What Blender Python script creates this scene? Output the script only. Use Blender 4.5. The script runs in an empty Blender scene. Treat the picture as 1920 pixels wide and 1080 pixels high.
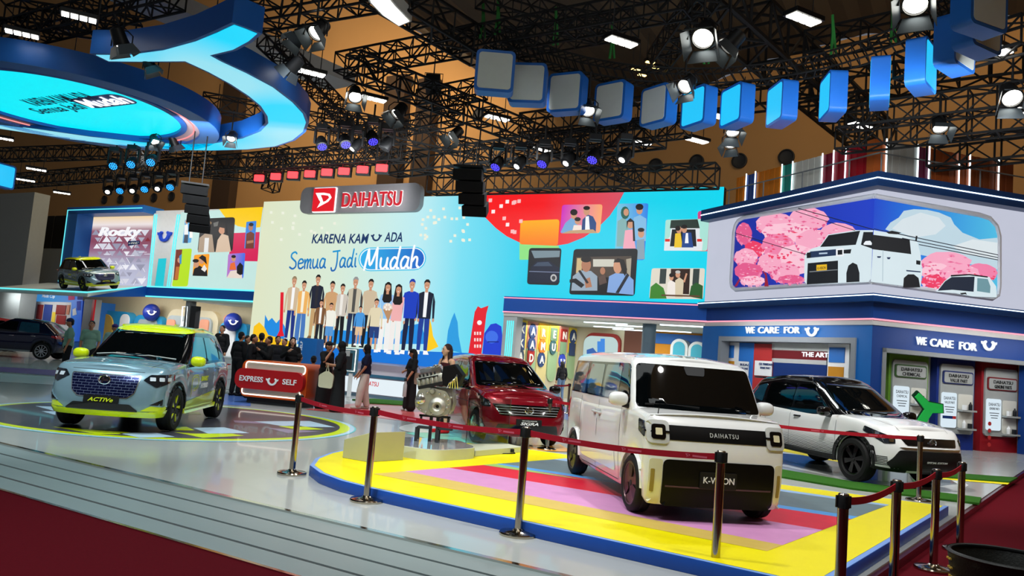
import bpy, bmesh, math, random
from math import sin, cos, pi, radians as RAD, atan2, hypot
from mathutils import Vector, Matrix
from mathutils.bvhtree import BVHTree
from mathutils.geometry import delaunay_2d_cdt
sc = bpy.context.scene
COL = sc.collection
random.seed(7)
# ------------------------------------------------------------------ camera
FPX, PIT, ROL, CH = 1480.0, RAD(5.1), RAD(4.58), 1.576
_F = Vector((0, cos(PIT), sin(PIT)))
_R0 = Vector((1, 0, 0)); _U0 = Vector((0, -sin(PIT), cos(PIT)))
_R = _R0 * cos(ROL) + _U0 * sin(ROL); _U = _U0 * cos(ROL) - _R0 * sin(ROL)
CAMP = Vector((0, 0, CH))
cd = bpy.data.cameras.new('camera'); cam = bpy.data.objects.new('camera', cd); COL.objects.link(cam)
cd.sensor_width = 36.0; cd.lens = FPX / 1920 * 36.0; cd.clip_end = 400
cam.matrix_world = Matrix(((_R.x, _U.x, -_F.x, 0), (_R.y, _U.y, -_F.y, 0), (_R.z, _U.z, -_F.z, CH), (0, 0, 0, 1)))
sc.camera = cam
# ------------------------------------------------------------------ view and ambient
sc.view_settings.view_transform = 'Standard'; sc.view_settings.look = 'None'
sc.view_settings.exposure = 0.0; sc.view_settings.gamma = 1.0
sc.view_settings.use_curve_mapping = False
wd = bpy.data.worlds.new('hall_ambient'); sc.world = wd; wd.use_nodes = True
wd.node_tree.nodes['Background'].inputs[0].default_value = (0.80, 0.86, 1.0, 1)
wd.node_tree.nodes['Background'].inputs[1].default_value = 0.16

def spot(name, loc, tgt, power, ang=60, size=0.25, col=(1, 1, 1), blend=0.6):
    l = bpy.data.lights.new(name, 'SPOT'); l.energy = power; l.spot_size = RAD(ang); l.spot_blend = blend
    l.shadow_soft_size = size; l.color = col
    o = bpy.data.objects.new(name, l); COL.objects.link(o); o.location = loc
    d = Vector(tgt) - Vector(loc); o.rotation_euler = d.to_track_quat('-Z', 'Y').to_euler()
    return o
def area(name, loc, tgt, power, sx, sy, col=(1, 1, 1)):
    l = bpy.data.lights.new(name, 'AREA'); l.energy = power; l.shape = 'RECTANGLE'; l.size = sx; l.size_y = sy; l.color = col
    o = bpy.data.objects.new(name, l); COL.objects.link(o); o.location = loc
    d = Vector(tgt) - Vector(loc); o.rotation_euler = d.to_track_quat('-Z', 'Y').to_euler()
    return o
# show lights hung from the truss grid over the stand
KEY = 1.02
for i, (a, b, e, ang, c) in enumerate([
    ((-3.5, 7.5, 9.5), (1.9, 9.4, 0.4), 1750, 55, (1, .99, .96)),
    ((4.5, 5.0, 9.0), (1.9, 9.2, 0.6), 1100, 55, (1, .97, .92)),
    ((2.0, 16.0, 9.0), (1.9, 9.6, 1.2), 1050, 60, (.95, .98, 1)),
    ((-8.5, 9.5, 9.0), (-6.1, 13.9, 0.5), 1700, 60, (.80, .97, 1)),
    ((-2.0, 12.0, 9.2), (-6.1, 13.9, 0.8), 1500, 60, (.88, .98, 1)),
    ((3.0, 10.5, 9.0), (6.3, 14.9, 0.7), 2600, 55, (1, .99, .94)),
    ((9.5, 12.0, 9.0), (6.6, 14.6, 0.5), 1300, 60, (1, .99, .94)),
    ((0.8, 12.0, 9.2), (0.2, 16.0, 0.5), 1700, 55, (1, .98, .95)),
    ((-1.0, 7.0, 9.0), (-1.0, 11.2, 0.4), 700, 60, (1, .98, .9)),
    ((-5.0, 17.0, 9.2), (-5.5, 22.0, 0.3), 1500, 70, (.95, .98, 1)),
    ((-14.0, 24.0, 9.0), (-15.0, 32.0, 0.3), 2600, 75, (.95, .98, 1)),
    ((-16.0, 33.0, 9.5), (-21.5, 42.0, 3.6), 2200, 50, (.95, 1, 1)),
    ((0.0, 20.0, 9.2), (0.5, 25.0, 0.0), 2000, 75, (.97, .99, 1)),
    ((9.0, 15.5, 9.0), (12.0, 21.0, 1.0), 1200, 70, (.95, .98, 1)),
    ((-6.0, 4.5, 9.0), (-4.5, 8.8, 0.0), 1900, 75, (.85, .98, 1)),
    ((0.0, 2.5, 9.0), (0.5, 6.8, 0.0), 1050, 70, (.95, 1, 1)),
    ((10.0, 9.0, 9.0), (6.5, 10.5, 0.0), 700, 70, (1, .98, .95)),
]):
    spot('show_spot', a, b, e * KEY, ang, 0.2, c)
# general hall wash from the high roof lamps, plus added booth and sign fills
area('roof_wash', (-8, 42, 20), (-14, 60, 9), 5200, 26, 8, (1, .80, .55))
area('roof_wash', (14, 26, 19), (14, 42, 9), 1500, 18, 6, (1, .78, .50))
area('booth_fill', (-6, 24, 7.4), (-6, 36, 4.5), 700, 12, 1, (.97, .99, 1))  # unseen fill added to brighten the booth fronts
area('booth_fill', (7, 15, 7.2), (10, 23, 3.5), 420, 7, 1, (.97, .99, 1))  # added unseen fill for the corner pavilion front
spot('sign_fill', (-5, 29, 7.6), (-7.5, 36.5, 8.6), 900, 50, .2)  # added lamp that lifts the otherwise dark sign board
area('roof_wash', (0, 4, 20), (0, 9, 0), 900, 16, 10, (.95, 1, 1))

# ------------------------------------------------------------------ pixel helpers (photo pixel -> point in the hall)
def ray(px, py): return _F + _R * ((px - 960) / FPX) - _U * ((py - 540) / FPX)
def G(px, py, z=0.0):
    d = ray(px, py); return CAMP + d * ((z - CH) / d.z)
def GY(px, py, Y):
    d = ray(px, py); return CAMP + d * (Y / d.y)
class Plane:
    """an upright wall plane through two ground points; n points towards the viewer"""
    def __init__(s, A, B):
        s.o = Vector((A[0], A[1], 0)); s.r = (Vector((B[0], B[1], 0)) - s.o).normalized(); s.u = Vector((0, 0, 1))
        s.n = s.r.cross(s.u)
        if s.n.dot(CAMP - s.o) < 0: s.n = -s.n
    def at(s, px, py, off=0.0):
        d = ray(px, py); t = (s.o + s.n * off - CAMP).dot(s.n) / d.dot(s.n); return CAMP + d * t
    def uv(s, px, py):
        p = s.at(px, py) - s.o; return p.dot(s.r), p.z
    def pt(s, u, v, off=0.0): return s.o + s.r * u + s.u * v + s.n * off
    def shift(s, d):
        q = Plane(s.o + s.n * d, s.o + s.n * d + s.r); return q

# ------------------------------------------------------------------ materials
def lin(c):
    return tuple(((v / 255) / 12.92 if v / 255 <= .04045 else ((v / 255 + .055) / 1.055) ** 2.4) for v in c)
_MC = {}
def M(name, rgb, rough=.5, metal=0.0, coat=0.0, var=.05, scale=6.0, bump=0.0, spec=.3, trans=0.0, alpha=1.0):
    if name in _MC: return _MC[name]
    m = bpy.data.materials.new(name); m.use_nodes = True; nt = m.node_tree; b = nt.nodes['Principled BSDF']
    c = lin(rgb); tc = nt.nodes.new('ShaderNodeTexCoord'); no = nt.nodes.new('ShaderNodeTexNoise')
    no.inputs['Scale'].default_value = scale; no.inputs['Detail'].default_value = 4
    nt.links.new(tc.outputs['Object'], no.inputs['Vector'])
    mx = nt.nodes.new('ShaderNodeMix'); mx.data_type = 'RGBA'
    mx.inputs[6].default_value = tuple(v * (1 - var) for v in c) + (1,); mx.inputs[7].default_value = tuple(min(1, v * (1 + var)) for v in c) + (1,)
    nt.links.new(no.outputs['Fac'], mx.inputs[0]); nt.links.new(mx.outputs[2], b.inputs['Base Color'])
    b.inputs['Roughness'].default_value = rough; b.inputs['Metallic'].default_value = metal
    b.inputs['Coat Weight'].default_value = coat; b.inputs['Coat Roughness'].default_value = .03
    b.inputs['Specular IOR Level'].default_value = spec
    b.inputs['Transmission Weight'].default_value = trans; b.inputs['Alpha'].default_value = alpha
    if bump:
        bp = nt.nodes.new('ShaderNodeBump'); bp.inputs['Strength'].default_value = bump; bp.inputs['Distance'].default_value = .01
        n2 = nt.nodes.new('ShaderNodeTexNoise'); n2.inputs['Scale'].default_value = scale * 12
        nt.links.new(tc.outputs['Object'], n2.inputs['Vector']); nt.links.new(n2.outputs['Fac'], bp.inputs['Height']); nt.links.new(bp.outputs['Normal'], b.inputs['Normal'])
    _MC[name] = m; return m
def EM(name, rgb, k=1.0, var=.03):
    """a lit surface: lamp lens or one colour of an LED screen"""
    if name in _MC: return _MC[name]
    m = bpy.data.materials.new(name); m.use_nodes = True; nt = m.node_tree; b = nt.nodes['Principled BSDF']
    c = lin(rgb); b.inputs['Base Color'].default_value = (.02, .02, .02, 1); b.inputs['Roughness'].default_value = .4
    tc = nt.nodes.new('ShaderNodeTexCoord'); no = nt.nodes.new('ShaderNodeTexNoise'); no.inputs['Scale'].default_value = 1.5
    nt.links.new(tc.outputs['Object'], no.inputs['Vector'])
    mx = nt.nodes.new('ShaderNodeMix'); mx.data_type = 'RGBA'
    mx.inputs[6].default_value = tuple(v * (1 - var) for v in c) + (1,); mx.inputs[7].default_value = tuple(v * (1 + var) for v in c) + (1,)
    nt.links.new(no.outputs['Fac'], mx.inputs[0]); nt.links.new(mx.outputs[2], b.inputs['Emission Color'])
    b.inputs['Emission Strength'].default_value = k; b.inputs['Specular IOR Level'].default_value = .2
    _MC[name] = m; return m
def ramp_em(name, stops, axis='X', k=1.0):
    """screen colour running across the panel through the given stops"""
    m = EM(name, (128, 128, 128), k); nt = m.node_tree; b = nt.nodes['Principled BSDF']
    tc = nt.nodes.new('ShaderNodeTexCoord'); sp = nt.nodes.new('ShaderNodeSeparateXYZ'); rp = nt.nodes.new('ShaderNodeValToRGB')
    nt.links.new(tc.outputs['Generated'], sp.inputs[0]); nt.links.new(sp.outputs[axis], rp.inputs[0])
    el = rp.color_ramp.elements
    while len(el) < len(stops): el.new(.5)
    for e, (p, c) in zip(el, stops): e.position = p; e.color = lin(c) + (1,)
    nt.links.new(rp.outputs[0], b.inputs['Emission Color']); return m

# ------------------------------------------------------------------ objects
def link(o, parent=None):
    COL.objects.link(o)
    if parent is not None: o.parent = parent
    return o
def tag(o, label=None, cat=None, group=None, kind=None):
    if label: o['label'] = label
    if cat: o['category'] = cat
    if group: o['group'] = group
    if kind: o['kind'] = kind
    return o
def thing(name, label, cat, loc=(0, 0, 0), rz=0.0, group=None):
    o = link(bpy.data.objects.new(name, None)); o.location = loc; o.rotation_euler = (0, 0, rz); o.empty_display_size = .3
    return tag(o, label, cat, group)
def wmat(o):
    m = o.matrix_basis.copy()
    while o.parent: o = o.parent; m = o.matrix_basis @ m
    return m
def copy_tree(o, parent=None):
    c = o.copy(); COL.objects.link(c)
    if parent is not None: c.parent = parent
    for ch in list(o.children): copy_tree(ch, c)
    return c
def rrect(x0, y0, x1, y1, r, n=5):
    P = []
    for cx, cy, a in ((x1 - r, y1 - r, 0), (x0 + r, y1 - r, 90), (x0 + r, y0 + r, 180), (x1 - r, y0 + r, 270)):
        for i in range(n + 1):
            t = RAD(a + 90 * i / n); P.append((cx + r * cos(t), cy + r * sin(t)))
    return P
def rpoly(pts, r, n=4):
    """polygon with rounded corners"""
    out = []; N = len(pts)
    for i in range(N):
        p = Vector(pts[i]); a = Vector(pts[i - 1]) - p; b = Vector(pts[(i + 1) % N]) - p
        rr = min(r, a.length * .45, b.length * .45)
        A = p + a.normalized() * rr; B_ = p + b.normalized() * rr
        for k in range(n + 1):
            t = k / n; q = A * (1 - t) ** 2 + p * 2 * t * (1 - t) + B_ * t * t; out.append(tuple(q))
    return out
def circ(cx, cy, r, n=24, ry=None, a0=0, a1=360):
    ry = r if ry is None else ry; full = abs(a1 - a0) >= 360
    k = n if full else n + 1
    return [(cx + r * cos(RAD(a0 + (a1 - a0) * i / n)), cy + ry * sin(RAD(a0 + (a1 - a0) * i / n))) for i in range(k)]
class MB:
    def __init__(s): s.v = []; s.f = []; s.mi = []; s.m = []
    def _m(s, m):
        if m not in s.m: s.m.append(m)
        return s.m.index(m)
    def add(s, vs, fs, m, X=None):
        b = len(s.v); k = s._m(m)
        for p in vs:
            p = Vector(p); s.v.append(X @ p if X is not None else p)
        for f in fs: s.f.append([b + i for i in f]); s.mi.append(k)
    def poly(s, pts, m, X=None): s.add(pts, [list(range(len(pts)))], m, X)
    def box(s, c, d, m, X=None):
        x, y, z = c; a, b, h = d[0] / 2, d[1] / 2, d[2] / 2
        s.add([(x + i * a, y + j * b, z + k * h) for i in (-1, 1) for j in (-1, 1) for k in (-1, 1)],
              [(0, 1, 3, 2), (4, 6, 7, 5), (0, 4, 5, 1), (2, 3, 7, 6), (0, 2, 6, 4), (1, 5, 7, 3)], m, X)
    def prism(s, out, a, b, m, X=None, axis='z', top=None):
        """outline (2-D) swept from a to b along an axis; top: scale of the far end"""
        n = len(out); f = {'z': lambda p, t: (p[0], p[1], t), 'y': lambda p, t: (p[0], t, p[1]), 'x': lambda p, t: (t, p[0], p[1])}[axis]
        o2 = out if top is None else top
        s.add([f(p, a) for p in out] + [f(p, b) for p in o2], [list(range(n)), list(range(2 * n - 1, n - 1, -1))] + [(i, (i + 1) % n, n + (i + 1) % n, n + i) for i in range(n)], m, X)
    def tube(s, pts, r, m, n=8, X=None, caps=True, close=False):
        pts = [Vector(p) for p in pts]; R = r if isinstance(r, (list, tuple)) else [r] * len(pts)
        vs = []; N = len(pts); up = None
        for i, p in enumerate(pts):
            a = pts[i - 1] if (i or close) else p; b = pts[(i + 1) % N] if (i < N - 1 or close) else p
            d = (b - a).normalized()
            if up is None or abs(up.dot(d)) > .99: up = Vector((0, 0, 1)) if abs(d.z) < .9 else Vector((1, 0, 0))
            x = d.cross(up).normalized(); y = x.cross(d).normalized(); up = y
            for k in range(n):
                t = 2 * pi * (k + .5) / n; vs.append(p + (x * cos(t) + y * sin(t)) * R[i])
        fs = []
        for i in range(N if close else N - 1):
            j = (i + 1) % N
            for k in range(n): fs.append((i * n + k, i * n + (k + 1) % n, j * n + (k + 1) % n, j * n + k))
        if caps and not close: fs += [list(range(n - 1, -1, -1)), [(N - 1) * n + k for k in range(n)]]
        s.add(vs, fs, m, X)
    def lathe(s, prof, m, n=24, X=None, close=False, caps=True):
        """profile of (radius, height) turned about z"""
        vs = []; fs = []; K = len(prof)
        for r, z in prof:
            for k in range(n): t = 2 * pi * k / n; vs.append((r * cos(t), r * sin(t), z))
        for i in range(K if close else K - 1):
            j = (i + 1) % K
            for k in range(n): fs.append((i * n + k, i * n + (k + 1) % n, j * n + (k + 1) % n, j * n + k))
        if not close and caps:
            if prof[0][0] > 1e-4: fs.append(list(range(n - 1, -1, -1)))
            if prof[-1][0] > 1e-4: fs.append([(K - 1) * n + k for k in range(n)])
        s.add(vs, fs, m, X)
    def ell(s, c, r, m, n=12, X=None):
        r = (r, r, r) if isinstance(r, (int, float)) else r
        vs = []; fs = []; K = n // 2
        for i in range(1, K):
            a = pi * i / K
            for k in range(n): t = 2 * pi * k / n; vs.append((c[0] + r[0] * sin(a) * cos(t), c[1] + r[1] * sin(a) * sin(t), c[2] + r[2] * cos(a)))
        for i in range(K - 2):
            for k in range(n): fs.append((i * n + k, (i + 1) * n + k, (i + 1) * n + (k + 1) % n, i * n + (k + 1) % n))
        vs += [(c[0], c[1], c[2] + r[2]), (c[0], c[1], c[2] - r[2])]; t = len(vs) - 2
        for k in range(n): fs.append((t, k, (k + 1) % n)); fs.append((t + 1, (K - 2) * n + (k + 1) % n, (K - 2) * n + k))
        s.add(vs, fs, m, X)
    def cap(s, p, q, a, b, m, n=10):
        """tapered round-ended limb"""
        p, q = Vector(p), Vector(q); d = q - p; L = d.length
        if L < 1e-5: return s.ell(p, a, m, n)
        d /= L; P = []; R = []
        for i in range(4): t = pi / 2 * (1 - i / 4); P.append(p - d * a * sin(t)); R.append(max(a * cos(t), a * .05))
        P.append(p); R.append(a); P.append(q); R.append(b)
        for i in range(1, 5): t = pi / 2 * i / 4; P.append(q + d * b * sin(t)); R.append(max(b * cos(t), b * .05))
        s.tube(P, R, m, n)
    def build(s, name, parent=None, world=False, smooth=35, bevel=0.0, recalc=True):
        me = bpy.data.meshes.new(name); vs = s.v
        if world and parent is not None:
            W = wmat(parent).inverted(); vs = [W @ v for v in vs]
        me.from_pydata([tuple(v) for v in vs], [], s.f)
        for m in s.m: me.materials.append(m)
        me.polygons.foreach_set('material_index', s.mi)
        if recalc or bevel:
            bm = bmesh.new(); bm.from_mesh(me)
            if recalc: bmesh.ops.recalc_face_normals(bm, faces=bm.faces)
            if bevel:
                ed = [e for e in bm.edges if len(e.link_faces) == 2 and e.calc_face_angle(0) > .6]
                bmesh.ops.bevel(bm, geom=ed, offset=bevel, segments=2, affect='EDGES', profile=.5)
            bm.to_mesh(me); bm.free()
        if smooth:
            me.polygons.foreach_set('use_smooth', [True] * len(me.polygons)); me.set_sharp_from_angle(angle=RAD(smooth))
        return link(bpy.data.objects.new(name, me), parent)
def struct(o): o['kind'] = 'structure'; return o
_TC = {}
def textmesh(s, bold=0.0, shear=0.0, depth=0.0, space=1.0):
    k = (s, bold, shear, depth, space)
    if k not in _TC:
        cu = bpy.data.curves.new('lettering', 'FONT'); cu.body = s; cu.offset = bold; cu.shear = shear; cu.extrude = depth; cu.space_character = space
        cu.resolution_u = 4
        o = link(bpy.data.objects.new('lettering', cu)); dg = bpy.context.evaluated_depsgraph_get()
        me = bpy.data.meshes.new_from_object(o.evaluated_get(dg)); bpy.data.objects.remove(o)
        V = [v.co.copy() for v in me.vertices]; Fs = [list(p.vertices) for p in me.polygons]
        x0 = min(v.x for v in V); x1 = max(v.x for v in V); y0 = min(v.y for v in V); y1 = max(v.y for v in V)
        V = [((v.x - x0) / (x1 - x0) - .5, (v.y - y0) / (y1 - y0) - .5, v.z) for v in V]
        _TC[k] = (V, Fs, (x1 - x0) / (y1 - y0)); bpy.data.meshes.remove(me)
    return _TC[k]
def text_on(mb, s, o, r, u, w, h, m, depth=.01, bold=0.0, shear=0.0, space=1.0):
    """lettering fitted into w x h, centred on o, facing r x u"""
    o, r, u = Vector(o), Vector(r), Vector(u); n = r.cross(u)
    V, Fs, asp = textmesh(s, bold, shear, .05, space)
    if h is None: h = w / asp
    if w is None: w = h * asp
    mb.add([o + r * (x * w) + u * (y * h) + n * ((z + .05) * 10 * depth) for x, y, z in V], Fs, m)
class Scr:
    """draws flat picture elements on an upright plane from photo-pixel outlines"""
    def __init__(s, plane, parent): s.p = plane; s.par = parent; s.k = 0
    def build(s, name, items, off=.01, label=None):
        mb = MB()
        for i, (pts, m) in enumerate(items):
            mb.poly([s.p.at(x, y, off + i * .0015) for x, y in pts], m)
        o = mb.build(name, s.par, world=True, smooth=0, recalc=False)
        if label: o['label'] = label
        return o
    def rr(s, c4, r=.12, n=4):
        """rounded tile through 4 photo corners (tl, tr, br, bl): r is a share of the side"""
        out = []
        for i in range(4):
            p = Vector(c4[i]); a = Vector(c4[i - 1]) - p; b = Vector(c4[(i + 1) % 4]) - p; L = min(a.length, b.length) * r
            A = p + a.normalized() * L; B_ = p + b.normalized() * L
            for k in range(n + 1):
                t = k / n; q = A * (1 - t) ** 2 + p * 2 * t * (1 - t) + B_ * t * t; out.append(tuple(q))
        return out
    def text(s, name, txt, px, py, wpx, hpx, m, off=.02, depth=.01, bold=0.0, shear=0.0, space=1.0, mb=None):
        c = s.p.at(px, py, off); sc_ = (c - CAMP).length / FPX
        l = s.p.at(px - wpx / 2, py); r = s.p.at(px + wpx / 2, py); w = abs((r - l).dot(s.p.r))
        t = s.p.at(px, py - hpx / 2); b = s.p.at(px, py + hpx / 2); h = t.z - b.z
        rr_ = s.p.r if s.p.r.dot(_R) > 0 else -s.p.r
        own = mb is None; mb = mb or MB()
        text_on(mb, txt, c, rr_, (0, 0, 1), w, h, m, depth, bold, shear, space)
        return mb.build(name, s.par, world=True, smooth=0) if own else None
def smile_u(mb, o, r, u, w, m, depth=.04, tilt=0.0):
    """the U-shaped smile mark with flared horn ends"""
    o, r, u = Vector(o), Vector(r), Vector(u); n = r.cross(u)
    out = []; inn = []
    for i in range(17):
        t = RAD(200 + 140 * i / 16); out.append((.40 * cos(t), .50 * sin(t) + .10)); inn.append((.245 * cos(t), .34 * sin(t) + .12))
    P = [(-.40, .02), (-.50, .10), (-.52, .27), (-.40, .22), (-.24, .34), (-.17, .24), (-.25, .10)]
    Q = [(-x, y) for x, y in P][::-1]
    pts = P[:3] + P[3:] + inn + Q[:] + out[::-1]; pts = [(x * 1.22, y * .92) for x, y in pts]
    c, s_ = cos(tilt), sin(tilt)
    pts = [(c * x - s_ * y, s_ * x + c * y) for x, y in pts]
    X = Matrix((r.to_4d(), u.to_4d(), n.to_4d(), o.to_4d())).transposed()
    for j in range(4): X[3][j] = 1.0 if j == 3 else 0.0
    mb.prism([(x * w, y * w) for x, y in pts], 0, depth, m, X)
def emblem_d(mb, o, r, u, w, m, depth=.02):
    """the slanted open-wedge emblem"""
    o, r, u = Vector(o), Vector(r), Vector(u); n = r.cross(u)
    a = [(-.46, .30), (.0, .30), (.34, .24), (.46, .08), (.30, -.10), (-.10, -.27), (-.30, -.36), (-.14, -.10), (-.24, .0), (-.34, .14)]
    b = [(-.16, .20), (.0, .20), (.26, .16), (.32, .07), (.16, -.06), (.02, -.10), (-.02, -.02), (-.06, .05)]
    n1 = len(a)
    vs = [o + r * (x * w) + u * (y * w) + n * depth for x, y in a]
    mb.poly(vs[:4] + [o + r * (x * w) + u * (y * w) + n * depth for x, y in ((.32, .07), (.26, .16), (.0, .20), (-.16, .20), (-.06, .05), (-.02, -.02), (-.14, -.10), (-.24, .0), (-.34, .14))], m)
    mb.poly([o + r * (x * w) + u * (y * w) + n * depth for x, y in ((.46, .08), (.30, -.10), (-.10, -.27), (-.30, -.36), (-.14, -.10), (-.02, -.02), (.02, -.10), (.16, -.06), (.32, .07))], m)
# ------------------------------------------------------------------ the hall
m_floor = M('stage_vinyl', (168, 172, 170), .22, var=.05, scale=1.5, coat=.25)
m_carpet = M('red_carpet', (84, 3, 17), .95, var=.25, scale=40, bump=.4, spec=.1)
m_beige = M('hall_plaster', (176, 134, 84), .9, var=.08, scale=.4)
m_roof = M('roof_sheet', (74, 68, 60), .8, var=.15, scale=.6)
m_chrome = M('chrome', (205, 205, 200), .12, 1.0, var=.03)
m_black = M('matt_black', (14, 14, 15), .6)
m_blk = M('gloss_black', (8, 8, 10), .12, coat=.6)
m_dark = M('dark_grey', (38, 40, 43), .6)
m_grey = M('mid_grey', (120, 124, 126), .5)
m_lgrey = M('light_grey', (178, 180, 178), .5)
m_white = M('white_paint', (228, 230, 230), .45)
def flat(name, pts, z, m, parent=None, world=True):
    mb = MB(); mb.poly([(p[0], p[1], z) for p in pts], m); return mb.build(name, parent, world=world, smooth=0)
def slab(name, pts, z0, z1, m, parent=None, bevel=0.0):
    mb = MB(); mb.prism([(p[0], p[1]) for p in pts], z0, z1, m); return mb.build(name, parent, world=True, smooth=30, bevel=bevel)
dS = Vector((.6115, .791)); pS = Vector((6.98, 11.74))       # right edge of the stage floor
dL = Vector((.857, -.515)); pL = Vector((-1.35, 7.22))       # front left edge of the stage floor
def xline(p, d, q, e):
    t = ((q - p).x * e.y - (q - p).y * e.x) / (d.x * e.y - d.y * e.x); return p + d * t
cN = xline(pL, dL, pS, dS)
farR = pS + dS * 60; farL = pL - dL * 60
struct(slab('floor', [cN, farR, (34, 72), (-62, 90), farL], -.10, 0.0, m_floor))
mb = MB(); mb.poly([(-70, -8, -.10), (60, -8, -.10), (80, 95, -.10), (-90, 95, -.10)], m_carpet)
tag(struct(mb.build('floor', smooth=0)), None)
# sloping edge boards between stage floor and carpet
nL = Vector((-.515, -.857)); m_board = M('edge_board', (134, 146, 146), .35, var=.06, scale=3)
m_gap = M('board_gap', (30, 34, 36), .4)
ramp = thing('edge_ramp', 'pale grey sloping edge boards with dark joints along the front left of the stage', 'ramp', (pL.x, pL.y, -.1))
for k in range(4):
    a0, a1 = k * .298 + .035, (k + 1) * .298
    z0, z1 = -.012 - .085 * a0 / 1.2, -.012 - .085 * a1 / 1.2
    A, B_ = pL - dL * 30, xline(pL + nL * a0, dL, pS, dS)
    mb = MB(); pts = [A + nL * a0, B_, xline(pL + nL * a1, dL, pS, dS), A + nL * a1]
    mb.add([(p.x, p.y, z) for p, z in zip(pts, (z0, z0, z1, z1))] + [(p.x, p.y, -.1) for p in pts], [(0, 1, 2, 3), (0, 1, 5, 4), (2, 3, 7, 6), (1, 2, 6, 5), (0, 3, 7, 4), (4, 5, 6, 7)], m_board)
    mb.build('edge_board', ramp, world=True, smooth=0)
mb = MB()
for a0, a1, z in ((-.02, .04, .004), (1.19, 1.225, -.088)):
    A = pL - dL * 30; pts = [A + nL * a0, xline(pL + nL * a0, dL, pS, dS), xline(pL + nL * a1, dL, pS, dS), A + nL * a1]
    mb.prism([(p.x, p.y) for p in pts], -.1, z, m_chrome)
mb.build('metal_edge_strip', ramp, world=True, smooth=0)
m_riser = M('stage_riser', (78, 22, 34), .18, .3)  # dark red base colour stands in for the carpet mirrored in the riser
nS = Vector((dS.y, -dS.x))
mb = MB(); pts = [cN, farR, farR + nS * .05, cN + nS * .05]
mb.prism([(p.x, p.y) for p in pts], -.1, -.012, m_riser); pts = [p - nS * .03 for p in pts]
tag(mb.build('trim_1', smooth=0), kind='structure')
# walls and roof
W0 = Vector((-26.97, 60.86)); W1 = Vector((10.55, 37.62)); wd_ = (W1 - W0).normalized(); wn = Vector((wd_.y, -wd_.x))
if wn.dot(-W0) < 0: wn = -wn
HALL = Plane(W0, W1)
prof = []
for px, py in ((-620, 120), (-200, -20), (300, -60), (560, -40), (700, 10), (800, 70), (920, 150), (1060, 195), (1250, 190), (1420, 120), (1600, 70), (1800, 40), (2200, 0)):
    prof.append(HALL.uv(px, py))
mb = MB(); mb.poly([HALL.pt(prof[0][0], -.1)] + [HALL.pt(u, v) for u, v in prof] + [HALL.pt(prof[-1][0], -.1)], m_beige)
struct(mb.build('wall_back', smooth=0))
mb = MB(); vs = []; N = 0
fine = []
for (u0, v0), (u1, v1) in zip(prof[:-1], prof[1:]):
    k = max(2, int(abs(u1 - u0) / .5))
    fine += [(u0 + (u1 - u0) * i / k, v0 + (v1 - v0) * i / k) for i in range(k)]
fine.append(prof[-1])
for i, (u, v) in enumerate(fine):
    h = .10 * (i % 2)
    for d in (0, 75): vs.append(HALL.pt(u, v + h, d) + Vector((0, 0, d * .10)))
mb.add(vs, [(2 * i, 2 * i + 1, 2 * i + 3, 2 * i + 2) for i in range(len(fine) - 1)], m_roof)
struct(mb.build('ceiling', smooth=0))
u0, v0 = prof[0]; mb = MB(); mb.poly([HALL.pt(u0, -.1), HALL.pt(u0, -.1, 80), HALL.pt(u0, v0 + 9, 80), HALL.pt(u0, v0)], m_beige); struct(mb.build('wall_left', smooth=0))
u1, v1 = prof[-1]; mb = MB(); mb.poly([HALL.pt(u1, -.1), HALL.pt(u1, -.1, 80), HALL.pt(u1, v1 + 9, 80), HALL.pt(u1, v1)], m_beige); struct(mb.build('wall_right', smooth=0))
m_brown = M('brown_column', (58, 42, 28), .8)
for i, (px, py, w) in enumerate(((740, 320, 1.6), (797, 330, 1.3), (462, 60, 2.0))):
    u, v = HALL.uv(px, py); mb = MB(); X = Matrix.Identity(4)
    a = [HALL.pt(u - w / 2, 0, .02), HALL.pt(u + w / 2, 0, .02), HALL.pt(u + w / 2, 0, .7), HALL.pt(u - w / 2, 0, .7)]
    mb.prism([(p.x, p.y) for p in a], -.1, v + (6 if i < 2 else 2), m_brown); struct(mb.build('trim_%d' % (i + 2), smooth=0))
# round vents in the hall wall
def wall_vent(px, py, r, lab):
    u, v = HALL.uv(px, py); mb = MB(); o = HALL.pt(u, v, .02)
    X = Matrix((HALL.r.to_4d(), (-HALL.u).to_4d(), HALL.n.to_4d(), o.to_4d())).transposed()
    for j in range(4): X[3][j] = 1.0 if j == 3 else 0.0
    mb.lathe([(r * 1.15, 0), (r * 1.15, .10), (r, .12), (r * .9, .05), (r * .55, .02), (0, .02)], m_dark, 20, X)
    tag(mb.build('air_vent'), lab, 'vent', 'round air vents in the hall wall')
for i, (px, py) in enumerate(((197, 375), (227, 374), (257, 372), (290, 371), (323, 369))):
    wall_vent(px, py, .32, ['leftmost', 'second', 'middle', 'fourth', 'rightmost'][i] + ' of five round dark vents above the left display')
for (px, py, lab) in ((768, 156, 'round dark vent high in the beige wall right of the hanging camera rig'), (898, 215, 'round dark vent in the beige wall below the second hanging lightbox'),
                      (1230, 311, 'round dark vent in the beige wall just above the right part of the big screen'), (1307, 304, 'round dark vent in the beige wall left of the coloured container roof'),
                      (1387, 302, 'round dark vent in the beige wall above the orange container end'), (1475, 295, 'round dark vent half hidden behind the green container panel')):
    wall_vent(px, py, .33, lab)

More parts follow.
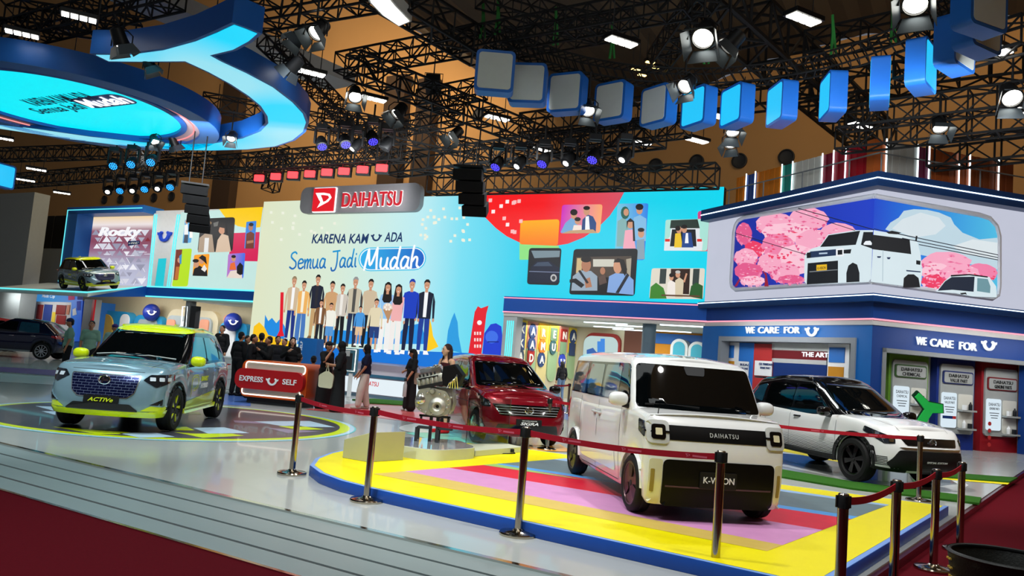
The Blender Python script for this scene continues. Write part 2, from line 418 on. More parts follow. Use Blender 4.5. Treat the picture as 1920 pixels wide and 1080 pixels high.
# ------------------------------------------------------------------ platform for the box van
plat = thing('display_platform', 'low blue-edged platform with yellow border under the white box van', 'platform', (1.8, 9.5, 0))
P_out = [(2.37, 5.85), (5.9, 10.46), (4.0, 11.33), (1.1, 12.86), (.3, 13.30), (-.5, 13.42), (-1.2, 13.1), (-1.75, 12.45), (-2.12, 11.5), (-2.28, 10.8), (-2.32, 10.2), (-2.24, 9.6), (-2.0, 9.1), (-1.68, 8.7), (-1.27, 8.36)]
m_pblue = M('platform_blue', (28, 78, 168), .4); m_ptop = M('platform_rim', (120, 160, 226), .35)
m_yel = M('vinyl_yellow', (234, 220, 4), .4, coat=.0, spec=.15, var=.04); m_tan = M('vinyl_tan', (205, 178, 92), .4, coat=.0, spec=.15, var=.1)
m_pnk = M('vinyl_mauve', (204, 142, 190), .4, coat=.0, spec=.15, var=.1); m_vred = M('vinyl_red', (214, 40, 62), .4, coat=.0, spec=.15, var=.1)
m_vblu = M('vinyl_blue', (86, 160, 226), .4, coat=.0, spec=.15); m_vgry = M('vinyl_slate', (104, 124, 130), .4, coat=.0, spec=.15, var=.15)
m_vlb = M('vinyl_pale_blue', (150, 184, 224), .4, coat=.0, spec=.15); m_vgrn = M('vinyl_lime', (150, 190, 110), .4, coat=.0, spec=.15)
slab('platform_edge', P_out, 0, .118, m_pblue, plat, .004)
def inset(P, d):
    out = []; N = len(P)
    for i in range(N):
        a, b, c = Vector(P[i - 1]), Vector(P[i]), Vector(P[(i + 1) % N]); n1 = Vector((-(b - a).y, (b - a).x)).normalized(); n2 = Vector((-(c - b).y, (c - b).x)).normalized()
        k = (n1 + n2).normalized(); out.append(b + k * d / max(.5, k.dot(n1)))
    return out
flat('platform_rim', inset(P_out, .004), .1205, m_ptop, plat); flat('yellow_border', inset(P_out, .055), .1225, m_yel, plat)
def Gp(px, py): p = G(px, py, .12); return (p.x, p.y)
def lerp2(a, b, t): return (a[0] + (b[0] - a[0]) * t, a[1] + (b[1] - a[1]) * t)
La, Lb = (-1.43, 9.31), (1.02, 12.27); Ra, Rb = (2.34, 6.87), (4.97, 10.14)
bands = [(0, .13, .0, .09, m_tan, 'tan_stripe'), (.13, .33, .09, .36, m_pnk, 'mauve_stripe'), (.33, .55, .36, .60, m_vred, 'red_stripe'), (.55, .60, .60, .66, m_vblu, 'blue_stripe'), (.60, .92, .66, .96, m_vgry, 'slate_stripe'), (.92, 1, .96, 1, m_vlb, 'pale_blue_stripe')]
for a, b, c, d, m, n in bands:
    flat(n, [lerp2(La, Lb, a), lerp2(Ra, Rb, c), lerp2(Ra, Rb, d), lerp2(La, Lb, b)], .1245, m, plat)
flat('lime_stripe', [lerp2(La, Lb, .50), lerp2(lerp2(La, Lb, .52), lerp2(Ra, Rb, .56), .33), lerp2(La, Lb, .57)], .126, m_vgrn, plat)

# ------------------------------------------------------------------ floor graphics
def fg(name, label, pts, m, z=.004, cat='floor graphic', group=None, px=True):
    o = flat(name, [G(x, y, 0)[:2] for x, y in pts] if px else pts, z, m); tag(o, label, cat, group); return o
m_circ = M('circle_slate', (74, 74, 84), .28, coat=.3, var=.12, scale=3); m_lime = M('circle_lime', (206, 226, 10), .3, coat=.2)
m_sky = M('graphic_ice', (186, 214, 234), .3, coat=.2); m_cyn = M('graphic_cyan', (90, 200, 205), .3, coat=.2); m_lil = M('graphic_lilac', (140, 128, 158), .3, coat=.2)
cx0, cy0, cr = -5.95, 14.65, 3.12
rnd = thing('floor_circle', 'dark round floor graphic with lime rim under the front grey and lime car', 'floor graphic', (cx0, cy0, 0))
flat('cyan_ring', circ(cx0, cy0, cr + .14, 72), .003, m_cyn, rnd); flat('white_ring', circ(cx0, cy0, cr + .11, 72), .0045, m_sky, rnd); flat('lime_rim', circ(cx0, cy0, cr + .02, 72), .006, m_lime, rnd)
flat('slate_disc', circ(cx0 - .04, cy0 + .02, cr - .13, 72), .0075, m_circ, rnd)
for pts, m, n in (([(96, 801), (246, 812), (222, 815), (182, 815)], m_lime, 'lime_patch'), ([(222, 813), (290, 812), (328, 820), (262, 822)], m_sky, 'ice_patch'),
                  ([(326, 801), (350, 801), (365, 808), (326, 808)], m_lime, 'lime_patch'), ([(362, 803), (420, 802), (468, 813), (390, 814)], m_sky, 'ice_patch'), ([(326, 811), (365, 814), (435, 814), (458, 818), (380, 822)], m_lime, 'lime_patch'),
                  ([(476, 791), (580, 790), (628, 802), (530, 800)], m_sky, 'ice_patch'), ([(522, 800), (560, 799), (608, 806), (560, 807)], m_lime, 'lime_patch'), ([(438, 789), (476, 791), (505, 796), (440, 793)], m_lil, 'lilac_patch'), ([(500, 803), (560, 807), (600, 810), (540, 813)], m_lil, 'lilac_patch'),
                  ([(66, 762), (96, 763), (100, 771)], m_sky, 'ice_patch'), ([(78, 772), (104, 772), (104, 779)], m_sky, 'ice_patch'), ([(340, 774), (372, 773), (378, 778), (346, 779)], m_lime, 'lime_patch')):
    flat(n, [G(x, y, 0)[:2] for x, y in pts], .009, m, rnd)
m_red2 = M('graphic_coral', (206, 92, 92), .3, coat=.2); m_blu2 = M('graphic_blue', (84, 120, 196), .3, coat=.2); m_wht2 = M('graphic_white', (220, 224, 222), .28, coat=.2)
m_teal = M('graphic_teal', (120, 214, 190), .3, coat=.2); m_prp = M('reflection_purple', (112, 92, 150), .3, coat=.2); m_org = M('graphic_orange', (240, 170, 60), .3, coat=.2)
fg('floor_graphic', 'coral floor patch under the shoppers beside the red counter', [(570, 768), (700, 752), (860, 770), (900, 800), (760, 790), (640, 775)], m_red2)
fg('floor_graphic', 'blue floor patch in front of the dark crowd left of the counter', [(410, 740), (470, 735), (470, 762), (400, 758)], m_blu2, .005)
fg('floor_graphic', 'teal floor patch behind the cutaway engine stand', [(760, 812), (900, 800), (1010, 838), (860, 838)], m_teal)
fg('floor_graphic', 'white oval floor patch left of the engine stand', [tuple(v) for v in circ(800, 803, 52, 20, 9)], m_wht2, .006)
fg('floor_graphic', 'pink floor stripe beside the red car near the glass panel', [(880, 790), (960, 812), (1000, 838), (930, 830)], m_red2, .008)
fg('floor_graphic', 'orange floor strip in front of the red car bumper', [(985, 836), (1050, 834), (1075, 848), (1000, 846)], m_org, .008)
fg('floor_graphic', 'purple reflective strip on the floor below the dark blue car', [(0, 688), (150, 697), (120, 706), (0, 697)], m_prp)  # glossy floor reflection drawn as a flat colour strip
fg('floor_graphic', 'white floor strip near the dark blue car at far left', [(0, 700), (118, 708), (105, 722), (0, 716)], m_wht2)  # pale floor reflection put in as a flat white strip
fg('floor_graphic', 'blue floor stripe behind the red car right side', [(1044, 762), (1072, 764), (1072, 790), (1044, 782)], m_blu2)
m_grass = M('artificial_turf', (44, 104, 14), .9, var=.45, scale=60, bump=.8)
def turf(label, pts, h=.03):
    mb = MB(); mb.prism([tuple(G(x, y, 0)[:2]) for x, y in pts], .001, h, m_grass); tag(mb.build('turf_strip', smooth=0), label, 'turf', 'artificial turf strips')
turf('green turf strip in front of the white and black car', [(1462, 882), (1600, 906), (1840, 936), (1836, 947), (1600, 919), (1462, 896)])
turf('green turf strip behind the belt posts at the far right', [(1770, 888), (1908, 898), (1893, 906), (1760, 896)])
turf('green turf strip at the foot of the stage front', [(660, 750), (700, 749), (800, 757), (760, 761), (690, 757)])
fg('floor_graphic', 'yellow line along the far right turf strip', [(1766, 896), (1893, 906), (1889, 909), (1766, 899)], m_yel, .006)
fg('floor_graphic', 'yellow stripe between box van and white car', [(1464, 838), (1520, 848), (1640, 872), (1600, 872), (1464, 846)], m_yel, .005)
m_vblk = M('graphic_black', (24, 26, 28), .25, coat=.3)
fg('floor_graphic', 'black and white swirl under the white and black car, white outer band', [(1455, 846), (1640, 862), (1780, 885), (1816, 910), (1800, 921), (1740, 921), (1620, 905), (1455, 872)], m_wht2, .003)
fg('floor_graphic', 'black inner shape of the swirl under the white and black car', [(1462, 850), (1620, 864), (1770, 892), (1796, 908), (1740, 914), (1620, 898), (1540, 880), (1462, 862)], m_vblk, .0045)
fg('floor_graphic', 'white tongue inside the black swirl near the front wheel', [(1490, 868), (1560, 874), (1620, 888), (1540, 884)], m_wht2, .006)
# ------------------------------------------------------------------ cars
def interp(T, x):
    T = sorted(T)
    if x <= T[0][0]: return T[0][1]
    for (a, p), (b, q) in zip(T[:-1], T[1:]):
        if x <= b:
            t = (x - a) / (b - a); t = t * t * (3 - 2 * t) * .35 + t * .65; return p + (q - p) * t
    return T[-1][1]
def brick_mat(name, c1, c2, sx, sz, rough=.25, metal=.6, mortar=.06):
    m = M(name, c1, rough, metal); nt = m.node_tree; b = nt.nodes['Principled BSDF']
    tc = nt.nodes.new('ShaderNodeTexCoord'); sp = nt.nodes.new('ShaderNodeSeparateXYZ'); cb = nt.nodes.new('ShaderNodeCombineXYZ'); br = nt.nodes.new('ShaderNodeTexBrick')
    nt.links.new(tc.outputs['Object'], sp.inputs[0]); nt.links.new(sp.outputs['Y'], cb.inputs[0]); nt.links.new(sp.outputs['Z'], cb.inputs[1]); nt.links.new(cb.outputs[0], br.inputs['Vector'])
    br.inputs['Scale'].default_value = 1.0; br.inputs['Brick Width'].default_value = sx; br.inputs['Row Height'].default_value = sz; br.inputs['Mortar Size'].default_value = mortar * sz; br.inputs['Mortar Smooth'].default_value = .2
    br.inputs['Color1'].default_value = lin(c1) + (1,); br.inputs['Color2'].default_value = lin(c1) + (1,); br.inputs['Mortar'].default_value = lin(c2) + (1,)
    nt.links.new(br.outputs['Color'], b.inputs['Base Color']); return m
class Car:
    def __init__(s, label, cat, loc, yaw, S, name='car'):
        s.S = S; s.root = thing(name, label, cat, loc, yaw); s.tri = None; V = []; F = []
        w2 = S['wb'] / 2; ra = S['arch']; rw = S['rw']; xA = w2 + ra + S.get('fa', .05); xB = -w2 - ra - S.get('ra', .05); n = S.get('n', 2.6)
        xs = [xA, xB]
        for c in (w2, -w2):
            xs += [c + ra * cos(RAD(a)) for a in range(0, 181, 12)] + [c + ra + .002, c - ra - .002]
        xs += [w2 - ra - (S['wb'] - 2 * ra) * k / 14 for k in range(1, 14)]
        xs = sorted([x for x in xs if xB <= x <= xA], reverse=True)
        def zlow(x, side):
            if side:
                for c in (w2, -w2):
                    if abs(x - c) <= ra: return rw + math.sqrt(max(0, ra * ra - (x - c) ** 2))
            return interp(S['zlow'], x)
        NQ = 12; half = [('f', i) for i in range(NQ)] + [('s', x) for x in xs] + [('r', i) for i in range(NQ - 1, -1, -1)]
        def ring(v, xf, xr, w):
            out = []
            for k, q in half:
                if k == 's': x = q; y = w * (1 - S.get('taper', .03) * max(0, abs(x) - .6) ** 2); z0 = zlow(x, True)
                else:
                    t = pi / 2 * q / NQ; a = (xf - xA) if k == 'f' else (xB - xr); nn = n
                    wx = w * (1 - S.get('taper', .03) * max(0, abs(xA if k == 'f' else xB) - .6) ** 2)
                    y = wx * max(0, sin(t)) ** (2 / nn); c = a * max(0, cos(t)) ** (2 / nn); x = xA + c if k == 'f' else xB - c; z0 = zlow(x, False)
                zt = interp(S['ztop'], x); out.append((x, y, z0 + (zt - z0) * v))
            return out
        def crown(P, cr, nK=9):
            g = []
            for (x, y, z) in P: g.append([(x, y * (1 - 2 * k / (nK - 1)), z + cr * (1 - (1 - 2 * k / (nK - 1)) ** 2) * min(1, y / .5)) for k in range(nK)])
            return g
        mb = MB(); rings = [ring(*r) for r in S['rows']]; H = len(half)
        vs = []; fs = []
        for R in rings: vs += R + [(x, -y, z) for x, y, z in R]
        for j in range(len(rings) - 1):
            a, b = j * 2 * H, (j + 1) * 2 * H
            for i in range(H - 1):
                fs += [(a + i, a + i + 1, b + i + 1, b + i), (a + H + i, b + H + i, b + H + i + 1, a + H + i + 1)]
        mb.add(vs, fs, S['paint'])
        for R, cr, m in ((rings[-1], S.get('hoodcrown', .04), S.get('hoodmat', S['paint'])), (rings[0], 0, m_black)):
            g = crown(R, cr, 9 if cr else 3); nK = len(g[0])
            mb.add([p for r in g for p in r], [(i * nK + k, (i + 1) * nK + k, (i + 1) * nK + k + 1, i * nK + k + 1) for i in range(len(g) - 1) for k in range(nK - 1)], m)
        s.body = mb.build('body', s.root, smooth=38); V += mb.v; F += mb.f
        # cabin
        c = S['cab']; NC = 14
        def cring(xf, xr, w, af, ar, nn):
            out = []
            for i in range(NC + 1): t = pi / 2 * i / NC; out.append((xf - af + af * max(0, cos(t)) ** (2 / nn), w * max(0, sin(t)) ** (2 / nn)))
            for i in range(1, 12): out.append((xf - af + (xr + ar - xf + af) * i / 12, w))
            for i in range(NC, -1, -1): t = pi / 2 * i / NC; out.append((xr + ar - ar * max(0, cos(t)) ** (2 / nn), w * max(0, sin(t)) ** (2 / nn)))
            return out
        B0 = [(x, y, interp(S['ztop'], x) - .05) for x, y in cring(*c['base'])]; T0 = [(x, y, interp(c['roof'], x)) for x, y in cring(*c['top'])]
        T1 = [(x, y, interp(c['roof'], x)) for x, y in cring(c['top'][0] - .07, c['top'][1] + .05, c['top'][2] - .05, *c['top'][3:])]
        R = []; bl = c.get('bulge', .02)
        for v in (0, .15, .3, .45, .6, .75, .87, .94):
            R.append([tuple(Vector(p).lerp(Vector(q), v) + Vector((0, bl * 4 * v * (1 - v) * min(1, p[1] / .5), 0))) for p, q in zip(B0, T0)])
        for v, e in ((.975, .25), (1.0, .62)):
            R.append([tuple((Vector(p).lerp(Vector(q), v)).lerp(Vector((t[0], t[1], t[2] + .0)), e)) for p, q, t in zip(B0, T0, T1)])
        R.append([(x, y, z + .018) for x, y, z in T1])
        mb2 = MB(); H2 = len(B0); vs = []; fs = []
        for r in R: vs += r + [(x, -y, z) for x, y, z in r]
        for j in range(len(R) - 1):
            a, b = j * 2 * H2, (j + 1) * 2 * H2; f2 = []
            for i in range(H2 - 1): f2 += [(a + i, a + i + 1, b + i + 1, b + i), (a + H2 + i, b + H2 + i, b + H2 + i + 1, a + H2 + i + 1)]
            fs.append((f2, S['pillar'] if j < 7 else S['roofmat']))
        g = crown(R[-1], c.get('crown', .035), 9)
        b0 = len(mb2.v)
        for f2, m in fs: pass
        base = len(mb2.v)
        mb2.v += [Vector(p) for p in vs]
        for f2, m in fs:
            k = mb2._m(m); mb2.f += [[base + i for i in f] for f in f2]; mb2.mi += [k] * len(f2)
        mb2.add([p for r in g for p in r], [(i * 9 + k, (i + 1) * 9 + k, (i + 1) * 9 + k + 1, i * 9 + k + 1) for i in range(len(g) - 1) for k in range(8)], S['roofmat'])
        s.cab = mb2.build('cabin', s.root, smooth=38)
        o = len(V); V += mb2.v; F += [[o + i for i in f] for f in mb2.f]
        T = []
        for f in F:
            for i in range(1, len(f) - 1): T.append((f[0], f[i], f[i + 1]))
        s.bvh = BVHTree.FromPolygons([tuple(v) for v in V], T, all_triangles=True)
        # wheels
        for sx in (1, -1):
            for sy in (1, -1): s.wheel(sx * w2, sy * S['track'] / 2, sy)
    def fr(s, phi):
        if phi == 'top': return Vector((0, 0, 1)), Vector((1, 0, 0)), Vector((0, 1, 0))
        t = RAD(phi); return Vector((cos(t), sin(t), 0)), Vector((-sin(t), cos(t), 0)), Vector((0, 0, 1))
    def hit(s, phi, a, b):
        o, A, B_ = s.fr(phi); p = o * 6 + A * a + B_ * b
        if phi != 'top' and 0 < abs(phi) < 60: p = p + Vector((s.S.get('pv', 1.9), 0, 0))
        h = s.bvh.ray_cast(p, -o)
        if h[0] is None:
            h = s.bvh.find_nearest(o * 2 + A * a + B_ * b)
            q = h[0]; return p - o * (p - q).dot(o), o
        nn = h[1]; return h[0], (nn if nn.dot(o) > 0 else -nn)
    def decal(s, name, pts, phi, m, off=.006, parent=None, mirror=False, seg=.055, skirt=.012, label=None):
        res = None
        for sg in ((1, -1) if mirror else (1,)):
            o, A, B_ = s.fr(phi if phi == 'top' else phi * sg)
            P = [(p[0], p[1] * sg) if phi == 'top' else (p[0] * sg, p[1]) for p in pts]
            ol = []
            for i in range(len(P)):
                a, b = Vector(P[i]), Vector(P[(i + 1) % len(P)]); k = max(1, int((b - a).length / seg)); ol += [a.lerp(b, t / k) for t in range(k)]
            x0 = min(p.x for p in ol); x1 = max(p.x for p in ol); y0 = min(p.y for p in ol); y1 = max(p.y for p in ol)
            pts2 = list(ol); nx = int((x1 - x0) / seg); ny = int((y1 - y0) / seg)
            for i in range(1, nx + 1):
                for j in range(1, ny + 1): pts2.append(Vector((x0 + (x1 - x0) * i / (nx + 1), y0 + (y1 - y0) * j / (ny + 1))))
            n = len(ol)
            cv, ce, cf, _, _, _ = delaunay_2d_cdt(pts2, [(i, (i + 1) % n) for i in range(n)], [], 1, 1e-5)
            vs = []
            for v in cv:
                h, nn = s.hit(phi if phi == 'top' else phi * sg, v.x, v.y); vs.append(h + o * off * .5 + nn * off * .5 + (nn * 0))
            mb = MB(); mb.add(vs, cf, m)
            if skirt:
                ec = {}
                for f in cf:
                    for i in range(len(f)): e = (f[i], f[(i + 1) % len(f)]); ec[tuple(sorted(e))] = ec.get(tuple(sorted(e)), []) + [e]
                ed = [e[0] for e in ec.values() if len(e) == 1]; ids = sorted({i for e in ed for i in e}); mp = {i: k for k, i in enumerate(ids)}
                b = len(mb.v); k = mb._m(m)
                mb.v += [vs[i] - o * (skirt + off) for i in ids]
                for e in ed: mb.f.append([e[0], e[1], b + mp[e[1]], b + mp[e[0]]]); mb.mi.append(k)
            ob = mb.build(name, parent or s.root, smooth=40)
            if label: ob['label'] = label
            res = res or ob
        return res
    def word(s, name, txt, phi, a, b, w, h, m, off=.012, bold=0.0, shear=0.0, parent=None, depth=.004, space=1.0):
        o, A, B_ = s.fr(phi); V, Fs, asp = textmesh(txt, bold, shear, .05, space)
        if h is None: h = w / asp
        c, nn = s.hit(phi, a, b); l, _ = s.hit(phi, a - w / 2, b); r, _ = s.hit(phi, a + w / 2, b)
        t, _ = s.hit(phi, a, b + h / 2); d, _ = s.hit(phi, a, b - h / 2)
        mb = MB(); vs = []
        for x, y, z in V:
            p = c + (r - l) * x + (t - d) * y; q = (l + r) * .5 - c; p = p + q * (4 * x * x); vs.append(p + o * (off + (z + .05) * 10 * depth))
        mb.add(vs, Fs, m); return mb.build(name, parent or s.root, smooth=0)
    def wheel(s, x, y, sy):
        S = s.S; rw = S['rw']; W = S.get('tw', .21); X = Matrix.Translation((x, y, rw)) @ Matrix.Rotation(RAD(-90 * sy), 4, 'X')
        if S.get('steer') and x > 0: X = Matrix.Translation((x, y, rw)) @ Matrix.Rotation(S['steer'], 4, 'Z') @ Matrix.Rotation(RAD(-90 * sy), 4, 'X')
        mb = MB(); ri = S.get('rim', rw * .66); h = W / 2
        mb.lathe([(ri, -h * .8), (ri + .02, -h), (rw - .03, -h), (rw - .006, -h * .8), (rw, -h * .55), (rw - .005, -h * .2), (rw, -h * .12), (rw, h * .12), (rw - .005, h * .2), (rw, h * .55), (rw - .006, h * .8), (rw - .03, h), (ri + .02, h * 1.02), (ri, h * .85)], m_tyre, 40, X, close=True)
        t = mb.build('wheel', s.root, smooth=40)
        r = MB(); k = S['rimstyle']; d = S['rimmat']
        r.lathe([(ri + .004, -h * .7), (ri + .004, h * .9), (ri - .012, h * .9), (ri - .03, h * .55), (ri - .035, -h * .6)], d, 40, X, close=True)
        r.lathe([(0, -h * .3), (ri - .02, -h * .3), (ri - .02, -h * .25), (0, -h * .25)], m_black, 24, X)
        if k == 'disc':
            r.lathe([(0, h * .72), (.05, h * .75), (ri * .55, h * .66), (ri - .01, h * .82), (ri - .02, h * .5), (0, h * .45)], d, 36, X)
            for i in range(3):
                a = RAD(90 + 120 * i); Y = X @ Matrix.Rotation(a, 4, 'Z')
                r.prism(rpoly([(.06, -.035), (ri * .86, -.065), (ri * .86, .065), (.06, .035)], .02), h * .5, h * .84, S['rimmat2'], Y)
        else:
            N = {'five': 5, 'six': 6, 'ten': 10}[k]
            for i in range(N):
                Y = X @ Matrix.Rotation(2 * pi * i / N + .3, 4, 'Z'); wi = .9 / N
                r.prism([(.035, -wi * .16), (ri - .012, -wi * (.42 if N < 10 else .2)), (ri - .012, wi * (.20 if N < 10 else .1)), (.035, wi * .16)], h * .28, h * .72, d, Y)
                if S.get('rimmat2'): r.prism(rpoly([(.075, wi * .2), (ri - .03, wi * .34), (ri - .03, wi * .62), (.085, wi * .36)], .012), h * .3, h * .80, S['rimmat2'], Y)
        r.lathe([(0, h * .82), (.025, h * .82), (.032, h * .75), (.034, h * .2), (0, h * .2)], S.get('hubmat', d), 16, X)
        r.build('rim', t, smooth=35)
    def mirror(s, x, y, z, m, m2, r=(.075, .125, .085)):
        for sg in (1, -1):
            mb = MB(); vs0 = len(mb.v)
            mb.ell((0, 0, 0), (1, 1, 1), m, 20)
            for v in mb.v:
                k = (abs(v.x) ** 3 + abs(v.y) ** 3 + abs(v.z) ** 3) ** (1 / 3) or 1; v /= k ** .8
                v.x = (min(v.x, 1) if v.x > 0 else max(v.x, -.55)) * r[0]; v.y *= r[1]; v.z *= r[2]; v += Vector((x, sg * y, z))
            p = mb.build('side_mirror', s.root, smooth=60)
            b = MB(); b.prism(rpoly([(-.9 * r[1], -.75 * r[2]), (.9 * r[1], -.75 * r[2]), (.9 * r[1], .75 * r[2]), (-.9 * r[1], .75 * r[2])], .03), -.005, .005, m_glassd, Matrix.Translation((x - .52 * r[0], sg * y, z)), axis='x')
            b.build('mirror_glass', p, smooth=0)
            c = MB(); c.tube([(x, sg * (y - r[1] * .5), z - r[2] * .7), (x + .02, sg * (y - r[1] - .09), z - r[2] * 1.1)], [.035, .03], m2, 8); c.build('mirror_stalk', p)
    def handle(s, x, z, m, sides=(1, -1), w=.17):
        for sg in sides:
            p, _ = s.hit(90 * sg, -x * sg, z); mb = MB()
            mb.tube([(x - w / 2, p.y - sg * .01, z), (x - w / 2 + .03, p.y + sg * .025, z), (x + w / 2 - .03, p.y + sg * .025, z), (x + w / 2, p.y - sg * .01, z)], .016, m, 8); mb.build('door_handle', s.root)
    def line(s, pts, phi, m, w=.007, mirror=True, name='panel_gap'):
        P = [Vector(p) for p in pts]; L = []; Rr = []
        for i, p in enumerate(P):
            d = (P[min(i + 1, len(P) - 1)] - P[max(i - 1, 0)]).normalized(); n = Vector((-d.y, d.x)) * w / 2; L.append(tuple(p + n)); Rr.append(tuple(p - n))
        return s.decal(name, L + Rr[::-1], phi, m, .0025, mirror=mirror, skirt=0, seg=.08)
    def wiper(s, pts, m=None, phi=0):
        P = []
        for a, b in pts: h, n = s.hit(phi, a, b); P.append(h + n * .02)
        mb = MB(); mb.tube(P, .010, m or m_black, 6); mb.build('wiper', s.root)
def arc_band(x, z, r0, r1, a0=-12, a1=192, n=22):
    return [(x + r1 * cos(RAD(a0 + (a1 - a0) * i / n)), z + r1 * sin(RAD(a0 + (a1 - a0) * i / n))) for i in range(n + 1)] + [(x + r0 * cos(RAD(a1 - (a1 - a0) * i / n)), z + r0 * sin(RAD(a1 - (a1 - a0) * i / n))) for i in range(n + 1)]
def sx(pts): return [(-x, z) for x, z in pts]   # side view outline given as (x, z): seen from +y the screen axis runs along -x
m_tyre = M('tyre_rubber', (16, 16, 17), .7, bump=.1)
m_glassd = M('dark_glass', (3, 5, 6), .03, coat=.3, var=.2, spec=.3)
m_glassb = M('blue_tinted_glass', (24, 66, 84), .04, coat=1.0, var=.3, spec=.8)
m_kwhite = M('pearl_white_paint', (226, 228, 228), .22, coat=1.0, var=.015)
m_bgrey = M('ice_grey_paint', (128, 158, 172), .25, .25, coat=1.0, var=.02); m_limep = M('lime_paint', (216, 232, 14), .28, coat=1.0, var=.02)
m_redp = M('deep_red_paint', (132, 6, 26), .22, .35, coat=1.0, var=.03); m_navy = M('navy_paint', (12, 20, 48), .2, .3, coat=1.0, var=.03)
m_silver = M('silver_trim', (196, 200, 202), .2, .9); m_lens = M('lamp_lens', (30, 36, 44), .05, .3, coat=1.0); m_lampc = M('lamp_chrome', (226, 230, 232), .1, 1.0)
m_gap2 = M('panel_gap', (46, 52, 56), .6); m_rubber = M('black_plastic', (20, 21, 22), .5)
m_wtxt = M('white_lettering', (236, 238, 238), .35); m_ltxt = M('lime_lettering', (220, 234, 40), .35)
m_refl = M('lamp_reflector_pale', (206, 214, 222), .25, coat=.6)
m_taill = M('tail_lamp_red', (150, 8, 16), .15, coat=1.0)

# ---- white box van
m_kgr = M('grille_black', (6, 6, 7), .4, spec=.2)
m_klamp = M('lamp_ring_grey', (186, 188, 186), .3, coat=.5)
kv = Car('white boxy electric van with black front panel on the yellow-bordered platform', 'car', (1.89, 9.57, .125), RAD(-81.0), dict(
    wb=2.46, arch=.325, rw=.285, tw=.18, track=1.30, fa=.04, ra=.04, n=3.4, taper=.012, rim=.215, rimstyle='disc', rimmat=M('bronze_disc', (70, 52, 54), .3, .6), rimmat2=M('bronze_dark', (30, 24, 26), .35, .6), hubmat=m_rubber,
    zlow=[(-1.7, .26), (-1.2, .2), (.8, .2), (1.5, .17), (1.7, .15)], ztop=[(-1.7, 1.03), (-.5, 1.03), (.9, 1.05), (1.25, 1.05), (1.55, 1.02), (1.72, .97)],
    rows=[(0, 1.66, -1.62, .68), (.06, 1.70, -1.66, .715), (.3, 1.725, -1.69, .735), (.6, 1.73, -1.70, .7375), (.8, 1.70, -1.70, .735), (.9, 1.665, -1.69, .728), (.96, 1.63, -1.68, .715), (1, 1.58, -1.66, .69)],
    paint=m_kwhite, pillar=m_kwhite, roofmat=m_kwhite, hoodcrown=.03,
    cab=dict(base=(1.26, -1.68, .72, .16, .12, 3.6), top=(.94, -1.60, .655, .15, .12, 3.6), roof=[(-1.6, 1.57), (-.6, 1.60), (.4, 1.59), (.92, 1.545)], bulge=.012, crown=.04)), 'kei_van')
kv.decal('windscreen', rpoly([(-.69, 1.062), (.69, 1.062), (.632, 1.515), (-.632, 1.515)], .05), 0, m_glassd, .006)
kv.decal('side_glass_band', sx(rpoly([(1.05, 1.085), (-1.56, 1.085), (-1.50, 1.50), (.80, 1.505), (.87, 1.47)], .05)), 90, m_glassd, .005, mirror=True)
m_kwin = M('clear_side_glass', (64, 84, 92), .03, coat=1.0, var=.6, scale=3)
for q in ([(.60, 1.10), (-.02, 1.10), (-.02, 1.475), (.60, 1.475)], [(-.10, 1.10), (-.72, 1.10), (-.72, 1.475), (-.10, 1.475)], [(-.84, 1.10), (-1.44, 1.10), (-1.40, 1.475), (-.84, 1.475)]):
    kv.decal('side_window', sx(rpoly(q, .05)), 90, m_kwin, .008, mirror=True, skirt=.004)
kv.decal('light_bar', rpoly([(-.67, .785), (.67, .785), (.67, .925), (-.67, .925)], .02), 0, m_kgr, .006)
kv.decal('side_lamp', sx(rpoly([(1.60, .79), (1.42, .84), (1.40, .96), (1.60, .94)], .02)), 90, m_lens, .006, mirror=True)
for sg in (1, -1):
    c0 = sg * .615
    def sq(w, h0, h1, r): return rpoly([(c0 - w, h0), (c0 + w, h0), (c0 + w, h1), (c0 - w, h1)], r)
    hl = kv.decal('headlamp', sq(.105, .745, .965, .05), 0, m_klamp, .018)
    kv.decal('lamp_inner', sq(.068, .785, .925, .03), 0, m_blk, .024, parent=hl)
    kv.decal('lamp_cube', sq(.032, .825, .89, .01), 0, M('warm_lens', (214, 206, 170), .1, coat=1.0), .032, parent=hl)
    kv.decal('lamp_strip', [(c0 - .108, .848), (c0 + .108, .848), (c0 + .108, .866), (c0 - .108, .866)], 0, m_blk, .028, parent=hl)
kv.word('front_lettering', 'DAIHATSU', 0, .06, .855, .30, .042, m_lgrey, .010, .004, space=1.3)
kv.decal('lower_grille', rpoly([(-.56, .15), (.60, .15), (.60, .60), (-.56, .60)], .06), 0, m_kgr, .008)
kv.decal('grille_bar', [(-.53, .335), (.57, .335), (.57, .350), (-.53, .350)], 0, M('plum_trim', (86, 60, 70), .4), .014)
pl = kv.decal('number_plate', rpoly([(-.19, .34), (.19, .34), (.19, .50), (-.19, .50)], .008), 0, m_rubber, .024)
kv.word('plate_lettering', 'K-VISION', 0, 0, .425, .32, .062, m_wtxt, .034, .012, parent=pl)
m_cham = M('champagne_facet', (222, 220, 190), .3, .2, coat=.6)
kv.decal('corner_facet', rpoly([(-.69, .165), (-.575, .155), (-.565, .60), (-.69, .60)], .03), 0, m_cham, .006); kv.decal('corner_facet', rpoly([(.69, .165), (.61, .155), (.61, .60), (.69, .60)], .03), 0, m_cham, .006)
for sg in (1, -1):
    kv.decal('marker_slot', rpoly([(sg * .655 - .018, .28), (sg * .655 + .018, .28), (sg * .655 + .018, .50), (sg * .655 - .018, .50)], .01), 0, M('amber_slot', (150, 130, 60), .3), .012)
kv.mirror(.98, .83, 1.12, m_kwhite, m_rubber, (.075, .105, .075))
kv.handle(-.03, .90, m_klamp, w=.14); kv.handle(-.23, .90, m_klamp, w=.14)
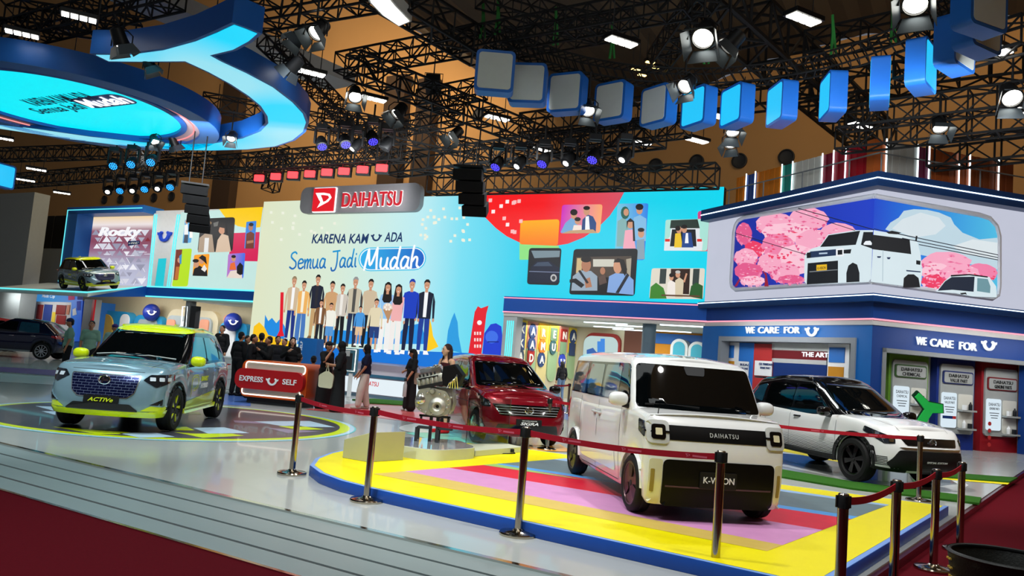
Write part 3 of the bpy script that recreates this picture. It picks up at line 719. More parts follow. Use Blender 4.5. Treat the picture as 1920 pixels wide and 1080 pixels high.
for x_ in (-.03, -.23): kv.decal('handle_bowl', sx(circ(x_, .90, .045, 14)), 90, m_lgrey, .004, mirror=True, skirt=0)
for q in ([(.78, 1.06), (.80, .5), (.82, .25)], [(-.13, 1.06), (-.13, .25)], [(-.95, 1.06), (-.95, .62)], [(.80, .25), (-.78, .25)]): kv.line(sx(q), 90, m_gap2)
kv.decal('side_recess', sx(rpoly([(.70, .32), (-.80, .32), (-.86, .62), (.62, .62)], .08)), 90, m_kwhite, .004, mirror=True, skirt=0)
kv.wiper([(-.05, 1.075), (-.30, 1.09), (-.60, 1.085)]); kv.wiper([(.55, 1.075), (.30, 1.09), (.02, 1.085)])
kv.decal('arch_trim', sx(arc_band(1.23, .285, .322, .345, 0, 180)), 90, m_kwhite, .008, mirror=True); kv.decal('arch_trim', sx(arc_band(-1.23, .285, .322, .345, 0, 180)), 90, m_kwhite, .008, mirror=True)
kv.decal('sensor_housing', rpoly([(-.10, 1.42), (.10, 1.42), (.12, 1.51), (-.12, 1.51)], .02), 0, m_dark, .012)
kv.decal('tail_lamp', sx(rpoly([(-1.66, .72), (-1.55, .72), (-1.55, 1.0), (-1.66, 1.0)], .02)), 90, m_taill, .006, mirror=True)
mb = MB(); p, _ = kv.hit(0, -.60, .955); mb.tube([p - Vector((.06, 0, 0)), p + Vector((-.08, .02, .13))], .005, m_black, 6); mb.build('marker_rod', kv.root)

# ---- grey and lime crossover (the same model stands on the raised deck)
def crossover(label, loc, yaw):
    c = Car(label, 'car', loc, yaw, dict(
        wb=2.525, arch=.375, rw=.345, tw=.22, track=1.475, n=2.7, taper=.02, rim=.235, rimstyle='five', rimmat=m_rubber, rimmat2=m_limep, hubmat=m_blk,
        zlow=[(-1.95, .34), (-1.5, .27), (1.4, .25), (2.1, .24)], ztop=[(-1.95, 1.06), (-1.2, 1.07), (.2, 1.03), (1.0, 1.05), (1.3, 1.03), (1.8, .97), (2.1, .90)],
        rows=[(0, 2.0, -1.86, .79), (.1, 2.07, -1.92, .83), (.3, 2.085, -1.935, .845), (.55, 2.07, -1.93, .8475), (.78, 2.03, -1.92, .842), (.9, 1.98, -1.90, .83), (.96, 1.94, -1.885, .815), (1, 1.88, -1.86, .785)],
        paint=m_bgrey, pillar=m_blk, roofmat=m_limep, hoodcrown=.05,
        cab=dict(base=(1.12, -1.86, .80, .42, .30, 2.5), top=(.28, -1.42, .625, .26, .2, 2.8), roof=[(-1.45, 1.555), (-.7, 1.615), (0, 1.61), (.3, 1.56)], bulge=.02, crown=.045)))
    c.decal('windscreen', rpoly([(-.70, 1.085), (.70, 1.085), (.565, 1.525), (-.565, 1.525)], .05), 0, m_glassd, .006)
    c.decal('side_window', sx(rpoly([(.62, 1.09), (-.28, 1.09), (-.28, 1.50), (.20, 1.50)], .05)), 90, m_glassb, .007, mirror=True); c.decal('side_window', sx(rpoly([(-.36, 1.09), (-1.08, 1.10), (-1.00, 1.49), (-.36, 1.50)], .05)), 90, m_glassb, .007, mirror=True)
    c.decal('quarter_window', sx(rpoly([(-1.16, 1.11), (-1.44, 1.16), (-1.12, 1.46)], .03)), 90, m_glassd, .007, mirror=True)
    c.decal('rear_window', rpoly([(-.60, 1.12), (.60, 1.12), (.52, 1.48), (-.52, 1.48)], .06), 180, m_glassd, .007)
    gm = brick_mat('hex_grille', (20, 26, 66), (150, 160, 200), .105, .040)
    fr = c.decal('grille_frame', rpoly([(-.50, .86), (.50, .86), (.455, .60), (.36, .515), (-.36, .515), (-.455, .60)], .03), 0, m_silver, .008)
    g = c.decal('grille', rpoly([(-.485, .848), (.485, .848), (.44, .605), (.35, .53), (-.35, .53), (-.44, .605)], .03), 0, gm, .014)
    p, _ = c.hit(0, 0, .775); X = Matrix.Translation(p + Vector((.012, 0, 0))) @ Matrix.Rotation(RAD(90), 4, 'Y') @ Matrix.Scale(1.25, 4, (0, 1, 0))
    e = MB(); e.lathe([(.062, 0), (.072, .008), (.072, .02), (.062, .026), (.055, .018), (.055, .004)], m_lampc, 24, X, close=True); e.prism([(-.01, -.03), (.02, -.03), (.02, .05), (-.01, .04)], .004, .02, m_lampc, X); e.prism([(-.04, -.02), (.045, -.035), (.045, -.015), (-.04, 0)], .004, .02, m_lampc, X); e.prism([(-.05, -.055), (.05, -.055), (.05, .055), (-.05, .055)], .0, .006, m_rubber, X)
    e.build('emblem', c.root)
    for sg in (1, -1):
        h = c.decal('headlamp', rpoly([(sg * .42 * 1, .80), (sg * .60, .70), (sg * .93, .80), (sg * .92, .905), (sg * .52, .885)], .02) if sg > 0 else rpoly([(-.42, .80), (-.52, .885), (-.92, .905), (-.93, .80), (-.60, .70)], .02), 30 * sg, m_lens, .007)
        for a in (.55, .68, .81): c.decal('lamp_reflector', rpoly([(sg * a - .04, .795), (sg * a + .04, .795), (sg * a + .04, .85), (sg * a - .04, .85)], .01), 30 * sg, m_refl, .013, parent=h, skirt=0)
        c.decal('fog_surround', rpoly([(sg * .58, .43), (sg * .86, .40), (sg * .89, .62), (sg * .84, .68), (sg * .80, .66), (sg * .80, .56)], .03) if sg > 0 else rpoly([(-.58, .43), (-.80, .56), (-.80, .66), (-.84, .68), (-.89, .62), (-.86, .40)], .03), 18 * sg, m_bgrey, .014)
        c.decal('fog_recess', rpoly([(sg * .60, .44), (sg * .78, .43), (sg * .78, .53)], .01) if sg > 0 else rpoly([(-.60, .44), (-.78, .53), (-.78, .43)], .01), 18 * sg, m_blk, .018)
        c.decal('lime_splitter', rpoly([(sg * .46, .345), (sg * .88, .345), (sg * .89, .42), (sg * .60, .425)], .02) if sg > 0 else rpoly([(-.46, .345), (-.60, .425), (-.89, .42), (-.88, .345)], .02), 22 * sg, m_limep, .010)
    lip = []
    c.decal('lime_chin', rpoly([(-.75, .245), (.75, .245), (.75, .335), (.44, .325), (-.44, .325), (-.75, .335)], .02), 0, m_limep, .014); 
    c.decal('lime_chin', sx(rpoly([(1.67, .25), (1.97, .245), (1.97, .335), (1.67, .36)], .02)), 90, m_limep, .014, mirror=True)
    c.decal('lower_intake', rpoly([(-.52, .335), (.52, .335), (.40, .435), (-.40, .435)], .02), 0, m_blk, .012)
    pl = c.decal('number_plate', rpoly([(-.25, .435), (.25, .435), (.25, .545), (-.25, .545)], .008), 0, m_rubber, .022); c.word('plate_lettering', 'ACTIVe', 0, 0, .485, .36, .058, m_ltxt, .032, .015, .3, parent=pl)
    c.decal('lime_door_flash', sx(rpoly([(.88, .30), (-.88, .30), (-.86, .56), (.80, .44)], .03)), 90, m_limep, .005, mirror=True, skirt=0)
    c.decal('lime_sill', sx(rpoly([(.92, .245), (-.90, .255), (-.90, .335), (.92, .325)], .02)), 90, m_limep, .022, mirror=True)
    for sg in (1, -1):
        k = -1 if sg > 0 else 1   # screen axis along the side
        for i, w in enumerate((0, .035)):
            P = [(k * (.62 - w), .50 + w), (k * (.62 - w), .80 - w), (k * (.50 - w * 0), .86 - w), (k * (.28 + w), .86 - w), (k * (.20 + w), .78 - w), (k * (.22 + w), .66 + w), (k * (.40), .60 + w), (k * (.50), .60 + w)]
            c.line(P, 90 * sg, m_ltxt, .012, mirror=False, name='side_graphic')
        c.word('side_lettering', 'SMART', 90 * sg, k * -.06 if False else k * -.10, .79, .42, .085, m_ltxt, .006, .03, .25); c.word('side_lettering', 'HYBRID', 90 * sg, k * -.10, .67, .42, .085, m_wtxt, .006, .03, .25)
    for x in (1.2625, -1.2625): c.decal('arch_trim', sx(arc_band(x, .345, .372, .43, -8, 188)), 90, m_rubber, .012, mirror=True)
    for q in ([(.86, 1.06), (.86, .62), (.80, .36)], [(-.32, 1.06), (-.32, .36)], [(-1.05, 1.08), (-.95, .80), (-.86, .62)]): c.line(sx(q), 90, m_gap2)
    c.line([(1.0, -.62), (1.85, -.56)], 'top', m_gap2); c.line([(-.52, .915), (.52, .915)], 0, m_gap2, mirror=False)
    c.mirror(.72, .94, 1.10, m_limep, m_rubber, (.085, .12, .085)); c.handle(-.12, .94, m_bgrey); c.handle(-.92, .96, m_bgrey)
    c.wiper([(.62, 1.10), (.2, 1.13), (-.02, 1.10)], m_lgrey); c.wiper([(.02, 1.105), (-.35, 1.13), (-.62, 1.10)], m_lgrey)
    c.decal('tail_lamp', sx(rpoly([(-1.90, .86), (-1.64, .92), (-1.62, 1.0), (-1.90, 1.02)], .02)), 90, m_taill, .008, mirror=True)
    mb = MB(); mb.prism(rpoly([(-1.05, -.012), (-.85, -.012), (-.85, .012), (-1.05, .012)], .01), 1.655, 1.70, m_limep); mb.build('roof_fin', c.root)
    for sg in (1, -1):
        P = []
        for x in (-1.3, -.6, .1): h, n = c.hit('top', x, sg * .565); P.append(h + Vector((0, 0, .018)))
        mb = MB(); mb.tube(P, .016, m_rubber if False else m_limep, 6); mb.build('roof_rail', c.root)
    return c
rk = crossover('ice-grey crossover with lime roof and bumper on the dark round floor graphic', (-6.12, 13.9, .01), RAD(-84.8))
# ---- white and black large crossover at the right
sv = Car('white crossover with black roof and striped lower doors on the black swirl graphic', 'car', (6.26, 14.86, .004), RAD(-71.8), dict(
    wb=2.685, arch=.40, rw=.36, tw=.23, track=1.47, n=2.5, taper=.02, rim=.245, rimstyle='six', rimmat=m_blk, pv=2.1,
    zlow=[(-2.1, .42), (-1.6, .32), (1.5, .28), (2.2, .26)], ztop=[(-2.1, 1.10), (-1.2, 1.08), (.2, 1.02), (1.0, 1.06), (1.35, 1.04), (1.9, .95), (2.3, .82)],
    rows=[(0, 2.12, -1.95, .80), (.1, 2.2, -2.02, .835), (.35, 2.24, -2.05, .85), (.6, 2.23, -2.05, .8475), (.8, 2.16, -2.03, .842), (.9, 2.09, -2.0, .83), (.96, 2.04, -1.98, .815), (1, 1.96, -1.95, .785)],
    paint=m_kwhite, pillar=m_blk, roofmat=m_blk, hoodcrown=.06,
    cab=dict(base=(1.22, -2.0, .80, .44, .30, 2.5), top=(.22, -1.66, .60, .30, .25, 2.6), roof=[(-1.7, 1.57), (-.8, 1.66), (0, 1.665), (.25, 1.61)], bulge=.025, crown=.04)))
sv.decal('windscreen', rpoly([(-.70, 1.085), (.70, 1.085), (.54, 1.575), (-.54, 1.575)], .05), 0, m_glassd, .006)
sv.decal('side_window', sx(rpoly([(.62, 1.10), (-.26, 1.09), (-.26, 1.54), (.12, 1.55)], .05)), 90, m_glassd, .007, mirror=True); sv.decal('side_window', sx(rpoly([(-.34, 1.09), (-1.12, 1.12), (-1.12, 1.53), (-.34, 1.54)], .05)), 90, m_glassd, .007, mirror=True)
sv.decal('quarter_window', sx(rpoly([(-1.22, 1.13), (-1.66, 1.22), (-1.52, 1.42), (-1.22, 1.50)], .05)), 90, m_glassb, .007, mirror=True)
sv.decal('rear_window', rpoly([(-.56, 1.15), (.56, 1.15), (.48, 1.50), (-.48, 1.50)], .06), 180, m_glassd, .007)
sv.line(sx([(.80, 1.16), (.35, 1.46), (.05, 1.59), (-.8, 1.61), (-1.5, 1.50)]), 90, m_silver, .014, name='window_trim')
sv.decal('upper_grille', rpoly([(-.50, .70), (.50, .70), (.58, .82), (-.58, .82)], .02), 0, m_blk, .010)
sv.decal('chrome_strip', rpoly([(-.56, .635), (.56, .635), (.62, .665), (-.62, .665)], .01), 0, m_lampc, .016)
sv.decal('lower_grille', rpoly([(-.66, .262), (.66, .262), (.76, .40), (.62, .62), (-.62, .62), (-.76, .40)], .03), 0, m_rubber, .010)
sv.word('edition_lettering', 'SPECIAL EDITION', 0, .02, .455, .42, .03, m_wtxt, .016, .004, .2)
p, _ = sv.hit(0, 0, .76); X = Matrix.Translation(p + Vector((.012, 0, 0))) @ Matrix.Rotation(RAD(90), 4, 'Y') @ Matrix.Scale(1.2, 4, (0, 1, 0)); e = MB(); e.lathe([(.052, 0), (.062, .008), (.062, .02), (.052, .024), (.046, .012)], m_silver, 24, X, close=True); e.prism([(-.035, -.02), (.04, -.03), (.04, -.01), (-.035, 0)], .004, .018, m_silver, X); e.prism([(-.008, -.03), (.012, -.03), (.012, .04), (-.008, .035)], .004, .018, m_silver, X); e.build('emblem', sv.root)
for sg in (1, -1):
    h = sv.decal('headlamp', rpoly([(sg * .56, .715), (sg * .72, .70), (sg * 1.0, .86), (sg * .98, .945), (sg * .80, .88), (sg * .56, .80)][::sg], .02), 35 * sg, m_lens, .008)
    for a, b in ((.62, .755), (.72, .79), (.82, .845)): sv.decal('lamp_reflector', rpoly([(sg * a - .035, b - .02), (sg * a + .035, b - .02), (sg * a + .035, b + .03), (sg * a - .035, b + .03)], .01), 35 * sg, m_lampc, .014, parent=h, skirt=0)
    sv.decal('fog_recess', rpoly([(sg * .80, .40), (sg * .86, .40), (sg * .95, .56), (sg * .93, .66), (sg * .85, .64)][::sg], .02), 35 * sg, m_blk, .010)
    sv.decal('chin', rpoly([(sg * .45, .265), (sg * .86, .275), (sg * .86, .33), (sg * .45, .31)][::sg], .01), 18 * sg, m_rubber, .014)
for i in range(13):
    z = .34 + i * .026; w = .017 * (1 - i / 13.5)
    sv.decal('door_stripe', sx([(.90, z), (-.90, z), (-.90, z + w), (.90, z + w)]), 90, m_blk, .0035, mirror=True, skirt=0, seg=.12)
sv.decal('lower_cladding', sx(rpoly([(.93, .285), (-.92, .31), (-.92, .40), (.93, .37)], .02)), 90, m_rubber, .014, mirror=True)
for i in range(6):
    sv.decal('bumper_stripe', sx([(1.80, .36 + i * .025), (2.02, .36 + i * .025), (2.02, .374 + i * .025), (1.80, .376 + i * .025)]), 90, m_blk, .004, mirror=True, skirt=0)
for x in (1.3425, -1.3425): sv.decal('arch_trim', sx(arc_band(x, .36, .397, .47, -10, 190)), 90, m_rubber, .014, mirror=True)
for q in ([(.92, 1.04), (.92, .62), (.86, .34)], [(-.30, 1.06), (-.30, .34)], [(-1.14, 1.08), (-1.0, .8), (-.92, .62)]): sv.line(sx(q), 90, m_gap2)
sv.line([(1.1, -.60), (1.98, -.50)], 'top', m_gap2)
sv.mirror(.74, .95, 1.10, m_blk, m_blk, (.085, .125, .085)); sv.handle(-.10, .95, m_blk); sv.handle(-.94, .98, m_blk)
sv.wiper([(.62, 1.10), (.2, 1.13), (-.02, 1.11)]); sv.wiper([(.02, 1.11), (-.35, 1.14), (-.62, 1.11)])
sv.decal('tail_lamp', sx(rpoly([(-2.02, .92), (-1.66, .98), (-1.64, 1.06), (-2.0, 1.08)], .02)), 90, m_taill, .008, mirror=True)
mb = MB(); mb.box((-1.75, 0, 1.60), (.26, 1.05, .03), m_blk); mb.build('roof_spoiler', sv.root, bevel=.01)

# ---- red people carrier
def carrier(label, loc, yaw, paint=m_redp):
    c = Car(label, 'car', loc, yaw, dict(
        wb=2.525, arch=.345, rw=.30, tw=.19, track=1.42, n=2.4, taper=.025, rim=.20, rimstyle='ten', rimmat=m_silver, pv=1.9,
        zlow=[(-2, .30), (-1.5, .25), (1.4, .23), (2.1, .2)], ztop=[(-2, 1.02), (-1.2, 1.0), (.2, .97), (1.1, 1.02), (1.45, .98), (1.8, .90), (2.05, .82)],
        rows=[(0, 1.98, -1.90, .76), (.12, 2.03, -1.94, .80), (.35, 2.04, -1.96, .825), (.6, 2.03, -1.95, .8275), (.8, 1.96, -1.93, .822), (.9, 1.88, -1.91, .81), (.96, 1.83, -1.90, .79), (1, 1.74, -1.87, .76)],
        paint=paint, pillar=paint, roofmat=paint, hoodcrown=.07,
        cab=dict(base=(1.34, -1.86, .78, .42, .28, 2.5), top=(.30, -1.62, .60, .30, .2, 2.6), roof=[(-1.65, 1.50), (-.6, 1.565), (0, 1.56), (.3, 1.51)], bulge=.02, crown=.045)))
    c.decal('windscreen', rpoly([(-.72, 1.035), (.72, 1.035), (.57, 1.485), (-.57, 1.485)], .05), 0, m_glassd, .006)
    c.decal('side_window', sx(rpoly([(.80, 1.04), (-.26, 1.03), (-.26, 1.45), (.20, 1.45)], .05)), 90, m_glassd, .007, mirror=True); c.decal('side_window', sx(rpoly([(-.33, 1.03), (-1.10, 1.04), (-1.10, 1.44), (-.33, 1.45)], .05)), 90, m_glassd, .007, mirror=True)
    c.decal('quarter_window', sx(rpoly([(-1.20, 1.05), (-1.66, 1.08), (-1.56, 1.40), (-1.20, 1.43)], .05)), 90, m_glassd, .007, mirror=True)
    c.decal('grille', rpoly([(-.52, .57), (.52, .57), (.66, .76), (-.66, .76)], .02), 0, m_blk, .008)
    for i in range(4): c.decal('grille_bar', [(-.55 - i * .02, .592 + i * .043), (.55 + i * .02, .592 + i * .043), (.55 + i * .02, .597 + i * .043), (-.55 - i * .02, .597 + i * .043)], 0, m_lgrey, .016)
    p, _ = c.hit(0, 0, .67); X = Matrix.Translation(p + Vector((.014, 0, 0))) @ Matrix.Rotation(RAD(90), 4, 'Y') @ Matrix.Scale(1.25, 4, (0, 1, 0)); e = MB(); e.lathe([(.058, 0), (.07, .008), (.07, .02), (.058, .026), (.05, .014)], m_lampc, 24, X, close=True); e.prism([(-.04, -.02), (.045, -.035), (.045, -.012), (-.04, 0)], .004, .02, m_lampc, X); e.prism([(-.01, -.03), (.018, -.03), (.018, .05), (-.01, .04)], .004, .02, m_lampc, X); e.build('emblem', c.root)
    c.decal('lower_intake', rpoly([(-.62, .235), (.62, .235), (.56, .42), (-.56, .42)], .03), 0, m_blk, .009)
    pl = c.decal('number_plate', rpoly([(-.24, .40), (.24, .40), (.24, .52), (-.24, .52)], .008), 0, m_rubber, .020); c.word('plate_lettering', 'SIGRA', 0, 0, .445, .34, .052, m_wtxt, .030, .02, .3, parent=pl); c.word('plate_lettering', 'NEW ASTRA DAIHATSU', 0, 0, .495, .28, .016, m_wtxt, .030, 0, .2, parent=pl)
    for sg in (1, -1):
        h = c.decal('headlamp', rpoly([(sg * .58, .70), (sg * .80, .70), (sg * .98, .90), (sg * .90, .91), (sg * .62, .80)][::sg], .02), 35 * sg, m_lens, .008)
        for a, b in ((.66, .75), (.76, .79), (.85, .84)): c.decal('lamp_reflector', rpoly([(sg * a - .04, b - .03), (sg * a + .035, b - .02), (sg * a + .04, b + .03), (sg * a - .03, b + .025)][::1], .01), 35 * sg, m_lampc, .014, parent=h, skirt=0)
        c.decal('fog_recess', rpoly([(sg * .66, .26), (sg * .84, .27), (sg * .86, .50), (sg * .78, .46)][::sg], .02), 25 * sg, m_blk, .010)
        c.decal('fog_lamp', circ(sg * .77, .36, .035, 12), 25 * sg, m_lampc, .018)
    for q in ([(.95, 1.0), (.95, .55), (.88, .3)], [(-.29, 1.02), (-.29, .3)], [(-1.12, 1.02), (-1.0, .75), (-.9, .55)]): c.line(sx(q), 90, m_gap2)
    c.mirror(.86, .94, 1.03, paint if paint is not m_redp else m_blk, m_blk, (.075, .115, .08)); c.handle(-.1, .86, m_silver); c.handle(-.92, .88, m_silver)
    c.wiper([(.62, 1.05), (.2, 1.08), (-.02, 1.06)]); c.wiper([(.02, 1.06), (-.35, 1.09), (-.62, 1.06)])
    c.decal('tail_lamp', sx(rpoly([(-1.93, .80), (-1.72, .84), (-1.70, 1.0), (-1.92, 1.0)], .02)), 90, m_taill, .008, mirror=True)
    c.line(sx([(1.7, .66), (.9, .72), (-1.5, .76)]), 90, m_gap2, .01, name='swage_line')
    return c
sg_ = carrier('deep red people carrier behind the engine display', (-.17, 16.1, .004), RAD(-71))
# ---- navy crossover and a red carrier far left
nv = Car('dark navy crossover with silver wheels at the far left, seen from the side', 'car', (-20.4, 33.2, .004), RAD(186), dict(
    wb=2.66, arch=.38, rw=.345, tw=.22, track=1.48, n=2.5, taper=.02, rim=.24, rimstyle='ten', rimmat=m_silver, pv=2.0,
    zlow=[(-2.1, .36), (-1.6, .28), (1.5, .26), (2.2, .25)], ztop=[(-2.0, 1.08), (-1.2, 1.05), (.2, 1.0), (1.0, 1.03), (1.35, 1.0), (1.8, .93), (2.1, .84)],
    rows=[(0, 2.05, -1.95, .79), (.1, 2.12, -2.0, .83), (.35, 2.15, -2.02, .845), (.6, 2.14, -2.02, .845), (.8, 2.08, -2.0, .84), (.9, 2.0, -1.97, .83), (.96, 1.95, -1.95, .81), (1, 1.88, -1.92, .78)],
    paint=m_navy, pillar=m_navy, roofmat=m_navy, hoodcrown=.06,
    cab=dict(base=(1.25, -1.95, .80, .44, .30, 2.5), top=(.22, -1.35, .60, .30, .25, 2.6), roof=[(-1.4, 1.50), (-.6, 1.575), (0, 1.575), (.25, 1.53)], bulge=.025, crown=.04)))
nv.decal('side_window', sx(rpoly([(.72, 1.06), (-.26, 1.05), (-.26, 1.48), (.14, 1.48)], .05)), 90, m_glassd, .007, mirror=True); nv.decal('side_window', sx(rpoly([(-.34, 1.05), (-1.15, 1.08), (-1.05, 1.46), (-.34, 1.48)], .05)), 90, m_glassb, .007, mirror=True)
nv.decal('windscreen', rpoly([(-.69, 1.05), (.69, 1.05), (.54, 1.50), (-.54, 1.50)], .05), 0, m_glassd, .006); nv.decal('sill_trim', sx(rpoly([(.92, .265), (-.92, .285), (-.92, .35), (.92, .33)], .02)), 90, m_silver, .012, mirror=True)
for x in (1.33, -1.33): nv.decal('arch_trim', sx(arc_band(x, .345, .378, .43, -10, 190)), 90, m_rubber, .012, mirror=True)
for q in ([(.90, 1.0), (.90, .6), (.86, .3)], [(-.30, 1.03), (-.30, .3)]): nv.line(sx(q), 90, m_gap2)
nv.mirror(.78, .94, 1.06, m_navy, m_blk); nv.handle(-.1, .9, m_silver); nv.handle(-.95, .93, m_silver)
nv.decal('tail_lamp', sx(rpoly([(-1.98, .86), (-1.66, .92), (-1.64, 1.0), (-1.97, 1.02)], .02)), 90, m_taill, .008, mirror=True)
carrier('pinkish red carrier mostly hidden behind the dark navy crossover', (-25.2, 38.0, .004), RAD(200), M('rose_paint', (190, 70, 74), .25, .2, coat=1.0))
# ------------------------------------------------------------------ back stage and the big LED wall
LA = Vector((-12.70, 39.0)); LB = Vector((7.38, 28.14)); LED = Plane(LA, LB)
m_navyw = M('booth_navy', (24, 62, 128), .45); m_blue = M('booth_blue', (28, 96, 172), .42); m_blued = M('booth_deep_blue', (14, 44, 104), .42)
m_tube = EM('white_light_tube', (225, 245, 255), 3.0); m_pinkl = EM('pink_light_line', (255, 150, 170), 1.4); m_teall = EM('teal_light_tube', (90, 210, 215), 1.5)
E_ = {}
def ec(*rgb):
    """one flat colour of an LED screen"""
    k = tuple(rgb)
    if k not in E_: E_[k] = EM('screen_%d_%d_%d' % k, k, 1.0)
    return E_[k]
def wallbox(mb, pl, u0, u1, z0, z1, d0, d1, m):
    a = [pl.pt(u0, 0, d0), pl.pt(u1, 0, d0), pl.pt(u1, 0, d1), pl.pt(u0, 0, d1)]
    mb.prism([(p.x, p.y) for p in a], z0, z1, m)
def uvx(pl, px, py): return pl.uv(px, py)[0]
screen = thing('led_wall', 'giant LED wall showing a slogan, a standing crowd and photo tiles behind the stage', 'LED screen', (LA.x, LA.y, 0))
uL, uR = 0.0, (Vector((LB.x, LB.y)) - LA).length; uM = uvx(LED, 948, 640)
HT = 8.38
def fixm(M_):
    for j in range(4): M_[3][j] = 1.0 if j == 3 else 0.0
    return M_
def PM(pl, off=0.0): return fixm(Matrix((pl.r.to_4d(), pl.u.to_4d(), pl.n.to_4d(), (pl.o + pl.n * off).to_4d())).transposed())
mb = MB(); mb.prism([(0, 0), (uM, 0), (uM, 4.06), (uR, 4.06), (uR, HT), (0, HT)], -.35, -.02, m_black, PM(LED)); mb.build('screen_housing', screen, world=True, smooth=0)
S1 = Scr(LED, screen)
bgm = ramp_em('screen_backdrop', [(0, (222, 228, 196)), (.22, (216, 234, 214)), (.42, (188, 236, 242)), (.52, (120, 222, 242)), (.66, (20, 206, 236)), (1, (0, 214, 240))])
mb = MB(); mb.poly([LED.pt(u, v, 0) for u, v in ((0, .6), (uM, .6), (uM, 4.06), (uR, 4.06), (uR, HT), (0, HT))], bgm); mb.build('screen_face', screen, world=True, smooth=0, recalc=False)
# red disc, white squares, tiles
def arcpx(pts): return pts
redm = ramp_em('screen_red', [(0, (250, 8, 10)), (.5, (246, 14, 24)), (1, (214, 80, 100))])
o = S1.build('red_disc', [([(885, 362), (1172, 357), (1160, 380), (1143, 405), (1120, 428), (1095, 445), (1065, 457), (1035, 462), (1005, 461), (975, 455), (950, 443), (930, 428), (910, 408), (895, 388), (886, 370)], redm)], .004)
random.seed(5); it = []
for i in range(15):
    x = random.uniform(900, 978); y = 366 + random.uniform(0, 1) * (70 if x > 925 else 30); it.append(([(x, y), (x + 6.5, y - .3), (x + 6, y + 6.5), (x - .5, y + 6.8)], ec(250, 190, 190) if i % 3 else ec(255, 236, 236)))
for i in range(46):
    x = random.choice([random.uniform(500, 640), random.uniform(780, 880)]); y = random.uniform(385, 450); it.append(([(x, y), (x + 5, y), (x + 5, y + 5), (x, y + 5)], ec(236, 240, 222)))
S1.build('light_squares', it, .008)
def tile(name, c4, m, extra=(), r=.12, off=.012): S1.build(name, [(S1.rr(c4, r), m)] + list(extra), off)
orm = ramp_em('screen_orange', [(0, (250, 120, 10)), (1, (252, 176, 8))], 'Z')
S1.build('colour_tile', [([(974, 456), (1048, 461), (1047, 487), (974, 487)], ec(142, 226, 130))], .010); S1.build('colour_tile', [(S1.rr([(976, 414), (1049, 411), (1046, 461), (974, 458)], .12), orm)], .013)
S1.build('colour_tile', [(S1.rr([(1308, 396), (1353, 393), (1351, 471), (1310, 471)], .12), ec(206, 62, 132)), (S1.rr([(1290, 412), (1329, 411), (1326, 471), (1290, 470)], .14), ec(252, 140, 20))], .010)
m_skin = ec(206, 150, 118); m_skin2 = ec(176, 120, 90); m_hair = ec(26, 20, 20)
# ---- figures drawn on the screen: outline pieces in body units (height 1), feet at 0
def fig(px, foot, head, top, leg, hair='s', sleeve=None, shoe=(245, 248, 250), legk='t', skin=None, turn=1, w=1.0, inner=None, pl=None, hat=None, off=.016, host=None):
    pl = pl or LED; skin = skin or m_skin; u0, z0 = pl.uv(px, foot); _, z1 = pl.uv(px, head); H = z1 - z0; it = []
    def P(pts): return [pl.pt(u0 + turn * x * H * w, z0 + y * H) for x, y in pts]
    T, L = ec(*top), ec(*leg); SL = ec(*(sleeve or top)); SH = ec(*shoe)
    if legk == 't':
        it += [([(-.085, .50), (.0, .50), (-.012, .30), (-.03, .04), (-.085, .04), (-.09, .28)], L), ([(.0, .50), (.085, .50), (.09, .28), (.085, .04), (.03, .04), (.012, .30)], L)]
    elif legk == 'wide': it += [([(-.085, .52), (.0, .52), (-.005, .30), (-.01, .03), (-.10, .03), (-.10, .28)], L), ([(.0, .52), (.085, .52), (.10, .28), (.10, .03), (.015, .03), (.01, .30)], L)]
    elif legk == 'shorts': it += [([(-.07, .30), (-.02, .30), (-.03, .04), (-.06, .04)], skin), ([(.02, .30), (.07, .30), (.06, .04), (.03, .04)], skin), ([(-.10, .50), (.10, .50), (.10, .26), (.01, .26), (0, .40), (-.01, .26), (-.10, .26)], L)]
    else: it += [([(-.06, .22), (-.015, .22), (-.025, .03), (-.055, .03)], L), ([(.015, .22), (.06, .22), (.055, .03), (.025, .03)], L), ([(-.09, .54), (.09, .54), (.12, .2), (-.12, .2)], T)]
    for s in (-1, 1): it.append(([(s * .03, .05), (s * .09, .05), (s * .12, .0), (s * .03, -.004)], SH))
    it += [([(-.115, .80), (-.15, .70), (-.155, .47), (-.125, .47), (-.11, .66)], SL), ([(.115, .80), (.15, .70), (.155, .47), (.125, .47), (.11, .66)], SL)]
    for s in (-1, 1): it.append((circ(s * .142, .455, .018, 8, .026), skin))
    it.append(([(-.05, .83), (.05, .83), (.118, .805), (.10, .65), (.098, .47), (-.098, .47), (-.10, .65), (-.118, .805)], T))
    if inner: it.append(([(-.03, .83), (.03, .83), (.026, .49), (-.026, .49)], ec(*inner)))
    if hair == 'l': it.append(([(-.055, .97), (.0, 1.0), (.055, .97), (.085, .74), (.05, .70), (-.05, .70), (-.085, .74)], m_hair))
    if hair == 'h': it.append(([(-.055, .97), (.0, 1.0), (.055, .97), (.08, .80), (.06, .72), (-.06, .72), (-.08, .80)], ec(60, 92, 74)))
    it += [([(-.022, .88), (.022, .88), (.024, .82), (-.024, .82)], skin), (circ(0, .915, .044, 14, .062), skin)]
    if hair != 'h': it.append(([(-.05, .92), (-.048, .965), (-.02, .995), (.02, .995), (.048, .965), (.05, .92), (.038, .95), (-.01, .962), (-.036, .948)], ec(*hat) if hat else m_hair))
    it += [(circ(s * .017, .917, .0055, 6), m_hair) for s in (-1, 1)] + [(circ(0, .888, .014, 8, .005), ec(250, 240, 236))]
    mb = MB()
    for i, (p, m) in enumerate(it): mb.poly([q + pl.n * (off + .0012 * i) for q in P(p)], m)
    mb.build('pictured_person', host or screen, world=True, smooth=0, recalc=False)
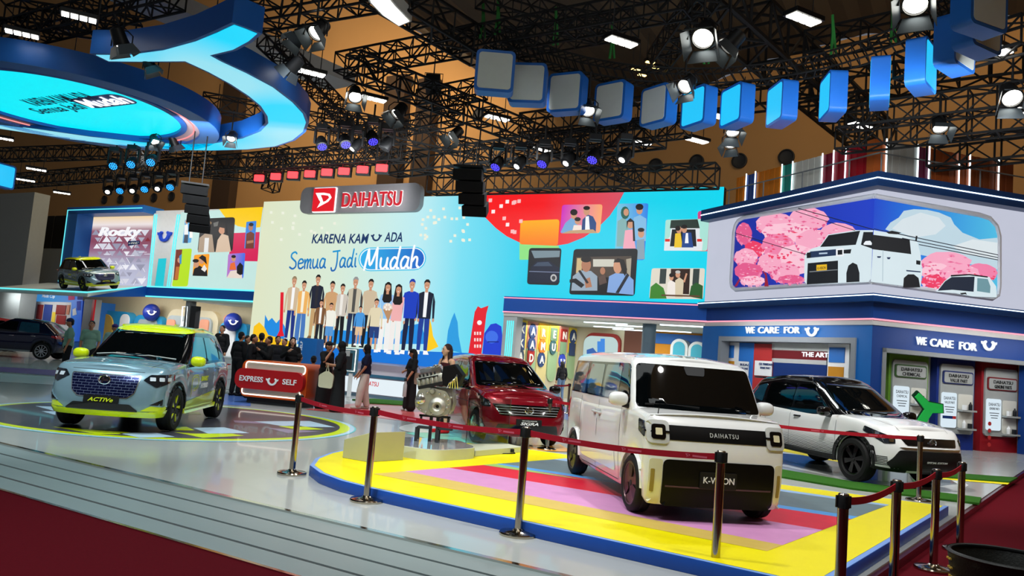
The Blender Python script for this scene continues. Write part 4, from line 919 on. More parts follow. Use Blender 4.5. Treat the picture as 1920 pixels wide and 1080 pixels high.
# skyline
S1.build('skyline', [([(494, 640), (497, 590), (503, 602), (510, 596), (518, 606), (525, 598), (534, 612), (540, 640), (612, 640), (612, 618), (700, 622), (735, 640), (760, 612), (790, 606), (800, 645), (492, 645)], ec(30, 140, 226)),
    ([(476, 612), (486, 604), (496, 614), (503, 628), (545, 640), (540, 660), (470, 655)], ec(250, 196, 20)), ([(526, 548), (532, 548), (530, 620), (533, 630), (518, 632), (524, 620)], ec(226, 24, 44)),
    ([(795, 656), (799, 630), (802, 610), (805, 594), (809, 610), (812, 630), (822, 650), (800, 660)], ec(252, 204, 20)), ([(836, 655), (840, 620), (846, 600), (852, 586), (858, 604), (860, 630), (866, 662)], ec(40, 156, 224)),
    ([(878, 664), (890, 585), (896, 574), (902, 578), (916, 573), (912, 588), (906, 640), (902, 668)], ec(228, 22, 40)), ([(904, 668), (908, 625), (920, 608), (930, 606), (940, 612), (943, 640), (943, 672)], ec(26, 60, 206)),
    ([(466, 648), (560, 650), (700, 655), (880, 662), (948, 670), (948, 704), (700, 690), (462, 680)], ec(14, 116, 216))], .006)
S1.build('skyline_detail', [(circ(899, 605, 4.5, 14), ec(250, 240, 240))] + [([(889 + i * 5, y), (892 + i * 5, y), (892 + i * 5, y + 6), (889 + i * 5, y + 6)], ec(250, 220, 220)) for i in range(3) for y in (622, 634, 646)] + [(circ(922, 632, 12, 16), ec(60, 110, 230)), ([(914, 640), (935, 640), (935, 642), (914, 642)], ec(10, 30, 130))], .014)
Hd, Ft = 526, 626
for args in ((541, 640, 517, (208, 184, 152), (30, 50, 130), 's', None, (240, 240, 240), 't', (246, 246, 246), (150, 130, 100)), (560, 644, 525, (238, 178, 96), (70, 120, 190), 's', None, (240, 240, 240), 'wide', (246, 240, 220), None),
             (586, 636, 514, (30, 34, 52), (196, 160, 110), 's', None, (120, 90, 60), 't', (40, 40, 48), None), (613, 650, 526, (206, 160, 112), (36, 40, 48), 's', None, (200, 150, 110), 't', None, None),
             (633, 648, 531, (204, 196, 184), (20, 20, 24), 's', None, (40, 40, 40), 't', (236, 232, 224), None), (656, 650, 518, (200, 190, 166), (30, 44, 76), 's', (70, 66, 64), (60, 50, 40), 't', (80, 80, 76), (150, 150, 150)),
             (685, 652, 522, (206, 186, 156), (18, 18, 24), 's', None, (30, 30, 30), 't', None, None), (717, 660, 528, (146, 196, 240), (240, 240, 238), 'l', None, (246, 246, 246), 'wide', None, None),
             (737, 664, 532, (240, 176, 176), (240, 236, 232), 'l', (200, 220, 240), (246, 246, 246), 'wide', None, None), (762, 664, 522, (20, 60, 190), (16, 24, 60), 's', None, (250, 250, 250), 't', None, (20, 60, 170)), (790, 664, 523, (18, 26, 48), (26, 60, 150), 's', None, (252, 252, 252), 't', (246, 248, 250), None)):
    px, ft, hd, top, leg, hair, sl, sh, lk, inn, hat = args; fig(px, ft, hd, top, leg, hair, sl, sh, lk, inner=inn, hat=hat)
for args in ((596, 650, 561, (124, 84, 52), (26, 30, 40), 't', (246, 244, 240)), (615, 652, 567, (240, 238, 226), (90, 150, 210), 'shorts', None), (671, 648, 573, (70, 150, 220), (226, 190, 150), 'shorts', None), (699, 660, 559, (226, 214, 180), (36, 60, 120), 'shorts', None)):
    px, ft, hd, top, leg, lk, inn = args; fig(px, ft, hd, top, leg, 's', None, (246, 248, 250), lk, inner=inn, w=1.12, off=.04)
S1.build('flower_bunch', [(circ(727, 577, 9, 14), ec(226, 206, 190)), ([(718, 580), (736, 580), (728, 604)], ec(186, 140, 100))] + [(circ(727 + 5 * cos(i * 1.05), 576 + 5 * sin(i * 1.05), 2.2, 8), ec(246, 236, 222)) for i in range(6)], .07)
# slogan
m_sl = ec(16, 50, 100)
S1.text('slogan_lettering', 'KARENA KAM', 637, 447.5, 106, 18, m_sl, .014, .004, .02, .15); S1.text('slogan_lettering', 'ADA', 738, 444.5, 34, 18, m_sl, .014, .004, .02, .15)
mb = MB(); p = LED.at(705.5, 445, .014); smile_u(mb, p, LED.r, (0, 0, 1), .50, m_sl, .004); mb.build('smile_mark', screen, world=True, smooth=0)
STK = {'S': [[(.62, .88), (.45, .97), (.2, .88), (.16, .7), (.35, .55), (.58, .4), (.6, .15), (.35, .02), (.08, .12)]], 'e': [[(.1, .3), (.5, .36), (.46, .52), (.26, .55), (.1, .36), (.16, .08), (.36, .02), (.56, .12)]],
       'm': [[(.06, .52), (.1, .02)], [(.1, .3), (.25, .52), (.34, .45), (.32, .02)], [(.34, .3), (.5, .52), (.6, .45), (.56, .1), (.66, .02)]], 'u': [[(.08, .52), (.08, .16), (.22, .02), (.42, .18), (.48, .52)], [(.48, .52), (.46, .1), (.58, .02)]],
       'a': [[(.5, .48), (.26, .55), (.08, .3), (.14, .04), (.34, .06), (.48, .3), (.52, .5)], [(.5, .4), (.48, .1), (.6, .02)]], 'J': [[(.1, .92), (.7, .96)], [(.5, .95), (.52, .3), (.4, -.1), (.14, -.16), (.04, .0)]],
       'd': [[(.46, .46), (.26, .54), (.08, .3), (.14, .04), (.32, .06), (.46, .3)], [(.58, 1.02), (.48, .4), (.48, .08), (.6, .02)]], 'i': [[(.14, .52), (.14, .1), (.24, .02)], [(.18, .72), (.19, .75)]], 'h': [[(.16, 1.05), (.08, .5), (.08, .02)], [(.1, .3), (.28, .52), (.42, .45), (.42, .14), (.56, .02)]],
       'M': [[(.02, .0), (.2, .96)], [(.2, .96), (.36, .2), (.72, 1.02)], [(.72, 1.02), (.74, .4), (.78, .02)]]}
WID = {'S': .72, 'e': .6, 'm': .72, 'u': .62, 'a': .64, 'J': .72, 'd': .64, 'i': .32, 'h': .6, 'M': .92, ' ': .42}
def brush(mb, txt, pl, x0, base, h, m, off, wpx, slope=-.02, r=.085, shear=.14):
    """brush-stroke handwriting along a photo-pixel baseline"""
    tot = sum(WID[c] for c in txt); k = wpx / tot; x = x0; j = 0
    for c in txt:
        for st in STK.get(c, []):
            P = []
            for i in range(len(st) - 1):
                p0 = Vector(st[max(i - 1, 0)]); p1 = Vector(st[i]); p2 = Vector(st[i + 1]); p3 = Vector(st[min(i + 2, len(st) - 1)])
                for q in range(5):
                    t = q / 5; P.append(.5 * ((2 * p1) + (p2 - p0) * t + (2 * p0 - 5 * p1 + 4 * p2 - p3) * t * t + (3 * p1 - p0 - 3 * p2 + p3) * t ** 3))
            P.append(Vector(st[-1])); L = []; R = []
            if len(P) > 1:
                for i, p in enumerate(P):
                    d = (P[min(i + 1, len(P) - 1)] - P[max(i - 1, 0)]); d = d.normalized() if d.length > 1e-6 else Vector((1, 0)); n = Vector((-d.y, d.x)); w = r * (.75 + .25 * abs(n.x)); L.append(p + n * w * .5); R.append(p - n * w * .5)
                def X(p): return pl.at(x + (p.x + shear * p.y) * k, base + slope * (x - x0 + p.x * k) - p.y * h, off + .0006 * j)
                n_ = len(L); mb.add([X(p) for p in L] + [X(p) for p in R], [(i, i + 1, n_ + i + 1, n_ + i) for i in range(n_ - 1)], m)
                for e in (P[0], P[-1]): mb.poly([X(e + Vector((cos(a * pi / 4), sin(a * pi / 4))) * r * .42) for a in range(8)], m)
                j += 1
        x += WID[c] * k
mb = MB(); brush(mb, 'Semua Jadi', LED, 541, 505, 33, ramp_em('screen_slogan_blue', [(0, (30, 96, 176)), (1, (24, 158, 214))], 'Z'), .014, 128, -.035, .13); mb.build('script_lettering', screen, world=True, smooth=0, recalc=False)
def pill(x0, x1, y0, y1, sl, n=10):
    r = (y1 - y0) / 2; yc = (y0 + y1) / 2; P = [(x1 - r + r * cos(RAD(-90 + 180 * i / n)), yc + r * sin(RAD(-90 + 180 * i / n))) for i in range(n + 1)] + [(x0 + r + r * cos(RAD(90 + 180 * i / n)), yc + r * sin(RAD(90 + 180 * i / n))) for i in range(n + 1)]
    return [(x, y + sl * (x - x0)) for x, y in P]
S1.build('slogan_pill', [(pill(672, 799, 464.5, 509, -.02), ec(60, 196, 236)), (pill(674, 797, 466.5, 507, -.02), ec(240, 250, 254)), (pill(676, 795, 468, 505.5, -.02), ramp_em('screen_pill', [(0, (48, 178, 236)), (1, (28, 92, 196))]))], .012)
mb = MB(); brush(mb, 'Mudah', LED, 682, 506, 40, ec(252, 254, 255), .030, 104, -.035, .13); mb.build('script_lettering', screen, world=True, smooth=0, recalc=False)
# photo tiles on the right part
fam = ramp_em('screen_magenta_orange', [(0, (206, 40, 190)), (1, (250, 170, 110))])
S1.build('photo_tile', [(S1.rr([(1054, 384), (1130, 383), (1125, 437), (1050, 438)], .1), fam),
    ([(1051, 436), (1060, 418), (1072, 408), (1082, 416), (1084, 438)], ec(120, 170, 214)), (circ(1076, 403, 6, 12, 8), m_skin), (circ(1076, 398, 7, 12, 6), m_hair), ([(1072, 437), (1076, 422), (1090, 422), (1092, 437)], ec(244, 226, 214)), (circ(1083, 415, 5.5, 12, 6), m_skin), (circ(1083, 411, 6, 10, 4), m_hair),
    ([(1090, 437), (1092, 412), (1102, 402), (1112, 406), (1118, 418), (1117, 436)], ec(40, 74, 130)), ([(1098, 406), (1104, 405), (1106, 432), (1097, 432)], ec(244, 246, 248)), (circ(1100, 396, 6, 12, 8), m_skin), (circ(1100, 390, 6.5, 10, 4), m_hair), ([(1052, 438), (1070, 432), (1112, 430), (1120, 437)], ec(196, 160, 120))], .014)
S1.build('photo_tile', [(S1.rr([(1158, 382), (1216, 381), (1208, 488), (1152, 487)], .08), ramp_em('screen_sky_tile', [(0, (120, 200, 226)), (1, (40, 130, 230))])),
    ([(1156, 462), (1158, 415), (1168, 408), (1178, 416), (1180, 463)], ec(130, 176, 176)), (circ(1172, 399, 8, 12, 12), ec(30, 96, 84)), (circ(1174, 398, 5, 10, 7), m_skin), ([(1186, 450), (1188, 408), (1200, 403), (1212, 410), (1211, 452)], ec(130, 186, 226)), (circ(1199, 394, 6, 12, 8), m_skin), (circ(1199, 388, 7.5, 12, 6), m_hair),
    ([(1168, 466), (1172, 432), (1186, 430), (1192, 466)], ec(240, 168, 186)), (circ(1182, 421, 6, 12, 8), m_skin), ([(1175, 430), (1175, 415), (1182, 409), (1189, 415), (1191, 452), (1187, 452), (1186, 416), (1178, 416)], m_hair), ([(1193, 486), (1194, 450), (1208, 448), (1209, 486)], ec(136, 160, 176)), (circ(1202, 438, 6, 12, 8), m_skin), (circ(1202, 431, 6.5, 10, 4), m_hair)], .014)
S1.build('photo_tile', [(S1.rr([(992, 465), (1053, 465), (1048, 535), (988, 533)], .1), ec(16, 18, 26)), ([(996, 470), (1050, 470), (1049, 482), (1002, 484)], ec(120, 140, 150)), ([(996, 500), (1006, 490), (1030, 489), (1042, 498), (1050, 502), (1049, 530), (990, 530)], ec(16, 22, 48)), ([(1000, 499), (1008, 492), (1028, 491), (1036, 499)], ec(60, 74, 96)), (circ(1038, 521, 6, 16, 7), ec(190, 190, 190)), (circ(1038, 521, 3.5, 12, 4), ec(60, 60, 66)), ([(992, 508), (1049, 510), (1049, 511.5), (992, 509.5)], ec(120, 130, 160))], .014)
S1.build('photo_tile', [(S1.rr([(1076, 467), (1196, 466), (1190, 555), (1067, 552)], .07), ec(14, 14, 18)), ([(1080, 482), (1184, 480), (1182, 520), (1078, 520)], ec(74, 62, 52)), ([(1112, 486), (1152, 486), (1150, 500), (1112, 500)], ec(206, 204, 190)), ([(1082, 484), (1092, 484), (1090, 512), (1080, 512)], ec(206, 180, 130)), ([(1174, 486), (1184, 484), (1182, 520), (1176, 515)], ec(170, 160, 140)),
    ([(1071, 545), (1074, 518), (1088, 507), (1108, 508), (1120, 518), (1120, 545)], ec(150, 168, 184)), (circ(1099, 497, 9, 16, 13), m_skin2), (circ(1099, 486, 10, 14, 6), m_hair), ([(1138, 548), (1142, 518), (1154, 512), (1176, 514), (1188, 525), (1188, 553)], ec(130, 166, 220)), (circ(1158, 500, 8, 16, 13), m_skin), ([(1150, 492), (1158, 484), (1170, 487), (1176, 505), (1172, 518), (1166, 508), (1162, 492)], m_hair), ([(1096, 524), (1106, 520), (1110, 538), (1098, 540)], m_skin2),
    ([(1068, 524), (1080, 522), (1096, 534), (1090, 540), (1076, 530), (1068, 530)], ec(20, 20, 24)), ([(1084, 508), (1088, 506), (1104, 530), (1100, 532)], ec(30, 32, 40)), ([(1176, 512), (1180, 516), (1160, 550), (1154, 549)], ec(30, 32, 44)), ([(1122, 520), (1134, 514), (1138, 530), (1124, 535)], ec(90, 70, 62)), (circ(1130, 508, 5, 10, 7), m_skin2)], .045)
S1.build('photo_tile', [(S1.rr([(1248, 412), (1330, 410), (1326, 470), (1245, 470)], .07), ec(170, 226, 214)), ([(1258, 413), (1308, 411), (1312, 428), (1256, 428)], ec(40, 56, 50)), ([(1245, 470), (1246, 452), (1256, 444), (1258, 428), (1312, 428), (1312, 444), (1318, 454), (1316, 470)], ec(226, 232, 236)), ([(1256, 462), (1260, 430), (1304, 430), (1306, 462)], ec(26, 28, 34)), ([(1264, 464), (1266, 438), (1276, 436), (1280, 464)], ec(236, 196, 40)), (circ(1273, 431, 5, 12, 7), m_skin), (circ(1271, 428, 5, 10, 5), m_hair), ([(1278, 464), (1280, 436), (1296, 436), (1300, 464)], ec(34, 70, 140)), ([(1286, 437), (1290, 437), (1291, 456), (1284, 456)], ec(244, 246, 250)), (circ(1283, 430, 5, 12, 7), m_skin), (circ(1283, 425, 5.5, 10, 4), m_hair), ([(1247, 448), (1256, 448), (1256, 453), (1247, 453)], ec(220, 40, 30)), ([(1307, 448), (1316, 448), (1316, 453), (1307, 453)], ec(220, 40, 30))], .016)
S1.build('photo_tile', [(S1.rr([(1222, 503), (1322, 503), (1318, 561), (1217, 560)], .08), ec(222, 216, 200)), ([(1258, 504), (1294, 504), (1292, 552), (1256, 550)], ec(46, 28, 20)), ([(1238, 504), (1250, 504), (1248, 532), (1236, 532)], ec(50, 62, 60)), ([(1300, 504), (1312, 504), (1310, 534), (1298, 534)], ec(50, 62, 60)), ([(1218, 560), (1220, 538), (1230, 530), (1244, 540), (1250, 560)], ec(60, 130, 40)), ([(1292, 556), (1296, 536), (1306, 530), (1318, 536), (1317, 561)], ec(40, 90, 40)),
    ([(1250, 556), (1252, 530), (1258, 525), (1266, 530), (1266, 556)], ec(240, 232, 224)), (circ(1259, 520, 4, 12, 6), m_skin), (circ(1259, 516, 4.5, 10, 4), m_hair), ([(1266, 558), (1266, 526), (1274, 520), (1282, 526), (1280, 558)], ec(214, 200, 170)), (circ(1271, 515, 4.5, 12, 6), m_skin), (circ(1271, 510, 5, 10, 3), ec(190, 190, 186)), ([(1281, 528), (1286, 512), (1289, 513), (1284, 530)], m_skin), ([(1240, 552), (1312, 554), (1312, 557), (1240, 555)], ec(96, 66, 44))], .014)
# brand sign board over the LED wall
sgn = thing('sign_board', 'grey rounded sign board with red square emblem and red brand name above the LED wall', 'sign', tuple(LED.pt(4, 0, .6)))
P3 = LED.shift(.55)
mb = MB(); c = [P3.uv(566, 402), P3.uv(786, 392), P3.uv(786, 341), P3.uv(566, 351)]; u0 = min(q[0] for q in c); u1 = max(q[0] for q in c)
sz0 = P3.uv(676, 398)[1]; sz1 = P3.uv(676, 347)[1]
mb.prism(rrect(u0, sz0, u1, sz1, .38, 8), -.28, 0, M('sign_grey', (150, 152, 156), .45), PM(P3)); bd = mb.build('board', sgn, world=True, smooth=30)
S3 = Scr(P3, sgn); uc, _ = P3.uv(610, 374); _, zt = P3.uv(610, 354); _, zb = P3.uv(610, 397)
mb = MB(); mb.prism(rrect(uc - (zt - zb) * .58, zb, uc + (zt - zb) * .58, zt, .03), .06, .14, EM('sign_red', (226, 16, 34), 1.0), PM(P3)); q = mb.build('emblem_plate', sgn, world=True, smooth=0)
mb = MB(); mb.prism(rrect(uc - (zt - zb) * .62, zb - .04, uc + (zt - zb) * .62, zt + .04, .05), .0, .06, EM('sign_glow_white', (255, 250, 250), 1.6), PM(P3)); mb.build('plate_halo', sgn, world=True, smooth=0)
mb = MB(); emblem_d(mb, P3.pt(uc, (zt + zb) / 2, .142), P3.r, (0, 0, 1), (zt - zb) * 1.0, EM('sign_white', (255, 255, 255), 1.1), .004); mb.build('emblem', sgn, world=True, smooth=0, recalc=False)
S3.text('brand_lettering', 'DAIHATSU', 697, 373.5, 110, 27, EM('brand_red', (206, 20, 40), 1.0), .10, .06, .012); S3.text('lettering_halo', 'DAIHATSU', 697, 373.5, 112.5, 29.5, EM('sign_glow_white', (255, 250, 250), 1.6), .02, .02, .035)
# stage with front LED band and step
st = thing('stage', 'long low stage with lit white front band in front of the LED wall', 'stage', (-5, 30, 0))
dW = LED.r; F0 = Vector((-4.26, 25.2, 0)); FP = Plane(F0, F0 + dW)
ua = uvx(FP, 395, 720); back = (FP.o - LED.o).dot(LED.n) - .06; ub = (LED.at(944, 640) - FP.o).dot(FP.r) - .15; uf = uvx(FP, 905, 740)
m_stg = M('stage_top', (150, 140, 150), .35, coat=.2)
def lo(u, d): p = FP.pt(u, 0, -d); return (p.x, p.y)
mb = MB(); mb.prism([lo(ua, 0), lo(uf, 0), lo(ub, back), lo(ua, back)], 0, .72, m_stg); mb.build('stage_deck', st, world=True, smooth=0)
mb = MB(); mb.prism([lo(ua, 4.2), lo(ub + 1, 4.2), lo(ub, back - .1), lo(ua, back - .1)], .72, .95, m_stg); mb.build('upper_step', st, world=True, smooth=0)
mb = MB(); wallbox(mb, FP, ua, uf, .12, .60, 0, .04, EM('band_white', (228, 240, 246), 1.0)); bnd = mb.build('light_band', st, world=True, smooth=0)
mb = MB(); wallbox(mb, FP, ua, uf, .0, .09, 0, .06, M('stage_skirt', (96, 120, 136), .4)); wallbox(mb, FP, ua, uf, .64, .73, 0, .06, M('stage_lip', (60, 110, 140), .4)); mb.build('stage_trim', st, world=True, smooth=0)
SF = Scr(FP, bnd); mb = MB()
for px, py in ((692, 719), (520, 704), (855, 733)):
    SF.text('b', 'DAIHATSU', px, py, 36, 8.5, EM('brand_red', (206, 20, 40)), .05, .005, .012, mb=mb)
for px, py in ((641, 715), (812, 728), (470, 700)):
    pl_ = [FP.at(px + a, py + b, .05) for a, b in ((-6, -7), (6, -6), (6, 6), (-6, 5))]; mb.poly(pl_, EM('sign_red', (226, 16, 34)))
    emblem_d(mb, FP.at(px, py - .5, .055), FP.r, (0, 0, 1), .17, EM('sign_white', (255, 255, 255)), .002)
mb.build('band_lettering', bnd, smooth=0, recalc=False) if False else mb.build('band_lettering', st, world=True, smooth=0, recalc=False)

# ------------------------------------------------------------------ middle pavilion under the LED wall
mid = thing('pavilion', 'open blue-fronted pavilion under the right part of the LED wall', 'pavilion', tuple(LED.pt(18, 0, -2)))
MP = LED.shift(.12); mu0 = uvx(MP, 945, 590); mu1 = uR + 1.0
m_fasc = M('fascia_blue', (14, 80, 170), .5); m_pav = M('pavilion_white', (206, 210, 206), .5); m_ceil = M('pavilion_ceiling', (196, 200, 190), .7)
mb = MB(); wallbox(mb, MP, mu0, mu1, 3.42, 4.08, -.45, .1, m_fasc); mb.build('fascia', mid, world=True, smooth=0)
mb = MB(); wallbox(mb, MP, mu0, mu1, 4.0, 4.04, .1, .13, m_pinkl); wallbox(mb, MP, mu0, mu1, 3.42, 3.47, .1, .13, m_pinkl); mb.build('light_line', mid, world=True, smooth=0)
mb = MB(); wallbox(mb, MP, mu0, mu1, 3.28, 3.42, -6, .05, m_ceil); mb.build('pavilion_roof', mid, world=True, smooth=0)
mb = MB(); wallbox(mb, MP, mu0, mu0 + .62, 0, 3.3, -.5, .0, m_lgrey); mb.build('pier', mid, world=True, smooth=0)
mb = MB()
for k in (.18, .27, .36, .45): wallbox(mb, MP, mu0 + k, mu0 + k + .04, .3, 3.1, .0, .04, m_teall)
mb.build('teal_tube', mid, world=True, smooth=0)
BP = LED.shift(-5.4)
mb = MB()
for x0, x1, m in ((1000, 1170, M('wall_cream', (190, 180, 150), .6)), (1170, 1222, M('wall_timber', (96, 56, 40), .6)), (1222, 1360, M('wall_orange', (212, 140, 30), .6))):
    wallbox(mb, BP, uvx(BP, x0, 640), uvx(BP, x1, 640), 0, 3.3, -.1, .0, m)
wallbox(mb, BP, uvx(BP, 1222, 640), uvx(BP, 1360, 640), 2.75, 3.2, 0, .06, m_blue); mb.build('back_wall', mid, world=True, smooth=0)
SB = Scr(BP, mid)
mb = MB(); mb.prism(rrect(uvx(BP, 1100, 640), .6, uvx(BP, 1166, 640), 3.05, .4), 0, .18, M('board_red', (140, 30, 26), .5), PM(BP)); mb.build('board_frame', mid, world=True, smooth=30)
mb = MB(); mb.prism(rrect(uvx(BP, 1098, 640), .5, uvx(BP, 1162, 640), 2.9, .36), .18, .2, EM('board_white', (190, 216, 214), .9), PM(BP)); mb.build('board_face', mid, world=True, smooth=30)
SB.build('board_picture', [([(1120, 660), (1120, 640), (1126, 640), (1126, 635), (1134, 635), (1134, 660)], ec(40, 130, 220)), ([(1100, 666), (1100, 656), (1112, 652), (1118, 660), (1150, 662), (1150, 668)], ec(30, 90, 170))], .22)
mb = MB()
for x0, x1, y0 in ((1266, 1298, 636), (1299, 1332, 641)):
    ua_, ub_ = uvx(BP, x0, 650), uvx(BP, x1, 650); zt = BP.uv(x0, y0)[1]; r = (ub_ - ua_) / 2
    mb.prism([(ua_, .8), (ub_, .8)] + [(ua_ + r + r * cos(RAD(a)), zt - r + r * sin(RAD(a))) for a in range(0, 181, 15)], 0, .7, m_pav, PM(BP))
    mb.prism([(ua_ + .12, .9), (ub_ - .12, .9)] + [(ua_ + r + (r - .12) * cos(RAD(a)), zt - r + (r - .12) * sin(RAD(a))) for a in range(0, 181, 15)], .7, .72, M('arch_teal', (60, 160, 180), .5), PM(BP))
mb.build('arch_niche', mid, world=True, smooth=30)
mb = MB(); c = MP.at(1216, 640, -.5); mb.lathe([(.26, 0), (.26, 3.3)], M('column_slate', (96, 116, 128), .45), 20, Matrix.Translation((c.x, c.y, 0))); mb.build('column', mid, world=True)
for px, py, w in ((1135, 606, .9), (1150, 614, .9), (1190, 612, .8), (1185, 619, .9), (1252, 621, 1.0), (1250, 626, .8), (1298, 612, 1.2)):
    p = G(px, py, 3.26); a = p - LED.r * w / 1; b = p + LED.r * w / 1; n = LED.n * .05; mb = MB()
    mb.prism([(q.x, q.y) for q in (a - n, b - n, b + n, a + n)], 3.24, 3.28, m_tube); mb.build('ceiling_light', mid, world=True, smooth=0)
# letter wall
lw = thing('letter_wall', 'striped cream and yellow wall of framed letters and badges beside the teal light tubes', 'wall display', (1.5, 34.5, 0))
A = MP.at(966, 640, -.5); Bq = GY(1102, 640, 37.6); LWP = Plane(A, Bq)
lw.location = (A.x, A.y, 0); SL = Scr(LWP, lw)
U1 = (Bq - A).to_2d().length; mb = MB(); wallbox(mb, LWP, -.1, U1 + .2, 0, 3.28, -.15, 0, M('wall_cream', (190, 180, 150), .6)); mb.build('wall_panel', lw, world=True, smooth=0)
xs = [968, 986, 1006, 1027, 1046, 1064, 1082, 1100]; cols = [(226, 196, 60), (206, 140, 120), (226, 196, 60), (176, 110, 96), (206, 140, 120), (196, 130, 110), (222, 190, 70)]
for i in range(7):
    mb = MB(); u0, u1 = uvx(LWP, xs[i], 640) + .05, uvx(LWP, xs[i + 1], 640) - .05
    mb.prism([(u0, 2.05), (u1, 2.05), (u1, 3.2), (u0, 3.2)], 0, .05, M('strip_%d' % (i % 3), cols[i], .55), PM(LWP)); r = (u1 - u0) / 2; zc = (1.3, 1.35, .8, 1.1, 1.3, 1.25, 1.5)[i]
    mb.prism([(u1, 2.05), (u0, 2.05)] + [(u0 + r - r * cos(RAD(a)), zc - r * sin(RAD(a))) for a in range(0, 181, 18)], 0, .05, M('strip_low_%d' % (i % 2), ((206, 190, 130), (150, 176, 130))[i % 2], .55), PM(LWP)); mb.build('strip_panel', lw, world=True, smooth=0)
def badge(px, py, ch, shp, c, c2=(240, 236, 220)):
    u, z = LWP.uv(px, py); s_ = .26; mb = MB()
    o = {'sq': rrect(u - s_, z - s_ * 1.1, u + s_, z + s_ * 1.1, .04), 'ci': [(u + s_ * (1.08 + .06 * (k % 2)) * cos(2 * pi * k / 24), z + s_ * (1.2 + .06 * (k % 2)) * sin(2 * pi * k / 24)) for k in range(24)], 'sh': [(u - s_, z + s_ * 1.2), (u + s_, z + s_ * 1.2), (u + s_, z - s_ * .4), (u, z - s_ * 1.3), (u - s_, z - s_ * .4)]}[shp]
    mb.prism(o, .05, .10, M('badge_%d_%d_%d' % c, c, .5), PM(LWP))
    if ch: text_on(mb, ch, LWP.pt(u, z, .105), LWP.r, (0, 0, 1), None, .34, M('badge_cream', c2, .5), .02, .03)
    mb.build('letter_badge', lw, world=True, smooth=0)
NV, RD, OR, GN = (44, 66, 110), (160, 40, 36), (216, 120, 30), (110, 140, 110)
for px, py, ch, shp, c in ((976, 617, 'K', 'sq', NV), (996, 621, 'A', 'ci', NV), (1016, 624, 'R', 'sq', (222, 150, 50)), (1036, 627, 'E', 'sq', GN), (1055, 629, 'N', 'sq', RD), (1072, 631, 'A', 'ci', NV), (1090, 633, '', 'ci', RD),
                           (974, 643, 'K', 'sq', NV), (994, 646, 'A', 'ci', NV), (1014, 649, 'M', 'ci', OR), (1034, 651, 'U', 'ci', (60, 96, 100)), (1053, 653, '', 'sq', (130, 160, 120)), (1070, 655, '', 'sq', (40, 60, 100)), (1088, 656, '', 'ci', RD),
                           (972, 668, 'A', 'ci', (60, 74, 90)), (992, 671, 'D', 'sh', RD), (1012, 674, 'A', 'ci', NV), (1051, 676, '', 'ci', (50, 70, 180))): badge(px, py, ch, shp, c)
mb = MB(); u, z = LWP.uv(1051, 677); smile_u(mb, LWP.pt(u, z, .10), LWP.r, (0, 0, 1), .34, m_wtxt, .02); mb.build('smile_mark', lw, world=True, smooth=0)
# ------------------------------------------------------------------ corner pavilion at the right
Q = Vector((9.9, 21.5)); RP = Plane(Q, Q + Vector((cos(RAD(15)), sin(RAD(15))))); LPE = Vector((6.95, 28.3)); LP = Plane(LPE, Q); LW = (Q - LPE).length; RW = 9.0
cor = thing('corner_pavilion', 'tall blue corner pavilion with wraparound screen and care signs at the right', 'pavilion', (Q.x, Q.y, 0))
m_wall = M('pavilion_blue', (12, 92, 164), .5); m_wall2 = M('pavilion_deep_blue', (10, 54, 122), .5); m_ledge = M('ledge_blue', (18, 54, 104), .4); m_pale = M('pale_lilac_wall', (214, 218, 232), .5)
def corner_out(d, d2=None, ul=0.0, ur=RW):
    """outline following both faces, d in front and d2 behind"""
    d2 = -.6 if d2 is None else d2
    def c(dd):
        a = (LP.o + LP.n * dd); b = (RP.o + RP.n * dd); return xline(Vector((a.x, a.y)), Vector((LP.r.x, LP.r.y)), Vector((b.x, b.y)), Vector((RP.r.x, RP.r.y)))
    P = lambda pl, u, dd: Vector(pl.pt(u, 0, dd)[:2])
    return [P(LP, ul, d), c(d), P(RP, ur, d), P(RP, ur, d2), c(d2), P(LP, ul, d2)]
def cslab(name, z0, z1, d, m, d2=None, par=None, ul=0.0):
    mb = MB(); mb.prism([tuple(p) for p in corner_out(d, d2, ul)], z0, z1, m); return mb.build(name, par or cor, world=True, smooth=0)
def lens_wall(pl, W, hole, z1, m, m2, name):
    """wall with a doorway-shaped opening: jambs and lintel"""
    mb = MB(); u0, u1, h = hole
    wallbox(mb, pl, 0, u0, 0, z1, -.35, 0, m); wallbox(mb, pl, u1, W, 0, z1, -.35, 0, m); wallbox(mb, pl, u0, u1, h, z1, -.35, 0, m)
    mb.build(name, cor, world=True, smooth=0)
lu0, lu1 = uvx(LP, 1346, 700), uvx(LP, 1604, 700); lh = LP.uv(1480, 632)[1]
ru0, ru1 = uvx(RP, 1652, 720), uvx(RP, 1930, 720); rh = RP.uv(1760, 662)[1]
lens_wall(LP, LW, (lu0, lu1, lh), 3.30, m_wall, None, 'left_wall'); lens_wall(RP, RW, (ru0, ru1, rh), 3.30, m_wall2, None, 'right_wall')
cslab('light_grey_band', 3.28, 3.42, .03, m_lgrey); cslab('pink_line', 3.42, 3.46, .06, m_pinkl); cslab('fascia', 3.46, 3.92, .04, m_wall2, -.9); cslab('lower_ledge', 3.90, 4.12, .28, m_ledge, -.9); cslab('ledge_light_line', 4.06, 4.085, .30, m_tube, .2)
cslab('screen_wall', 4.12, 7.1, .0, EM('pale_lilac_screen', (206, 210, 228), .85), -.5); cslab('upper_ledge', 7.05, 7.45, .38, m_ledge, -1.5); cslab('upper_light_line', 7.25, 7.28, .395, m_tube, .3)
mb = MB(); mb.poly([(p.x, p.y, 3.29) for p in (Vector(LP.pt(0, 0, -3)), Vector(LP.pt(0, 0, -.3)), Vector(LP.pt(LW, 0, -.3)), Vector(RP.pt(RW, 0, -.3)), Vector(RP.pt(RW, 0, -3)))], m_ceil); mb.build('inner_ceiling', cor, world=True, smooth=0)
